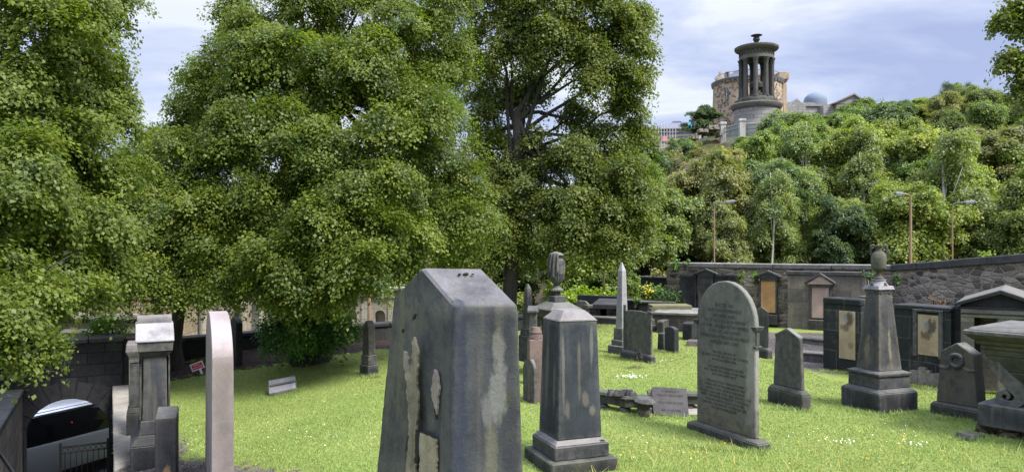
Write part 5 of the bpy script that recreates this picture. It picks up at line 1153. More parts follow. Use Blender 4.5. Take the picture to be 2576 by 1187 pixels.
# ---------------------------------------------------------------- foliage
def norm(a): return a / (np.linalg.norm(a, axis=-1, keepdims=True) + 1e-9)
def leaf_arrays(C, N, T, S, wid=0.42):
    """C centres, N normals, T tip directions, S sizes -> vertices of folded rhombic leaves"""
    T = norm(T - N * (T * N).sum(-1, keepdims=True)); Bv = np.cross(N, T); S = S[:, None]
    a = C - T * S * .5; b_ = C + Bv * S * wid + N * S * .10; c_ = C + T * S * .55 - N * S * .06; d_ = C - Bv * S * wid + N * S * .10
    return np.stack([a, b_, c_, d_], 1).reshape(-1, 3)
def leaf_mesh(name, C, N, T, S, val, m, wid=.42):
    V = leaf_arrays(C, N, T, S, wid); Q = np.arange(len(V)).reshape(-1, 4)
    me = npmesh(name, V, Q, {'lv': val}, 'FACE'); me.materials.append(m); return me
def sprays(cl, out, rc, n, droop, rs, flat=.26, size=.08, sizevar=.42):
    """cl clump centres (K,3), out outward dirs, rc clump radius; returns leaves"""
    K = len(cl); n = int(n)
    rr = np.sqrt(rs.random((K, n))) * rc[:, None]; th = rs.random((K, n)) * 2 * math.pi
    h = out.copy(); h[:, 2] *= .35; h = norm(h + rs.normal(0, .15, h.shape)); sd = norm(np.cross(h, np.array([0, 0, 1.0])))
    u = rr * np.cos(th) * 1.25; v = rr * np.sin(th) * .8
    P = cl[:, None] + h[:, None] * u[..., None] + sd[:, None] * v[..., None]
    # the spray arches over and hangs at its outer end
    P[..., 2] += -droop * (np.maximum(u, 0) ** 2 / rc[:, None] + .5 * v ** 2 / rc[:, None]) + rs.normal(0, flat, (K, n)) * rc[:, None]
    P += rs.normal(0, .03, P.shape)
    Nn = norm(np.array([0, 0, 1.0]) * .55 + out[:, None] * .75 + rs.normal(0, .38, P.shape))
    Tt = h[:, None] * .8 + sd[:, None] * (v / rc[:, None])[..., None] * .8 + np.array([0, 0, -.8]) + rs.normal(0, .35, P.shape)
    S = size * (1 + rs.uniform(-sizevar, sizevar, (K, n)))
    tint = rs.normal(0, .2, (K, 1)) + rs.normal(.5, .11, (K, n))
    return P.reshape(-1, 3), Nn.reshape(-1, 3), Tt.reshape(-1, 3), S.reshape(-1), np.clip(tint, 0, 1).reshape(-1)
def crown_clumps(lobes, dens, rs, cull=.72, low=0.35, rc=(.28, .5), sub_=0):
    Cl, O = [], []
    Ls = []
    for c, r in lobes:      # each bough carries smaller tufts of sprays
        c, r = np.array(c), np.array(r); k = sub_
        if k: Ls.append((c, r * .55)); 
        else: Ls.append((c, r)); continue
        d = norm(rs.normal(0, 1, (k, 3))); d[:, 1] = np.where(rs.random(k) < .65, -abs(d[:, 1]), d[:, 1])
        for j in range(k): Ls.append((c + d[j] * r * rs.uniform(.55, 1.0), r * rs.uniform(.22, .42) * np.array([1.0, 1.0, 1.05])))
    for i, (c, r) in enumerate(Ls):
        k = int(dens * (r[0] * r[2] * 2 + r[0] * r[1]) * 2) + (3 if sub_ else 0)
        d = norm(rs.normal(0, 1, (k, 3)))
        keep = (d[:, 1] < .35) | (rs.random(k) < .45)   # fewer sprays on the far side
        keep &= (d[:, 2] > -.35) | (rs.random(k) < low)
        d = d[keep]; f = rs.uniform(.55, 1.06, (len(d), 1)) ** .6
        p = c + d * r * f
        ok = np.ones(len(p), bool)
        for j, (c2, r2) in enumerate(Ls):
            if j != i: ok &= (((p - c2) / r2) ** 2).sum(1) > cull ** 2
        Cl.append(p[ok]); O.append(norm(d[ok] / r))
    Cl = np.concatenate(Cl); O = np.concatenate(O); return Cl, O, rs.uniform(rc[0], rc[1], len(Cl))
def limbs(b, base, trunk_top, r0, targets, rs, wig=.25, rt=.03):
    top = Vector(trunk_top); base = Vector(base); n = 7; pts = []
    for i in range(n + 1):
        k = i / n; p = base.lerp(top, k) + Vector((rs.normal() * .06, rs.normal() * .06, 0)) * (1 if 0 < k < 1 else 0); pts.append(p)
    rad = [r0 * (1.35 if i == 0 else 1 - .45 * i / n) for i in range(n + 1)]
    b.tube(pts, rad, 10)
    for c in targets:
        c = Vector(c); k = rs.uniform(.3, 1.0); st = base.lerp(top, .45 + .55 * k); L = (c - st).length; q = []
        m = max(4, int(L / .9))
        for i in range(m + 1):
            u = i / m; p = st.lerp(c, u) + Vector((0, 0, .18 * L * math.sin(u * math.pi) * .6)); 
            if 0 < i < m: p += Vector(rs.normal(0, wig * .3, 3))
            q.append(p)
        r1 = r0 * rs.uniform(.2, .34); b.tube(q, [r1 * (1 - .85 * i / m) + rt * .4 for i in range(m + 1)], 6)
        for _ in range(4):
            i = rs.integers(1, m + 1); s_ = q[i]; e_ = s_ + Vector(rs.normal(0, .2, 3)) + Vector((0, 0, .1)); mid = (s_ + e_) / 2 + Vector(rs.normal(0, .12, 3))
            b.tube([s_, mid, e_], [rt, rt * .6, rt * .25], 5)
m_bark = stone("lime_bark", (0.035, 0.032, 0.03), (0.018, 0.017, 0.017), (0.06, 0.055, 0.05), .5, None, .2, .1, bstr=.9)
m_leafA = leafmat("lime_leaves", (1.55, 1.5, .95), (.5, .64, 1.0), .42, (0.122, 0.153, 0.032), brown=.15)
m_leafC = leafmat("dusty_lime_leaves", (1.45, 1.35, 1.0), (.55, .7, 1.0), .43, (0.125, 0.15, 0.034), brown=.35)
m_leafS = leafmat("shoot_leaves", (1.3, 1.4, .9), (.5, .75, .9), .35, (0.075, 0.145, 0.03))
def lobe(px, py, Y, r, ry=1.0, rz=.9):
    s_ = Y / F; return ((px - CX) * s_, Y, CH - (py - HY) * s_), (r * s_, r * s_ * ry, r * s_ * rz)
def big_tree(label, base, lobes_px, trunk_top, r0, dens, nleaf, seed, m, size, skirt=None, rc=(.28, .5), droop=.8, cull=.7, low=.35, extra=None):
    rs = np.random.default_rng(seed); lobes = [lobe(*l) for l in lobes_px]
    t = thing('lime_tree', label, 'tree', base)
    Cl, O, rcs = crown_clumps(lobes, dens, rs, cull, low, rc, 11)
    P, N, Tt, S, v = sprays(Cl, O, rcs, nleaf, droop, rs, size=size)
    k = P[:, 2] > g(P[:, 0], P[:, 1]) + .25
    if extra: k &= extra(P)
    P, N, Tt, S, v = P[k], N[k], Tt[k], S[k], v[k]
    me = leaf_mesh('crown', P - np.array(base), N, Tt, S, v, m)
    o = bpy.data.objects.new('crown', me); COL.objects.link(o); o.parent = t
    b = B(); bv = Vector(base); limbs(b, (0, 0, -.2), Vector(trunk_top) - bv, r0, [Vector(c) - bv for c, r in lobes], rs)
    obj('trunk', b, m_bark, t, smooth=True)
    if skirt:
        lb = [lobe(*l) for l in skirt]; Cl, O, rcs = crown_clumps(lb, dens * 2.2, rs, .6, .9, (.18, .3)); P, N, Tt, S, v = sprays(Cl, O, rcs, nleaf * .7, .5, rs, size=size * 1.05)
        k = P[:, 2] > g(P[:, 0], P[:, 1]) + .02; me = leaf_mesh('basal_shoots', P[k] - np.array(base), N[k], Tt[k], S[k], v[k], m_leafS)
        o = bpy.data.objects.new('basal_shoots', me); COL.objects.link(o); o.parent = t
    print(label, len(P)); return t
def gpt(x, y): return (x, y, float(g(x, y)))
clear = lambda P: ~((P[:, 2] < .9) & (P[:, 0] > -11) & (P[:, 1] < 15.1) & (P[:, 1] > 13))
# A: the near tree on the left edge
xA = XY(-120, 13.0)
big_tree('tall leafy lime tree filling the left edge, boughs drooping over the arch wall', (xA[0], 13.0, -.4),
    [(130, -70, 12, 190), (185, 20, 12.3, 72), (40, 110, 11.3, 200), (172, 190, 12.3, 118), (235, 290, 12.5, 100), (100, 330, 11.5, 190), (60, 480, 10.8, 190), (220, 430, 12, 125), (238, 120, 12.8, 52),
     (-40, 560, 10, 190), (130, 600, 11, 150), (250, 560, 12, 110), (50, 720, 9.6, 130), (140, 730, 10.6, 100), (10, 830, 8.8, 75), (60, 820, 9.0, 55), (240, 680, 11.8, 80), (255, 12, 13, 30), (280, 190, 13, 28), (298, 245, 13, 24), (105, 868, 9.0, 30)],
    (xA[0] + .5, 13.0, 4.5), .42, 23, 135, 11, m_leafA, .053, rc=(.18, .34), extra=lambda P: (P[:, 2] > 0.62 - (P[:, 0] + 8) * -.0) | (P[:, 1] < 9.6) | (P[:, 2] > 1.0))
# B1: tree with its dark trunk behind the capped pillar
x1_ = XY(446, 17.0)
big_tree('dense lime tree whose dark trunk shows between the capped pillar and the pink headstone', (x1_[0], 17.0, -.05),
    [(470, 440, 16.5, 120), (390, 570, 15.5, 115), (540, 560, 15.6, 130), (350, 660, 15.2, 95), (470, 675, 15, 95), (600, 680, 15.2, 82), (360, 480, 16.5, 80), (310, 715, 14.8, 60), (410, 735, 14.6, 50), (520, 730, 14.8, 38), (240, 690, 15.5, 80), (440, 350, 17.5, 62), (350, 380, 17.5, 60), (175, 715, 15.5, 45)],
    (x1_[0] + .1, 17.0, 3.5), .17, 22, 130, 12, m_leafA, .055, rc=(.2, .36), extra=lambda P: (P[:, 2] > 1.02))
# B2: big lime with leafy skirt
x2_ = XY(782, 17.3)
big_tree('huge spreading lime tree in the middle with a skirt of dark leafy shoots', (x2_[0], 17.3, -.02),
    [(590, 115, 17, 85), (640, 60, 17, 100), (760, 40, 17.5, 140), (900, 30, 17.5, 140), (1040, 70, 17.5, 130), (1130, 150, 17.8, 80), (525, 205, 17.2, 62), (590, 230, 16.6, 105), (475, 275, 17.5, 42), (690, 180, 16.4, 130), (820, 190, 16.2, 140), (960, 200, 16.8, 130), (1070, 250, 17, 110),
     (640, 350, 15.6, 95), (700, 300, 15.3, 60), (600, 300, 15.4, 50), (760, 400, 15.8, 120), (800, 340, 15.2, 70), (880, 400, 15.6, 120), (1000, 370, 15.6, 115), (1110, 370, 16.5, 95), (1080, 290, 15.8, 70), (1170, 460, 17, 70), (660, 500, 15.6, 115), (770, 540, 15.2, 120), (890, 540, 15, 125), (1010, 510, 15.4, 120), (1120, 560, 16.3, 100),
     (700, 630, 15, 95), (800, 650, 14.8, 95), (900, 640, 14.8, 95), (1000, 610, 15.4, 85), (1080, 620, 16.2, 60), (1150, 640, 17.5, 60), (740, 715, 15, 60), (690, 745, 15, 40), (830, 720, 14.9, 50), (935, 680, 15, 50), (560, 400, 16.4, 90), (1190, 560, 17.6, 60), (1010, 660, 15.6, 38)],
    (x2_[0] + .15, 17.3, 6.5), .38, 17, 140, 13, m_leafA, .058, rc=(.22, .4),
    skirt=[(780, 800, 16.9, 95, .8, .75), (720, 830, 16.8, 58, .8, .8), (840, 830, 16.8, 52, .8, .8), (760, 750, 17, 70, .8, .9), (790, 852, 16.3, 50, .7, .5), (740, 852, 16.3, 42, .7, .5), (830, 850, 16.4, 40, .7, .5)])
# C: tree with visible trunk right of centre
x3_ = XY(1281, 24.0)
big_tree('tall open lime tree right of the middle with a dark forked trunk and sky gaps', (x3_[0], 24.0, -.3),
    [(1240, 20, 24, 110), (1370, 0, 24, 120), (1500, 30, 24, 100), (1570, 110, 24, 75), (1400, 110, 23.5, 100), (1490, 190, 23.6, 80), (1280, 130, 24, 85), (1220, 240, 25, 70), (1330, 230, 25, 60), (1590, 200, 24, 48), (1570, 270, 24.5, 50), (1600, 40, 24, 38),
     (1250, 350, 25, 80), (1450, 290, 25, 42), (1520, 350, 24.5, 60), (1600, 330, 24.5, 34), (1350, 410, 24.5, 80), (1450, 420, 24, 85), (1560, 430, 23.5, 80), (1250, 470, 24.5, 85), (1360, 520, 24, 85), (1480, 530, 23.3, 90), (1580, 520, 23.3, 66), (1240, 580, 24, 75), (1340, 620, 24.3, 55), (1420, 615, 23.2, 58), (1520, 610, 23, 60), (1590, 585, 23.4, 40), (1200, 650, 24.5, 45), (1180, 140, 25, 60)],
    (x3_[0] + .25, 24.0, 7.0), .27, 14, 110, 14, m_leafC, .078, rc=(.3, .5), cull=.75)
# overhanging tree at the top right
big_tree('spreading tree reaching into the top right corner against the sky', (14.6, 16.5, -.1),
    [(2620, 30, 16, 55), (2550, 10, 16, 34), (2575, 172, 16, 36), (2535, 150, 16, 20), (2525, 45, 16, 16), (2615, 240, 16, 50), (2690, 130, 16, 90), (2710, 0, 16, 120), (2575, 225, 16, 26), (2710, 300, 16, 80), (2575, 62, 16, 20)],
    (14.6, 16.5, 5.0), .3, 14, 60, 15, m_leafC, .075, rc=(.2, .34), cull=.75).name = 'ash_tree'
# ---------------------------------------------------------------- shrubs and plants
def shrub(name, label, cat, lobes_px, size, m, seed, dens=40, n=30, rc=(.12, .22), flowers=None, droop=.2, group=None, zmin=-9, stems=True):
    rs = np.random.default_rng(seed); lb = [lobe(*l) for l in lobes_px]; Cl, O, rcs = crown_clumps(lb, dens, rs, .5, .8, rc)
    P, N, Tt, S, v = sprays(Cl, O, rcs, n, droop, rs, flat=.3, size=size)
    c0 = np.array(lb[0][0]); z0 = float(min(c[2] - r[2] for c, r in lb)); t = thing(name, label, cat, (c0[0], c0[1], z0), 0, group)
    org = np.array([c0[0], c0[1], z0]); me = leaf_mesh('foliage', P - org, N, Tt, S, v, m)
    o = bpy.data.objects.new('foliage', me); COL.objects.link(o); o.parent = t
    if stems:
        b = B()
        for c, r in lb:
            for _ in range(3): e_ = Vector(c) - Vector(org) + Vector(rs.normal(0, .3, 3)) * r[0]; b.tube([(rs.normal() * .05, rs.normal() * .05, -.1), e_ * .5 + Vector(rs.normal(0, .03, 3)), e_], [.018, .012, .005], 5)
        obj('stems', b, m_bark, t)
    if flowers:
        k = rs.choice(len(P), flowers[1], replace=False); k = k[(P[k][:, 0] < c0[0] + flowers[2])] if len(flowers) > 2 else k
        me = leaf_mesh('flowers', P[k] - org + N[k] * .03, N[k], Tt[k], S[k] * flowers[3] if len(flowers) > 3 else S[k], v[k], flowers[0], .5)
        o = bpy.data.objects.new('flowers', me); COL.objects.link(o); o.parent = t
    return t
m_yel = plain("yellow_petals", (0.62, 0.42, 0.03), .6, .2, 0, .1); m_whi = plain("white_petals", (0.75, 0.75, 0.68), .6, .2, 0, .05)
m_lgre = leafmat("light_green_leaves", (1.3, 1.3, 1), (.6, .8, .9), .4, (0.12, 0.2, 0.03)); m_ylg = leafmat("yellow_green_leaves", (1.25, 1.2, 1), (.65, .8, .6), .4, (0.24, 0.31, 0.035))
m_dgr = leafmat("dark_green_leaves", (1.3, 1.4, 1), (.5, .7, .8), .3, (0.045, 0.085, 0.02)); m_grs = leafmat("dry_grass_leaves", (1.3, 1.2, 1), (.7, .8, .7), .35, (0.19, 0.18, 0.06))
shrub('leafy_shrub', 'bushy green self-sown shrub growing on top of the arch wall beside the capped pillar', 'shrub', [(275, 810, 15.9, 34, 1, 1), (250, 830, 15.8, 26), (300, 835, 15.9, 20), (215, 838, 15.6, 14)], .05, m_lgre, 21, 90, 26)
for i, (a_, e_) in enumerate(((1425, 1470), (1470, 1512), (1512, 1560))):
    c_ = (a_ + e_) / 2; shrub('low_shrub', ['yellow-green rounded shrub, leftmost of the low row above the black block wall', 'yellow-green rounded shrub, middle of the low row above the black block wall', 'yellow-green rounded shrub, rightmost of the low row above the black block wall'][i], 'shrub', [(c_, 741, 31.5, 24, 1, .75), (c_ - 14, 745, 31.4, 14), (c_ + 14, 744, 31.4, 15)], .12, m_ylg, 30 + i, 14, 26, (.2, .35), group='yellow-green shrubs in a row')
shrub('flowering_shrub', 'green shrub dotted with yellow flowers behind the dark kerb wall', 'shrub', [(1645, 738, 26.2, 26), (1622, 728, 26.3, 14), (1668, 742, 26.2, 18)], .08, m_lgre, 41, 30, 30, (.15, .28), flowers=(m_yel, 170, -.1, 1.0))
shrub('grassy_shrub', 'feathery dark green clump at the left end of the back wall', 'shrub', [(1690, 742, 25.6, 20), (1672, 748, 25.7, 16), (1700, 757, 25.4, 12)], .06, m_dgr, 42, 40, 34, (.15, .28), droop=.8)
shrub('dry_grass_tuft', 'straw-yellow grass tuft on the dark stepped wall', 'grass', [(1650, 685, 27.6, 12, 1, .8), (1670, 690, 27.6, 12, 1, .7)], .1, m_grs, 43, 30, 20, (.12, .2), stems=False)
shrub('climbing_weed', 'pale green weed sprouting from the foot of the slab behind the obelisk', 'weed', [(1600, 755, 24, 12), (1596, 742, 24, 6)], .06, m_lgre, 44, 40, 22, (.08, .14))
wps = [(1860, 695, 7, 'small green weed rooted in the back wall left of the orange tablet'), (1905, 690, 10, 'leafy pale weed hanging from the coping above the orange tablet'), (1700, 664, 8, 'thin weed sprouting on the left end of the back wall coping'), (1725, 662, 5, 'tiny weed on the coping above the leftmost tablet'), (1697, 760, 7, 'bright green weed at the foot of the leftmost tablet')]
for i, (px, py, r, lab) in enumerate(wps):
    s0, P0 = wallx(W1a, W1b, px); shrub('wall_weed', lab, 'weed', [(px, py, P0.y - .12, r, 1, 1), (px + 2, py + r, P0.y - .15, r * .7)], .08, m_lgre, 50 + i, 60, 16, (.08, .14), group='weeds growing in the back wall')
shrub('ivy_clump', 'dark green leafy clump on the wall behind the stone urn', 'weed', [(2190, 697, 21, 15), (2250, 703, 21, 13), (2196, 725, 21, 8)], .09, m_dgr, 60, 40, 18, (.1, .2))
shrub('pale_weed', 'pale yellow-green weed sprouting above the climbing coping at the right', 'weed', [(2480, 640, 18.5, 14, 1, .6), (2455, 646, 18.5, 8)], .06, m_ylg, 61, 40, 16, (.1, .16))
shrub('red_weeds', 'reddish and green weeds on the ledge behind the scorched panel tomb', 'weed', [(2365, 758, 15, 16, 1, .4), (2330, 748, 15, 10, 1, .5), (2395, 762, 14.8, 8, 1, .4)], .035, leafmat("reddish_leaves", (1.3, 1.5, 1), (1, .4, .8), .3, (0.12, 0.07, 0.035)), 62, 70, 22, (.06, .12))
shrub('small_weed', 'small green weed at the foot of the slab headstone', 'weed', [(1609, 884, 15.6, 5), (1603, 886, 15.6, 3)], .04, m_lgre, 63, 200, 10, (.04, .07))
# ---------------------------------------------------------------- hillside trees
def proto(seed, kind):
    """a tree of unit height 1 => real 8 m; returns crown mesh + trunk mesh"""
    rs = np.random.default_rng(seed); lobes = []
    H = 8.0
    if kind == 'conifer':
        for i in range(16):
            k = rs.random(); z = 2.0 + k * 5.8; r = 2.1 * (1 - k) + .5; a = rs.random() * 6.28; lobes.append(((r * .5 * math.cos(a), r * .5 * math.sin(a), z), (r * .7, r * .7, .55)))
    elif kind == 'birch':
        for i in range(12):
            k = rs.random(); z = 3.6 + k * 3.9; r = .75 + .35 * rs.random(); a = rs.random() * 6.28; q = 1.1 * (1 - k * .5); lobes.append(((q * math.cos(a), q * math.sin(a), z), (r * .75, r * .75, r * .8)))
    elif kind == 'scrub':
        for i in range(9): a = rs.random() * 6.28; q = 1.6 * rs.random(); lobes.append(((q * math.cos(a), q * math.sin(a), .6 + rs.random() * 1.3), (1.0, 1.0, .8)))
    elif kind == 'tall':
        for i in range(17):
            a = rs.random() * 6.28; k = rs.random(); z = 1.4 + k * 6.0; q = 1.35 * math.sin(math.pi * (.22 + .7 * k)) * rs.uniform(.3, 1); r = rs.uniform(.65, 1.05); lobes.append(((q * math.cos(a), q * math.sin(a), z), (r, r, r * 1.15)))
    else:
        for i in range(15):
            a = rs.random() * 6.28; k = rs.random(); z = 1.9 + k * 5.0; q = (2.5 if kind == 'wide' else 2.1) * math.sin(math.pi * (.25 + .62 * k)) * rs.uniform(.35, 1); r = rs.uniform(.9, 1.45)
            lobes.append(((q * math.cos(a), q * math.sin(a), z), (r, r, r * .78)))
    Cl, O, rcs = [], [], []
    Ls = []
    for c, r in lobes:
        c, r = np.array(c), np.array(r); Ls.append((c, r * .62)); d = norm(rs.normal(0, 1, (5, 3)))
        for j in range(5): Ls.append((c + d[j] * r * rs.uniform(.6, 1.1), r * rs.uniform(.3, .55)))
    for i, (c, r) in enumerate(Ls):
        k = int((62 if kind != 'birch' else 100) * r[0] * r[0] + 3); d = norm(rs.normal(0, 1, (k, 3))); d = d[(d[:, 2] > -.45) | (rs.random(k) < .3)]; p = c + d * r * rs.uniform(.7, 1.05, (len(d), 1))
        ok = np.ones(len(p), bool)
        for j, (c2, r2) in enumerate(Ls):
            if j != i: ok &= (((p - c2) / r2) ** 2).sum(1) > .6
        Cl.append(p[ok]); O.append(norm(d[ok]))
    Cl = np.concatenate(Cl); O = np.concatenate(O); rcs = rs.uniform(.32, .55, len(Cl)) * (.8 if kind in ('birch', 'scrub') else 1)
    P, N, Tt, S, v = sprays(Cl, O, rcs, 48 if kind != 'birch' else 26, .7 if kind != 'birch' else 1.3, rs, flat=.28, size={'birch': .11, 'conifer': .13, 'scrub': .11}.get(kind, .145))
    me = leaf_mesh('crown', P, N, Tt, S, v, m_hill, .22 if kind == 'conifer' else .42)
    b = B()
    if kind == 'birch':
        lim = [Vector((rs.normal() * .5, rs.normal() * .5, rs.uniform(4.8, 6.6))) for _ in range(4)]
        b.tube([(0, 0, -1), (.1, 0, 2), (-.05, .1, 4.5), (.15, 0, 6.8), (.2, 0, 7.8)], [.10, .08, .06, .035, .01], 7)
        for e_ in lim: s_ = Vector((0, 0, rs.uniform(2.2, 4.6))); b.tube([s_, s_.lerp(e_, .5) + Vector((0, 0, -.2)), e_], [.04, .025, .01], 5)
    elif kind == 'scrub':
        for _ in range(6): b.tube([(0, 0, -.5), tuple(rs.normal(0, .5, 2)) + (.6,), tuple(rs.normal(0, 1.1, 2)) + (1.5,)], [.06, .04, .02], 5)
    else:
        limbs(b, (0, 0, -1.5), (.15, .1, 5), .2, [c for c, r in lobes], rs, rt=.03)
    tm = rawmesh('trunk', b.v, b.f); tm.materials.append(m_birchbark if kind == 'birch' else m_bark); tm.shade_smooth()
    return me, tm
m_hill = leafmat("hillside_leaves", (1.5, 1.4, 1.2), (.45, .62, .9), .36, use_obj=True)
m_birchbark = plain("birch_bark", (0.38, 0.365, 0.33), .8, .2, 0, .3, 6)
protos = {'round': [proto(101 + i, 'round') for i in range(4)], 'tall': [proto(151 + i, 'tall') for i in range(3)], 'wide': [proto(111 + i, 'wide') for i in range(2)], 'conifer': [proto(121 + i, 'conifer') for i in range(2)], 'birch': [proto(131 + i, 'birch') for i in range(2)], 'scrub': [proto(141 + i, 'scrub') for i in range(2)]}
SKY = [(1400, 560), (1560, 520), (1640, 395), (1700, 368), (1745, 372), (1800, 385), (1850, 345), (1900, 338), (1935, 325), (1952, 268), (2010, 268), (2050, 282), (2090, 300), (2130, 262), (2165, 252), (2200, 262), (2240, 255), (2300, 258), (2360, 238), (2400, 210), (2450, 208), (2500, 235), (2560, 250), (2800, 230)]
def toplimit(px): return float(np.interp(px, [p[0] for p in SKY], [p[1] for p in SKY]))
KINDS = {'mid': ((0.15, 0.20, 0.05), 'mid green'), 'bright': ((0.21, 0.255, 0.05), 'bright yellow-green'), 'dark': ((0.085, 0.13, 0.045), 'dark green'), 'pine': ((0.075, 0.10, 0.045), 'dull blackish-green'), 'silver': ((0.22, 0.26, 0.125), 'silvery-green'), 'olive': ((0.20, 0.21, 0.07), 'olive'), 'birch': ((0.19, 0.24, 0.085), 'airy pale green'), 'brown': ((0.18, 0.15, 0.075), 'brownish'), 'fresh': ((0.16, 0.215, 0.045), 'fresh green')}
rs = np.random.default_rng(77); placed = []
rows = [38, 41.5, 48, 50.5, 54, 58.5, 64, 70, 76, 82, 88, 95]
def hilltree(px, Y, kind, col, top=None, hm=None, label=None, rowi=0):
    P_ = U(px, 600, Y); z0 = float(g(P_.x, Y)); 
    lim = top if top is not None else toplimit(px)
    zl = CH - (lim - HY) / F * Y; h = hm or rs.uniform(6.0, 10.5)
    if z0 + h > zl: h = zl - z0
    if h < 1.6: return None
    s_ = h / (8.0 if kind != 'scrub' else 2.7); 
    me, tm = protos[kind][int(rs.integers(len(protos[kind])))]
    k = KINDS[col]; t = thing({'conifer': 'pine_tree', 'birch': 'birch_tree', 'scrub': 'bush'}.get(kind, 'broadleaf_tree'), 'x', {'scrub': 'bush'}.get(kind, 'tree'), (P_.x, Y, z0), rs.random() * 6.28, 'trees and bushes covering the hillside')
    wx = max(s_, .75 * (1 if kind != 'scrub' else .4)) * rs.uniform(.85, 1.15)
    t.scale = (wx, wx, s_)
    o = bpy.data.objects.new('crown', me); COL.objects.link(o); o.parent = t; j = rs.uniform(.85, 1.18); o.color = (k[0][0] * j * rs.uniform(.94, 1.06) * 1.03, k[0][1] * j * .99, k[0][2] * j * 1.05, 1)
    o2 = bpy.data.objects.new('trunk', tm); COL.objects.link(o2); o2.parent = t
    placed.append((t, px, Y, kind, k[1], rowi, label)); return t
def pickcol(px, py):
    """colour zones of the hillside as photographed"""
    z = [(2350, 430, 150, 'bright', .7), (2130, 430, 110, 'bright', .6), (2330, 370, 60, 'bright', .8), (1780, 440, 110, 'olive', .5), (1700, 500, 90, 'fresh', .5), (2100, 350, 70, 'pine', .8), (2290, 290, 60, 'mid', .8), (2480, 380, 60, 'olive', .8), (1850, 360, 60, 'dark', .6), (1960, 330, 60, 'fresh', .6), (2120, 590, 70, 'fresh', .8), (1930, 560, 70, 'silver', .6), (2310, 480, 50, 'silver', .8), (1990, 600, 60, 'dark', .6), (2080, 520, 50, 'dark', .6), (2200, 580, 80, 'mid', .6), (2450, 580, 100, 'mid', .6), (1660, 560, 70, 'mid', .7), (1740, 400, 60, 'brown', .5)]
    for x, y, r, c_, pr in z:
        if (px - x) ** 2 + (py - y) ** 2 < r * r and rs.random() < pr: return c_
    return rs.choice(['mid', 'dark', 'fresh', 'mid', 'olive', 'silver', 'bright'], p=[.32, .14, .24, .1, .06, .02, .12])
for ri, Y in enumerate(rows):
    step = 3.25 + .012 * Y; xl = (-60 if ri < 2 else 1500) ; px = xl + rs.uniform(0, 30)
    while px < 2660:
        dpx = step / Y * F
        P_ = U(px, 0, Y); z0 = float(g(P_.x, Y)); pyc = HY - (z0 + 6 - CH) / Y * F
        q = px + rs.uniform(-.25, .25) * dpx
        if ri < 2 and px > (1590 if ri else 1700): px += dpx; continue      # the road runs here
        if ri == 1 and px < 1620: pass
        if 1690 < q < 1850 and Y > 74: px += dpx * .5; continue     # bare rocky shoulder below the monument
        if 1840 < q < 2000 and Y > 79: px += dpx; continue
        col_ = pickcol(q, pyc)
        kind = 'conifer' if col_ == 'pine' else ('birch' if rs.random() < .10 else ('scrub' if col_ == 'brown' else rs.choice(['round', 'round', 'tall', 'wide'])))
        if kind == 'birch': col_ = 'birch'
        lim = (200 + .2 * abs(px - 700) if px < 1560 else 600) if ri <= 1 else None
        hm = (rs.uniform(8, 10.5) if px < 1150 else rs.uniform(5.5, 7)) if ri in (0, 1) else (rs.uniform(2.0, 3.6) if (1640 < q < 1850 and Y > 66) else None)
        hilltree(q, Y + rs.uniform(-1.2, 1.2), kind, col_, lim, hm, None, ri)
        px += dpx
# particular ones seen in the photograph
hilltree(2195, 57, 'birch', 'birch', 320, 9.5, 'birch with two bare white stems high on the right hillside', 99)
hilltree(2025, 60, 'birch', 'birch', 300, 9.0, 'birch with a thin white stem below the observatory portico', 99)
hilltree(1945, 54, 'birch', 'birch', 355, 8.0, 'wispy white-stemmed birch below the round temple', 99)
hilltree(1768, 96, 'round', 'dark', 256, 5.0, 'rounded dark tree standing left of the rubble tower', 99)
hilltree(2385, 92, 'conifer', 'pine', 205, 8.5, 'dark pine breaking the skyline at the right', 99)
hilltree(2440, 90, 'conifer', 'pine', 208, 8.5, 'second dark pine on the skyline, nearer the right edge', 99)
hilltree(1608, 62, 'round', 'dark', 325, 12, 'dark round tree at the left end of the hillside beside the open lime', 99)
for x_, y_, Yq in ((1690, 470, 58), (1640, 408, 66)):
    t = hilltree(x_, Yq, 'scrub', 'brown', y_ - 20, 3.2, ['gorse bush with yellow bloom on the lower left hillside', 'gorse bush with yellow bloom beside the dark round tree'][x_ == 1640], 99)
    if t:
        r2_ = np.random.default_rng(x_); n = 90; C_ = norm(r2_.normal(0, 1, (n, 3))) * np.array([1.7, 1.7, 1.2]) + np.array([0, 0, 1.4]); me = leaf_mesh('bloom', C_, norm(r2_.normal(0, 1, (n, 3))), r2_.normal(0, 1, (n, 3)), np.full(n, .22), np.full(n, .5), m_yel)
        o = bpy.data.objects.new('bloom', me); COL.objects.link(o); o.parent = t
for i, (px, py, Y) in enumerate([(1660, 385, 72), (1680, 372, 75), (1705, 362, 78), (1730, 360, 78), (1755, 372, 76), (1780, 378, 75), (1700, 400, 70), (1735, 395, 71), (1765, 400, 70), (1800, 395, 71), (1790, 358, 79), (1725, 345, 81), (1815, 372, 77), (1670, 410, 68), (1640, 398, 74), (1745, 420, 66), (1700, 352, 82), (1768, 348, 80)]):
    P_ = U(px, py, Y); t = hilltree(px, Y, 'scrub', ['olive', 'brown', 'dark', 'mid'][i % 4], py - 6, 99, None, 12)
rank = ['first', 'second', 'third', 'fourth', 'fifth', 'sixth', 'seventh', 'eighth', 'ninth', 'tenth', 'eleventh', 'twelfth']
byrow = {}
for p in placed: byrow.setdefault(p[5], []).append(p)
def nth(i): return rank[i] if i < len(rank) else f'{i + 1}th'
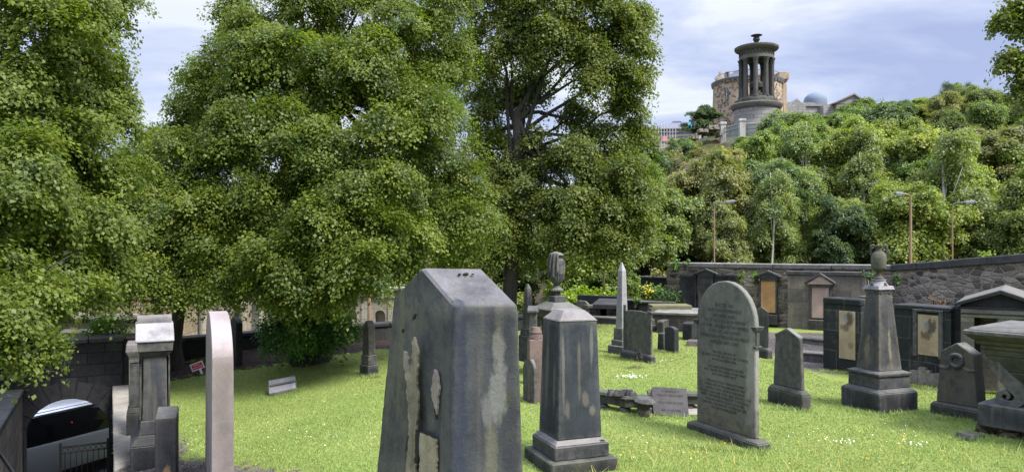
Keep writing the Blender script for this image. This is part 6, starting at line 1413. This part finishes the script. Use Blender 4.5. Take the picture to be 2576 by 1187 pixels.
for r_, ps in byrow.items():
    ps.sort(key=lambda p: p[1])
    for i, (t, px, Y, kind, cn, _, lab) in enumerate(ps):
        kn = {'conifer': 'pine', 'birch': 'birch', 'scrub': 'bush'}.get(kind, 'broadleaf tree')
        t['label'] = lab or f'{cn} {kn}, {nth(i)} from the left in the {nth(r_)} row up the hillside'
print('hill trees', len(placed))
# ---------------------------------------------------------------- buildings on the hill
m_mon = stone("temple_stone", (0.08, 0.077, 0.068), (0.03, 0.03, 0.032), (0.19, 0.185, 0.165), .5, None, .15, bstr=.3)
m_mond = stone("temple_column_stone", (0.036, 0.037, 0.038), (0.02, 0.02, 0.023), (0.10, 0.097, 0.085), .4, None, .1, bstr=.3)
m_monl = masonry("temple_base_blocks", (0.3, 0.29, 0.28), (0.24, 0.235, 0.23), (0.14, 0.13, 0.125), 1.1, .42, .03, .35, (0.1, 0.1, 0.1), .3)
Ym = 84.0; sm = Ym / F; xm = (1903 - CX) * sm
def zm(py, dy=0): return CH - (py - HY) / F * (Ym + dy)
zb = zm(352)
t = thing('round_temple', 'round columned stone temple monument with an urn on its roof, high on the hill', 'monument', (xm, Ym, zb))
h = lambda py, dy=0: zm(py, dy) - zb
R0 = 55 * sm
obj('podium', B().lathe([(0, -3), (R0 + .25, -3), (R0 + .25, h(318)), (R0, h(316)), (R0, h(278)), (0, h(278))], 48), m_monl, t, smooth=True)
obj('podium_cornice', B().lathe([(0, h(277.9)), (R0 + .1, h(277.9)), (R0 + .32, h(272)), (R0 + .36, h(266)), (R0 + .1, h(263)), (R0 - .1, h(262)), (R0 - .12, h(255)), (R0 - .5, h(254)), (R0 - .52, h(249)), (0, h(249))], 48), m_mon, t, smooth=True)
Rc = 37.5 * sm; rc_ = .285
for i in range(9):
    a = 2 * math.pi * (i + .22) / 9
    z0, z1 = h(248.9), h(168)
    o = obj('column', B().lathe([(0, z0), (rc_ * 1.25, z0), (rc_ * 1.25, z0 + .14), (rc_, z0 + .25), (rc_ * .85, z1), (0, z1)], 20, flute=.1), m_mond, t, smooth=True); o.location = (Rc * math.cos(a), Rc * math.sin(a), 0)
    o = obj('capital', B().lathe([(0, h(167.9)), (rc_ * .85, h(167.9)), (rc_ * 1.05, h(163)), (rc_ * .95, h(160)), (rc_ * 1.4, h(154)), (rc_ * 1.4, h(152.5)), (0, h(152.5))], 16, flute=.18), m_mond, t, smooth=True); o.location = (Rc * math.cos(a), Rc * math.sin(a), 0)
Re = 42.5 * sm
seg = 48
def ring(ri, ro, z0, z1, b=None):
    b = b or B(); v = []
    for i in range(seg):
        a = 2 * math.pi * i / seg
        for r, z in ((ri, z0), (ro, z0), (ro, z1), (ri, z1)): v.append((r * math.cos(a), r * math.sin(a), z))
    return b.add(v, [(i * 4 + k, ((i + 1) % seg) * 4 + k, ((i + 1) % seg) * 4 + (k + 1) % 4, i * 4 + (k + 1) % 4) for i in range(seg) for k in range(4)])
obj('entablature', ring(Re - .75, Re, h(152.4), h(145), ring(Re - .75, Re - .06, h(144.9), h(133))), m_mon, t, smooth=True)
b = B()
for i in range(24):
    a = 2 * math.pi * i / 24; cx0, cy0 = (Re - .04) * math.cos(a), (Re - .04) * math.sin(a)
    b.tube([(cx0 - .17 * math.sin(a) * math.cos(q), cy0 + .17 * math.cos(a) * math.cos(q), h(139) + .17 * math.sin(q)) for q in [k * math.pi / 5 for k in range(11)]], .05, 5, False)
obj('wreath_frieze', b, m_mond, t)
obj('cornice', B().lathe([(0, h(132.9)), (Re + .05, h(132.9)), (Re + .42, h(128)), (Re + .5, h(125)), (Re + .5, h(121.5)), (0, h(121.5))], 48), m_mon, t, smooth=True)
b = B()
for i in range(56): a = 2 * math.pi * i / 56; b.cb(.12, .12, h(121.4), .05, .05, h(119), (Re + .27) * math.cos(a), (Re + .27) * math.sin(a))
obj('roof', b.lathe([(0, h(121.4)), (Re + .3, h(121.4)), (Re - .3, h(118.5)), (1.2, h(116.5)), (.5, h(115)), (0, h(115))], 48), m_mond, t, smooth=True)
obj('finial_urn', B().lathe([(0, h(117)), (.5, h(117)), (.4, h(114)), (.26, h(111)), (.2, h(109)), (.26, h(105)), (.4, h(101)), (.36, h(97)), (.3, h(94)), (.36, h(92.5)), (.68, h(90)), (.6, h(89)), (0, h(89))], 18, flute=.08), m_mond, t, smooth=True)
obj('inner_urn', B().lathe([(0, h(249)), (.7, h(249)), (.7, h(236)), (.5, h(234)), (.3, h(230)), (.75, h(222)), (.8, h(212)), (.5, h(206)), (.3, h(204)), (0, h(200))], 18), m_mond, t, smooth=True)
# precinct railing with stone piers
zr = zb
t = thing('precinct_railing', 'blue-green iron railing with pale square stone piers round the foot of the temple', 'railing', (xm, Ym - 6, zr - 1.2))
m_rail = plain("green_grey_rail", (0.12, 0.17, 0.18), .5, .4, 0, .1); m_net = plain("railing_panel", (0.13, 0.18, 0.20), .6, .3, 0, .1)
pier = stone("pier_stone", (0.34, 0.33, 0.31), (0.25, 0.245, 0.24), (0.42, 0.41, 0.39), .2, None, .1)
yy = Ym - 6; s2 = yy / F
def lxx(px, dy=0): return (px - CX) / F * (yy + dy) - xm
zz_ = lambda py, dy=0: CH - (py - HY) / F * (yy + dy) - (zr - 1.2)
piers = [(1818, 3.5, 308), (1866, 0, 300), (1960, 0, 295), (2040, 2.5, 300)]
for px, dy, py in piers: o = obj('pier', B().cb(.62, .62, -3, .62, .62, zz_(py + 6, dy)).cb(.75, .75, zz_(py + 6, dy) + .001, .72, .72, zz_(py, dy)), pier, t, bevel=.02); o.location = (lxx(px, dy), dy, 0)
for (a_, b_) in zip(piers[:-1], piers[1:]):
    A_ = Vector((lxx(a_[0], a_[1]), a_[1], 0)); E_ = Vector((lxx(b_[0], b_[1]), b_[1], 0)); bb = B(); zt = zz_(312, a_[1]) if a_ is not piers[0] else zz_(318, 2)
    L_ = (E_ - A_).length; n = int(L_ / .16)
    for i in range(1, n): p = A_.lerp(E_, i / n); bb.cb(.035, .035, -2, .03, .03, zt + (.14 if i % 1 == 0 else 0), p.x, p.y)
    for zq in (zt - .05, zt - .45, .1): bb.tube([(A_.x, A_.y, zq), (E_.x, E_.y, zq)], .045, 4)
    obj('rails', bb, m_rail, t)
# rubble tower house
m_tower = rubble("tower_rubble", [(0.36, 0.28, 0.21), (0.085, 0.06, 0.05), (0.38, 0.30, 0.225), (0.12, 0.085, 0.065), (0.34, 0.265, 0.2), (0.07, 0.055, 0.048)], (0.38, 0.30, 0.23), 1.5, 1.7, .11, .4, .9, 7.5)
m_dress = stone("tower_dressed_stone", (0.34, 0.27, 0.18), (0.22, 0.175, 0.125), (0.42, 0.34, 0.24), .2, None, .2)
m_slater = plain("slate_roof", (0.09, 0.095, 0.115), .6, .4, 0, .15, 4)
m_glassd = plain("dark_glass", (0.02, 0.022, 0.03), .1, .5, 0, .05, 3, 0)
Yt = 101.0; st = Yt / F
zt_ = lambda py: CH - (py - HY) / F * Yt
xt = (1880 - CX) * st; Rt = 83 * st; zb = zt_(330)
t = thing('rubble_tower', 'round castle-like rubble tower with a slate roof, pointed windows and corner turret behind the temple', 'tower', (xt, Yt, zb))
hh = lambda py: zt_(py) - zb
obj('wall', B().lathe([(0, -3), (Rt * 1.08, -3), (Rt * 1.02, hh(270)), (Rt, hh(215)), (0, hh(215))], 40), m_tower, t, smooth=True)
b = B()
for i in range(44): a = 2 * math.pi * i / 44; b.cb(.28, .28, hh(218), .28, .28, hh(214), (Rt + .05) * math.cos(a), (Rt + .05) * math.sin(a))
obj('corbels', b, m_dress, t)
obj('parapet', B().lathe([(0, hh(214.9)), (Rt + .25, hh(214.9)), (Rt + .3, hh(209)), (Rt + .1, hh(208)), (0, hh(208))], 40), m_slater, t, smooth=True)
obj('roof', B().lathe([(0, hh(208)), (Rt - .3, hh(207.5)), (Rt * .42, hh(184)), (Rt * .4, hh(181)), (0, hh(180))], 40, (0.0, 0, 0)), m_slater, t, smooth=True)
obj('roof_railing', B().tube([(Rt * .95 * math.cos(k * .2), Rt * .95 * math.sin(k * .2), hh(194)) for k in range(33)], .04, 4), m_rail, t)
def onT(px):   # angle on the tower drum facing the camera
    v = ((px - CX) / F * Yt - xt) / Rt; return -math.acos(max(-1, min(1, v)))
for px, py0, py1, pointed in ((1815, 236, 262, True), (1815, 190 + 6, 218, False), (1855 + 110, 232, 258, True)):
    a = onT(px); c_ = Vector((math.cos(a), math.sin(a), 0)); w_ = 6 * st
    fr = outline(w_ * 1.5, hh(py1) - .12, hh(py0) + (.25 if pointed else .12), 'gable' if pointed else 'flat', 0, 0, .6)
    o = obj('window', B().prism(fr, -.12, .12), stone("window_surround", (0.12, 0.1, 0.08), (0.06, 0.055, 0.05), (0.2, 0.17, 0.13), .2), t); o.location = c_ * (Rt * 1.0); o.rotation_euler = (0, 0, a + math.pi / 2)
    obj('pane', B().prism(outline(w_ * .85, hh(py1), hh(py0), 'gable' if pointed else 'flat', 0, 0, .4), -.14, -.13), m_glassd, o)
    wf = plain("white_window_frame", (0.5, 0.52, 0.55), .5)
    obj('glazing_bar', B().box(-.03, .03, -.17, -.141, hh(py1), hh(py0) - .1).box(-w_ * .4, w_ * .4, -.17, -.1411, (hh(py0) + hh(py1)) / 2 - .03, (hh(py0) + hh(py1)) / 2 + .03), wf, o)
# stair turret at left and chimneys
xl_ = (1801 - CX) * st - xt
obj('turret', B().lathe([(0, -3), (1.2, -3), (1.0, hh(270)), (.75, hh(250)), (.6, hh(205)), (0, hh(205))], 16, (xl_ + .5, -.5, 0)), m_dress, t, smooth=True)
obj('chimney', B().cb(1.1, 1.1, hh(208), 1.0, 1.0, hh(199), xl_ + .45, -.5).cb(.35, .35, hh(198.9), .3, .3, hh(184), xl_ + .4, -.6).lathe([(0, hh(198)), (.22, hh(198)), (.18, hh(186)), (0, hh(185))], 8, (xl_ + 1.2, -.3, 0)), m_dress, t)
obj('chimney', B().cb(.8, .8, hh(205), .7, .7, hh(172), (1868 - CX) * st - xt, 0), m_dress, t); obj('chimney', B().cb(.45, .45, hh(205), .4, .4, hh(184), (1936 - CX) * st - xt, 1), m_dress, t)
# square wing at the right
xw = lambda px: (px - CX) * st - xt
obj('wing', B().fr((xw(1935), xw(1967), -1.5, 5, -2), (xw(1935), xw(1963), -1.5, 5, hh(222))).box(xw(1930), xw(1958), -1.3, 5, hh(221.9), hh(192)), m_tower, t)
obj('wing_parapet', B().box(xw(1945), xw(1971), -2.1, 5.2, hh(208), hh(190)).box(xw(1947), xw(1968), -1.9, 5.0, hh(214), hh(208.05)), m_dress, t, bevel=.03)
obj('quoins', B().fr((xw(1960), xw(1972), -1.9, -1.2, hh(300)), (xw(1957), xw(1967), -1.9, -1.2, hh(262))).fr((xw(1957), xw(1967), -1.9, -1.2, hh(261.9)), (xw(1957), xw(1966), -1.9, -1.2, hh(218))), m_dress, t)
# observatory with dome and portico
m_obs = masonry("observatory_ashlar", (0.3, 0.29, 0.28), (0.24, 0.235, 0.235), (0.15, 0.145, 0.14), 1.2, .5, .03, .4, (0.12, 0.12, 0.12), .3)
m_domep = plain("grey_blue_dome_metal", (0.15, 0.19, 0.25), .8, .2, .0, .05, 1)
Yo = 140.0; so_ = Yo / F; zo = lambda py: CH - (py - HY) / F * Yo; xo_ = lambda px: (px - CX) * so_
t = thing('domed_observatory', 'low classical observatory with a blue-grey dome and a pillared gable front on the skyline', 'building', (xo_(2050), Yo, zo(330)))
hz = lambda py: zo(py) - zo(330); X = lambda px: xo_(px) - xo_(2050)
obj('wall', B().box(X(1975), X(2075), 0, 10, -3, hz(268)).box(X(2060), X(2092), -2, 10, -3, hz(270)), m_obs, t)
obj('roof', B().box(X(1970), X(2080), -.3, 10.3, hz(267.9), hz(262)).prism([(X(1975), hz(261.9)), (X(2060), hz(261.9)), (X(2050), hz(257)), (X(1985), hz(256))], .5, 9), m_obs, t)
obj('dome', B().lathe([(0, hz(262)), (28.5 * so_ * .96, hz(262)), (28.5 * so_, hz(255)), (28.5 * so_, hz(245))] + [(28.5 * so_ * math.cos(k * math.pi / 24), hz(245) + 23 * so_ * math.sin(k * math.pi / 24)) for k in range(1, 12)] + [(0, hz(222))], 48, ((2051 - CX) / F * 144 - xo_(2050), 4, 0)), m_domep, t, smooth=True)
# left small gable
obj('side_gable', B().prism([(X(1968), hz(278)), (X(2012), hz(278)), (X(1990), hz(256))], -3, 0).box(X(1968), X(2012), -3, 0, -3, hz(278.1)), m_obs, t)
# portico
b = B(); x0, x1 = X(2094), X(2146)
for i in range(5): px = x0 + (x1 - x0) * (i + .25) / 4.5; o = obj('portico_column', B().lathe([(0, -3), (.42, -3), (.36, hz(285)), (.5, hz(283)), (.5, hz(281)), (0, hz(281))], 16), m_obs, t, smooth=True); o.location = (px, -2.4, 0)
obj('portico_wall', B().box(x0, x1, .0, 8, -3, hz(281)), m_obs, t)
obj('portico_entablature', B().box(x0 - .5, x1 + .5, -3, 8, hz(280.9), hz(269)), m_obs, t)
obj('pediment', B().prism([(x0 - .8, hz(268.9)), (x1 + .8, hz(268.9)), ((x0 + x1) / 2 + .6, hz(248))], -3.1, 8), m_obs, t)
b = B(); hx = (x0 + x1) / 2 + .6
b.prism([(x0 - 1.1, hz(269.5)), (x0 - 1.1, hz(267)), (hx, hz(244)), (hx, hz(248))], -3.5, 8.2).prism([(hx + .001, hz(248)), (hx + .001, hz(244)), (x1 + 1.1, hz(267)), (x1 + 1.1, hz(269.5))], -3.5, 8.2)
obj('pediment_cornice', b, stone("weathered_cornice", (0.17, 0.165, 0.16), (0.12, 0.12, 0.12), (0.25, 0.24, 0.23), .2), t)
obj('link_wing', B().prism([(X(2072), hz(273)), (X(2072), hz(268)), (X(2100), hz(258)), (X(2100), -3), (X(2072), -3)], -1, 4), m_obs, t)
# far building with scaffold
Yf = 165.0; sf = Yf / F; zf = lambda py: CH - (py - HY) / F * Yf; xf = lambda px: (px - CX) * sf
m_lil = plain("lilac_grey_roof", (0.15, 0.155, 0.205), .9, .1, 0, .05, 1); m_fw = plain("pale_render_wall", (0.5, 0.42, 0.33), .7, .3, 0, .1, 2); m_fg = plain("bluish_window_strip", (0.13, 0.17, 0.24), .3, .4, 0, .1, 1)
t = thing('distant_building', 'distant pale building with a lilac roof at the left end of the hill', 'building', (xf(1690), Yf, zf(375)), R(-8))
hf = lambda py: zf(py) - zf(375); XF = lambda px: xf(px) - xf(1690)
obj('wall', B().box(XF(1635), XF(1760), 0, 12, -8, hf(326)), m_fw, t)
b = B().fr((XF(1625), XF(1765), -1, 13, hf(325.9)), (XF(1692), XF(1722), 5, 7, hf(300))).fr((XF(1693), XF(1721), 5, 7, hf(299.9)), (XF(1698), XF(1716), 5, 7, hf(296))); obj('roof', b, m_lil, t)
b = B()
for k, py in enumerate((333, 343, 355)): b.box(XF(1638), XF(1757), -.05, -.001, hf(py + 5), hf(py))
obj('window_strips', b, m_fg, t)
m_scaf = plain("scaffold_steel", (0.42, 0.43, 0.47), .5, .4, .3, .1)
b = B()
for px in range(1628, 1705, 7): b.tube([(XF(px), -1.5, -8), (XF(px), -1.5, hf(318 - (px * 7) % 17))], .07, 4)
for py in (325, 335, 346, 357, 368): b.tube([(XF(1626), -1.5, hf(py)), (XF(1704), -1.5, hf(py))], .07, 4)
t2 = thing('scaffolding', 'thin steel scaffolding standing in front of the distant lilac-roofed building', 'scaffolding', (xf(1690), Yf, zf(375)), R(-8)); obj('poles', b, m_scaf, t2)
obj('sheeting', B().box(XF(1666), XF(1678), -1.62, -1.58, hf(358), hf(346)), plain("pink_sheet", (0.55, 0.25, 0.25), .7), t2)
# rocks on the shoulder
m_rock = stone("brown_crag", (0.10, 0.085, 0.07), (0.06, 0.05, 0.048), (0.17, 0.15, 0.11), .3, None, .3, bstr=.8)
for i, (px, py, w_, hh_, lab) in enumerate(((1790, 312, 26, 12, 'brown rock outcrop just left of the temple railing'), (1766, 322, 18, 10, 'low brown rock outcrop below the rounded dark tree'), (1742, 335, 16, 14, 'dark boulder outcrop below the two seated visitors'), (1806, 330, 10, 10, 'small brown rock outcrop under the temple railing'))):
    P_ = U(px, py, 82); s_ = 82 / F; b = B()
    r3 = random.Random(i)
    for k in range(7): b.cb(w_ * s_ * .6, 1.5, 0, w_ * s_ * .35, .8, hh_ * s_ * r3.uniform(.6, 1.2), r3.uniform(-.4, .4) * w_ * s_, r3.uniform(-.5, .5))
    o = obj('rock_outcrop', b, m_rock, rough=.25, sub=.5); o.location = (P_.x, P_.y, float(g(P_.x, P_.y)) - .3); tag(o, lab, 'rock', 'rock outcrops below the temple')
    dz = CH - (py + hh_ - HY) / F * 82 - 0; o.location.z = dz - .2
# two tiny visitors sitting on the shoulder
def person(px, py, Y, label, shirt, lean):
    P_ = U(px, py, Y); t = thing('person', label, 'person', (P_.x, P_.y, P_.z), lean)
    m_sk = plain("skin", (0.45, 0.28, 0.2), .6); mj = plain("jacket", shirt, .8); mt = plain("dark_trousers", (0.03, 0.03, 0.04), .8)
    # seated figure: hips, back, shoulders, head, arms to knees, bent legs
    me = bpy.data.meshes.new('body'); vs = [(0, 0, .12), (0, .02, .38), (0, 0, .6), (0, -.02, .72), (0, -.03, .86), (.2, -.02, .58), (.26, -.18, .38), (.14, -.38, .4), (-.2, -.02, .58), (-.26, -.18, .38), (-.14, -.38, .4), (.1, -.05, .12), (.15, -.45, .42), (.15, -.6, 0), (.15, -.72, .0), (-.1, -.05, .12), (-.15, -.45, .42), (-.15, -.6, 0), (-.15, -.72, 0)]
    es = [(0, 1), (1, 2), (2, 3), (3, 4), (2, 5), (5, 6), (6, 7), (2, 8), (8, 9), (9, 10), (0, 11), (11, 12), (12, 13), (13, 14), (0, 15), (15, 16), (16, 17), (17, 18)]
    me.from_pydata(vs, es, []); o = bpy.data.objects.new('body', me); COL.objects.link(o); o.parent = t
    md = o.modifiers.new('skin', 'SKIN'); rad = [.15, .14, .15, .06, .11, .07, .05, .04, .07, .05, .04, .1, .075, .05, .04, .1, .075, .05, .04]
    for i, r in enumerate(rad): me.skin_vertices[0].data[i].radius = (r, r)
    me.skin_vertices[0].data[0].use_root = True
    o.modifiers.new('sub', 'SUBSURF').levels = 1; me.materials.append(mj)
    obj('hair', B().lathe([(0, .84), (.11, .86), (.12, .92), (.08, .98), (0, 1.0)], 10, (0, -.02, 0)), plain("dark_hair", (0.03, 0.02, 0.015), .8), t, smooth=True)
    obj('trousers', B().tube([(.1, -.05, .12), (.15, -.45, .42), (.15, -.6, .04)], [.11, .085, .06], 8).tube([(-.1, -.05, .12), (-.15, -.45, .42), (-.15, -.6, .04)], [.11, .085, .06], 8), mt, t, smooth=True)
    return t
person(1735, 325, 80, 'person in a turquoise jacket sitting on the hill shoulder', (0.03, 0.3, 0.33), .3)
person(1744, 322, 80, 'person in dark clothes sitting right of the one in turquoise', (0.03, 0.03, 0.05), -.3)
# ---------------------------------------------------------------- grass blades and flowers
rs = np.random.default_rng(5)
def fld(n, ylo, yhi, pw=1.0):
    y = ylo + (yhi - ylo) * rs.random(n) ** pw; kx = rs.uniform(-.72, .72, n); x = kx * y; return x, y
def maskok(x, y, m_=0.0):
    ok = (poly_dist(mulchP, x, y) < -.05 + m_) & (poly_dist(gravP, x, y) < -.05) & (poly_dist(grav2P, x, y) < -.05) & (poly_dist(enclP, x, y) < 0) & ~inpit_np(x, y)
    qx, qy = x + 8.0, y - 15.2; s_ = qx * 0.48 - qy * 0.88; t_ = -(qx * 0.88 + qy * 0.48); ok &= ~((t_ > -.6) & (s_ > -1))
    ok &= ~((y > 14.3) & (x > 6.2)) & ~((y > 22) & (x > 5.2)) & ~((y > 20.5) & (x < -2))
    return ok
n = 330000; x, y = fld(n, 7.2, 25.5, 1.5); ok = maskok(x, y); x, y = x[ok], y[ok]; n = len(x)
z = g(x, y); hgt = rs.uniform(.012, .028, n) * (1 + .8 * (rs.random(n) < .04)); wd = .0035 + .00055 * y; a = rs.random(n) * 6.28; ln = rs.normal(0, .5, (n, 2)) * hgt[:, None]
base = np.stack([x, y, z - .005], 1); sd = np.stack([np.cos(a), np.sin(a), 0 * a], 1) * wd[:, None]
tip = base + np.concatenate([ln, (hgt + .005)[:, None]], 1)
V = np.stack([base - sd, base + sd, tip], 1).reshape(-1, 3); Q = np.arange(len(V)).reshape(-1, 3)
pat = np.sin(x * 1.3 + np.sin(y * .9) * 1.5) * np.sin(y * 1.1 + x * .4); lv = np.clip(rs.normal(.5, .22, n) + pat * .16, 0, 1)
m_gb = newmat("grass_blades"); q_ = NB(m_gb); oc = q_.node('ShaderNodeTexCoord').outputs['Object']; at_ = q_.node('ShaderNodeAttribute'); at_.attribute_name = 'lv'
bc_ = q_.mix(q_.ramp(q_.noise(oc, .55, 6, .6), .35, .65), (0.26, 0.37, 0.10), (0.34, 0.43, 0.14))
bc_ = q_.mix(q_.math('MULTIPLY', q_.ramp(q_.noise(oc, 1.1, 5, .6), .55, .7), .6), bc_, (0.20, 0.32, 0.08))
bc_ = q_.mix(q_.math('MULTIPLY', q_.ramp(q_.noise(q_.mapping(oc, (1, 1.6, 1)), 1.7, 7, .72), .54, .7), .75), bc_, (0.42, 0.38, 0.18))
sy_ = q_.node('ShaderNodeSeparateXYZ'); q_.l.new(oc, sy_.inputs[0])
bc_ = q_.mix(q_.math('MULTIPLY', q_.ramp(sy_.outputs[1], 12, 19), .45), bc_, (0.27, 0.25, 0.09))
bc_ = q_.mix(1, bc_, q_.ramp(at_.outputs['Fac'], 0, 1, (.6, .68, .65), (1.4, 1.3, 1.4)), 'MULTIPLY')
pb_ = q_.node('ShaderNodeBsdfPrincipled'); q_.put(pb_.inputs['Base Color'], bc_); pb_.inputs['Roughness'].default_value = .6; pb_.inputs['Specular IOR Level'].default_value = .25
tb_ = q_.node('ShaderNodeBsdfTranslucent'); q_.put(tb_.inputs[0], bc_); xb_ = q_.node('ShaderNodeMixShader'); xb_.inputs[0].default_value = .35
q_.l.new(pb_.outputs[0], xb_.inputs[1]); q_.l.new(tb_.outputs[0], xb_.inputs[2]); q_.l.new(xb_.outputs[0], q_.node('ShaderNodeOutputMaterial').inputs[0])
me = npmesh('grass_blades', V, Q, {'lv': lv}, 'FACE'); me.materials.append(m_gb); o = bpy.data.objects.new('grass_blades', me); COL.objects.link(o); tag(o, 'short bright green grass blades covering the graveyard lawn', 'grass', kind='stuff')
# longer wisps near the stones and in the foreground
def wisps(n, pts, h, name, label, m, spread=.3):
    C = np.array(pts); k = rs.integers(0, len(C), n); x = C[k, 0] + rs.normal(0, spread, n); y = C[k, 1] + rs.normal(0, spread, n); z = g(x, y)
    hg = rs.uniform(.5, 1, n) * h; a = rs.random(n) * 6.28; ln = rs.normal(0, .6, (n, 2)) * hg[:, None]; wd = .006
    base = np.stack([x, y, z - .01], 1); sd = np.stack([np.cos(a), np.sin(a), 0 * a], 1) * wd; tip = base + np.concatenate([ln, hg[:, None]], 1)
    V = np.stack([base - sd, base + sd, tip], 1).reshape(-1, 3); me = npmesh(name, V, np.arange(len(V)).reshape(-1, 3), {'lv': rs.random(n)}, 'FACE'); me.materials.append(m); o = bpy.data.objects.new(name, me); COL.objects.link(o); tag(o, label, 'grass', kind='stuff')
def P2(px, py): p = G(px, py); return (p.x, p.y)
edge = []
for a_, e_ in (((1727, 1125), (1905, 1140)), ((1905, 1140), (1945, 1130)), ((1380, 1200), (1555, 1172)), ((2115, 1030), (2212, 1045)), ((2212, 1045), (2310, 1040)), ((2335, 1050), (2460, 1062)), ((1930, 1025), (2040, 1036)), ((2400, 1105), (2576, 1110)), ((1525, 1046), (1760, 1054)), ((1530, 893), (1650, 915)), ((904, 946), (953, 948)), ((676, 985), (750, 985)), ((2070, 935), (2150, 940)), ((1590, 925), (1610, 925)), ((1655, 885), (1710, 890)), ((2280, 970), (2340, 980))):
    for k in np.linspace(0, 1, 16): edge.append(P2(a_[0] + (e_[0] - a_[0]) * k, a_[1] + (e_[1] - a_[1]) * k))
wisps(5200, edge, .10, 'grass_tufts', 'longer grass tufts round the feet of the gravestones', m_gb, .07)
dry = [P2(1560, 1180), P2(1690, 1170), P2(1900, 1160), P2(2200, 1160), P2(2450, 1165), P2(1750, 1150), P2(2050, 1175), P2(2300, 1120)]
wisps(600, dry, .16, 'dry_grass', 'straw-coloured long grass wisps in the near lawn', leafmat("straw_blades", (1.4, 1.3, 1), (.7, .8, .7), .3, (0.33, 0.3, 0.12)), .5)
def flowers(name, label, cl, n, m, sz, spr):
    C = np.array([P2(*c) for c in cl]); k = rs.integers(0, len(C), n); x = C[k, 0] + rs.normal(0, spr, n) * 1.3; y = C[k, 1] + rs.normal(0, spr, n); ok = maskok(x, y); x, y = x[ok], y[ok]; n = len(x)
    P = np.stack([x, y, g(x, y) + rs.uniform(.03, .05, n)], 1); N = norm(np.array([0, -.3, 1.0]) + rs.normal(0, .3, (n, 3))); me = leaf_mesh(name, P, N, rs.normal(0, 1, (n, 3)), sz * rs.uniform(.7, 1.2, n), np.full(n, .5), m, .55)
    o = bpy.data.objects.new(name, me); COL.objects.link(o); tag(o, label, 'flowers', kind='stuff')
cl = [(715, 1105), (700, 1115), (870, 1110), (900, 1100), (840, 1105), (560, 1070), (460, 1010), (470, 1120), (500, 1130), (1580, 945), (1590, 950), (1560, 1120), (1650, 1120), (2100, 1090), (2150, 1100), (2180, 1090), (2270, 1095), (2380, 1085), (1700, 1130), (2010, 1100), (1790, 955), (2330, 1090), (760, 1080), (660, 1010), (900, 990)]
flowers('daisies', 'white daisies scattered in clusters over the lawn', cl, 140, m_whi, .016, .3)
flowers('daisies', 'tight clusters of white clover flowers in the middle lawn', [(1582, 948), (1590, 951), (1572, 950), (2135, 1118), (2300, 1120), (1655, 910)], 110, m_whi, .022, .10)
flowers('buttercups', 'tiny yellow buttercups dotted over the near lawn', [(1680, 1150), (1590, 1130), (1860, 1150), (2200, 1090), (1950, 1100), (2350, 1130), (1640, 1160)], 60, m_yel, .02, .5)
# bark chips and twigs on the mulch bed
b = B()
for _ in range(500):
    px, py = random.uniform(425, 985), random.uniform(865, 945); p = G(px, py)
    if poly_dist(mulchP, np.array([p.x]), np.array([p.y]))[0] < 0: continue
    a = random.random() * 3.14; L_ = random.uniform(.03, .12); b.tube([(p.x, p.y, p.z + .01), (p.x + L_ * math.cos(a), p.y + L_ * math.sin(a), p.z + .025)], random.uniform(.004, .009), 4)
tag(obj('bark_chips', b, plain("bark_chip", (0.12, 0.08, 0.065), .9, .1, 0, .4, 20)), 'brown bark chips and twigs strewn over the dark planting bed', 'bark chips', kind='stuff')
print('objects', len(bpy.data.objects))
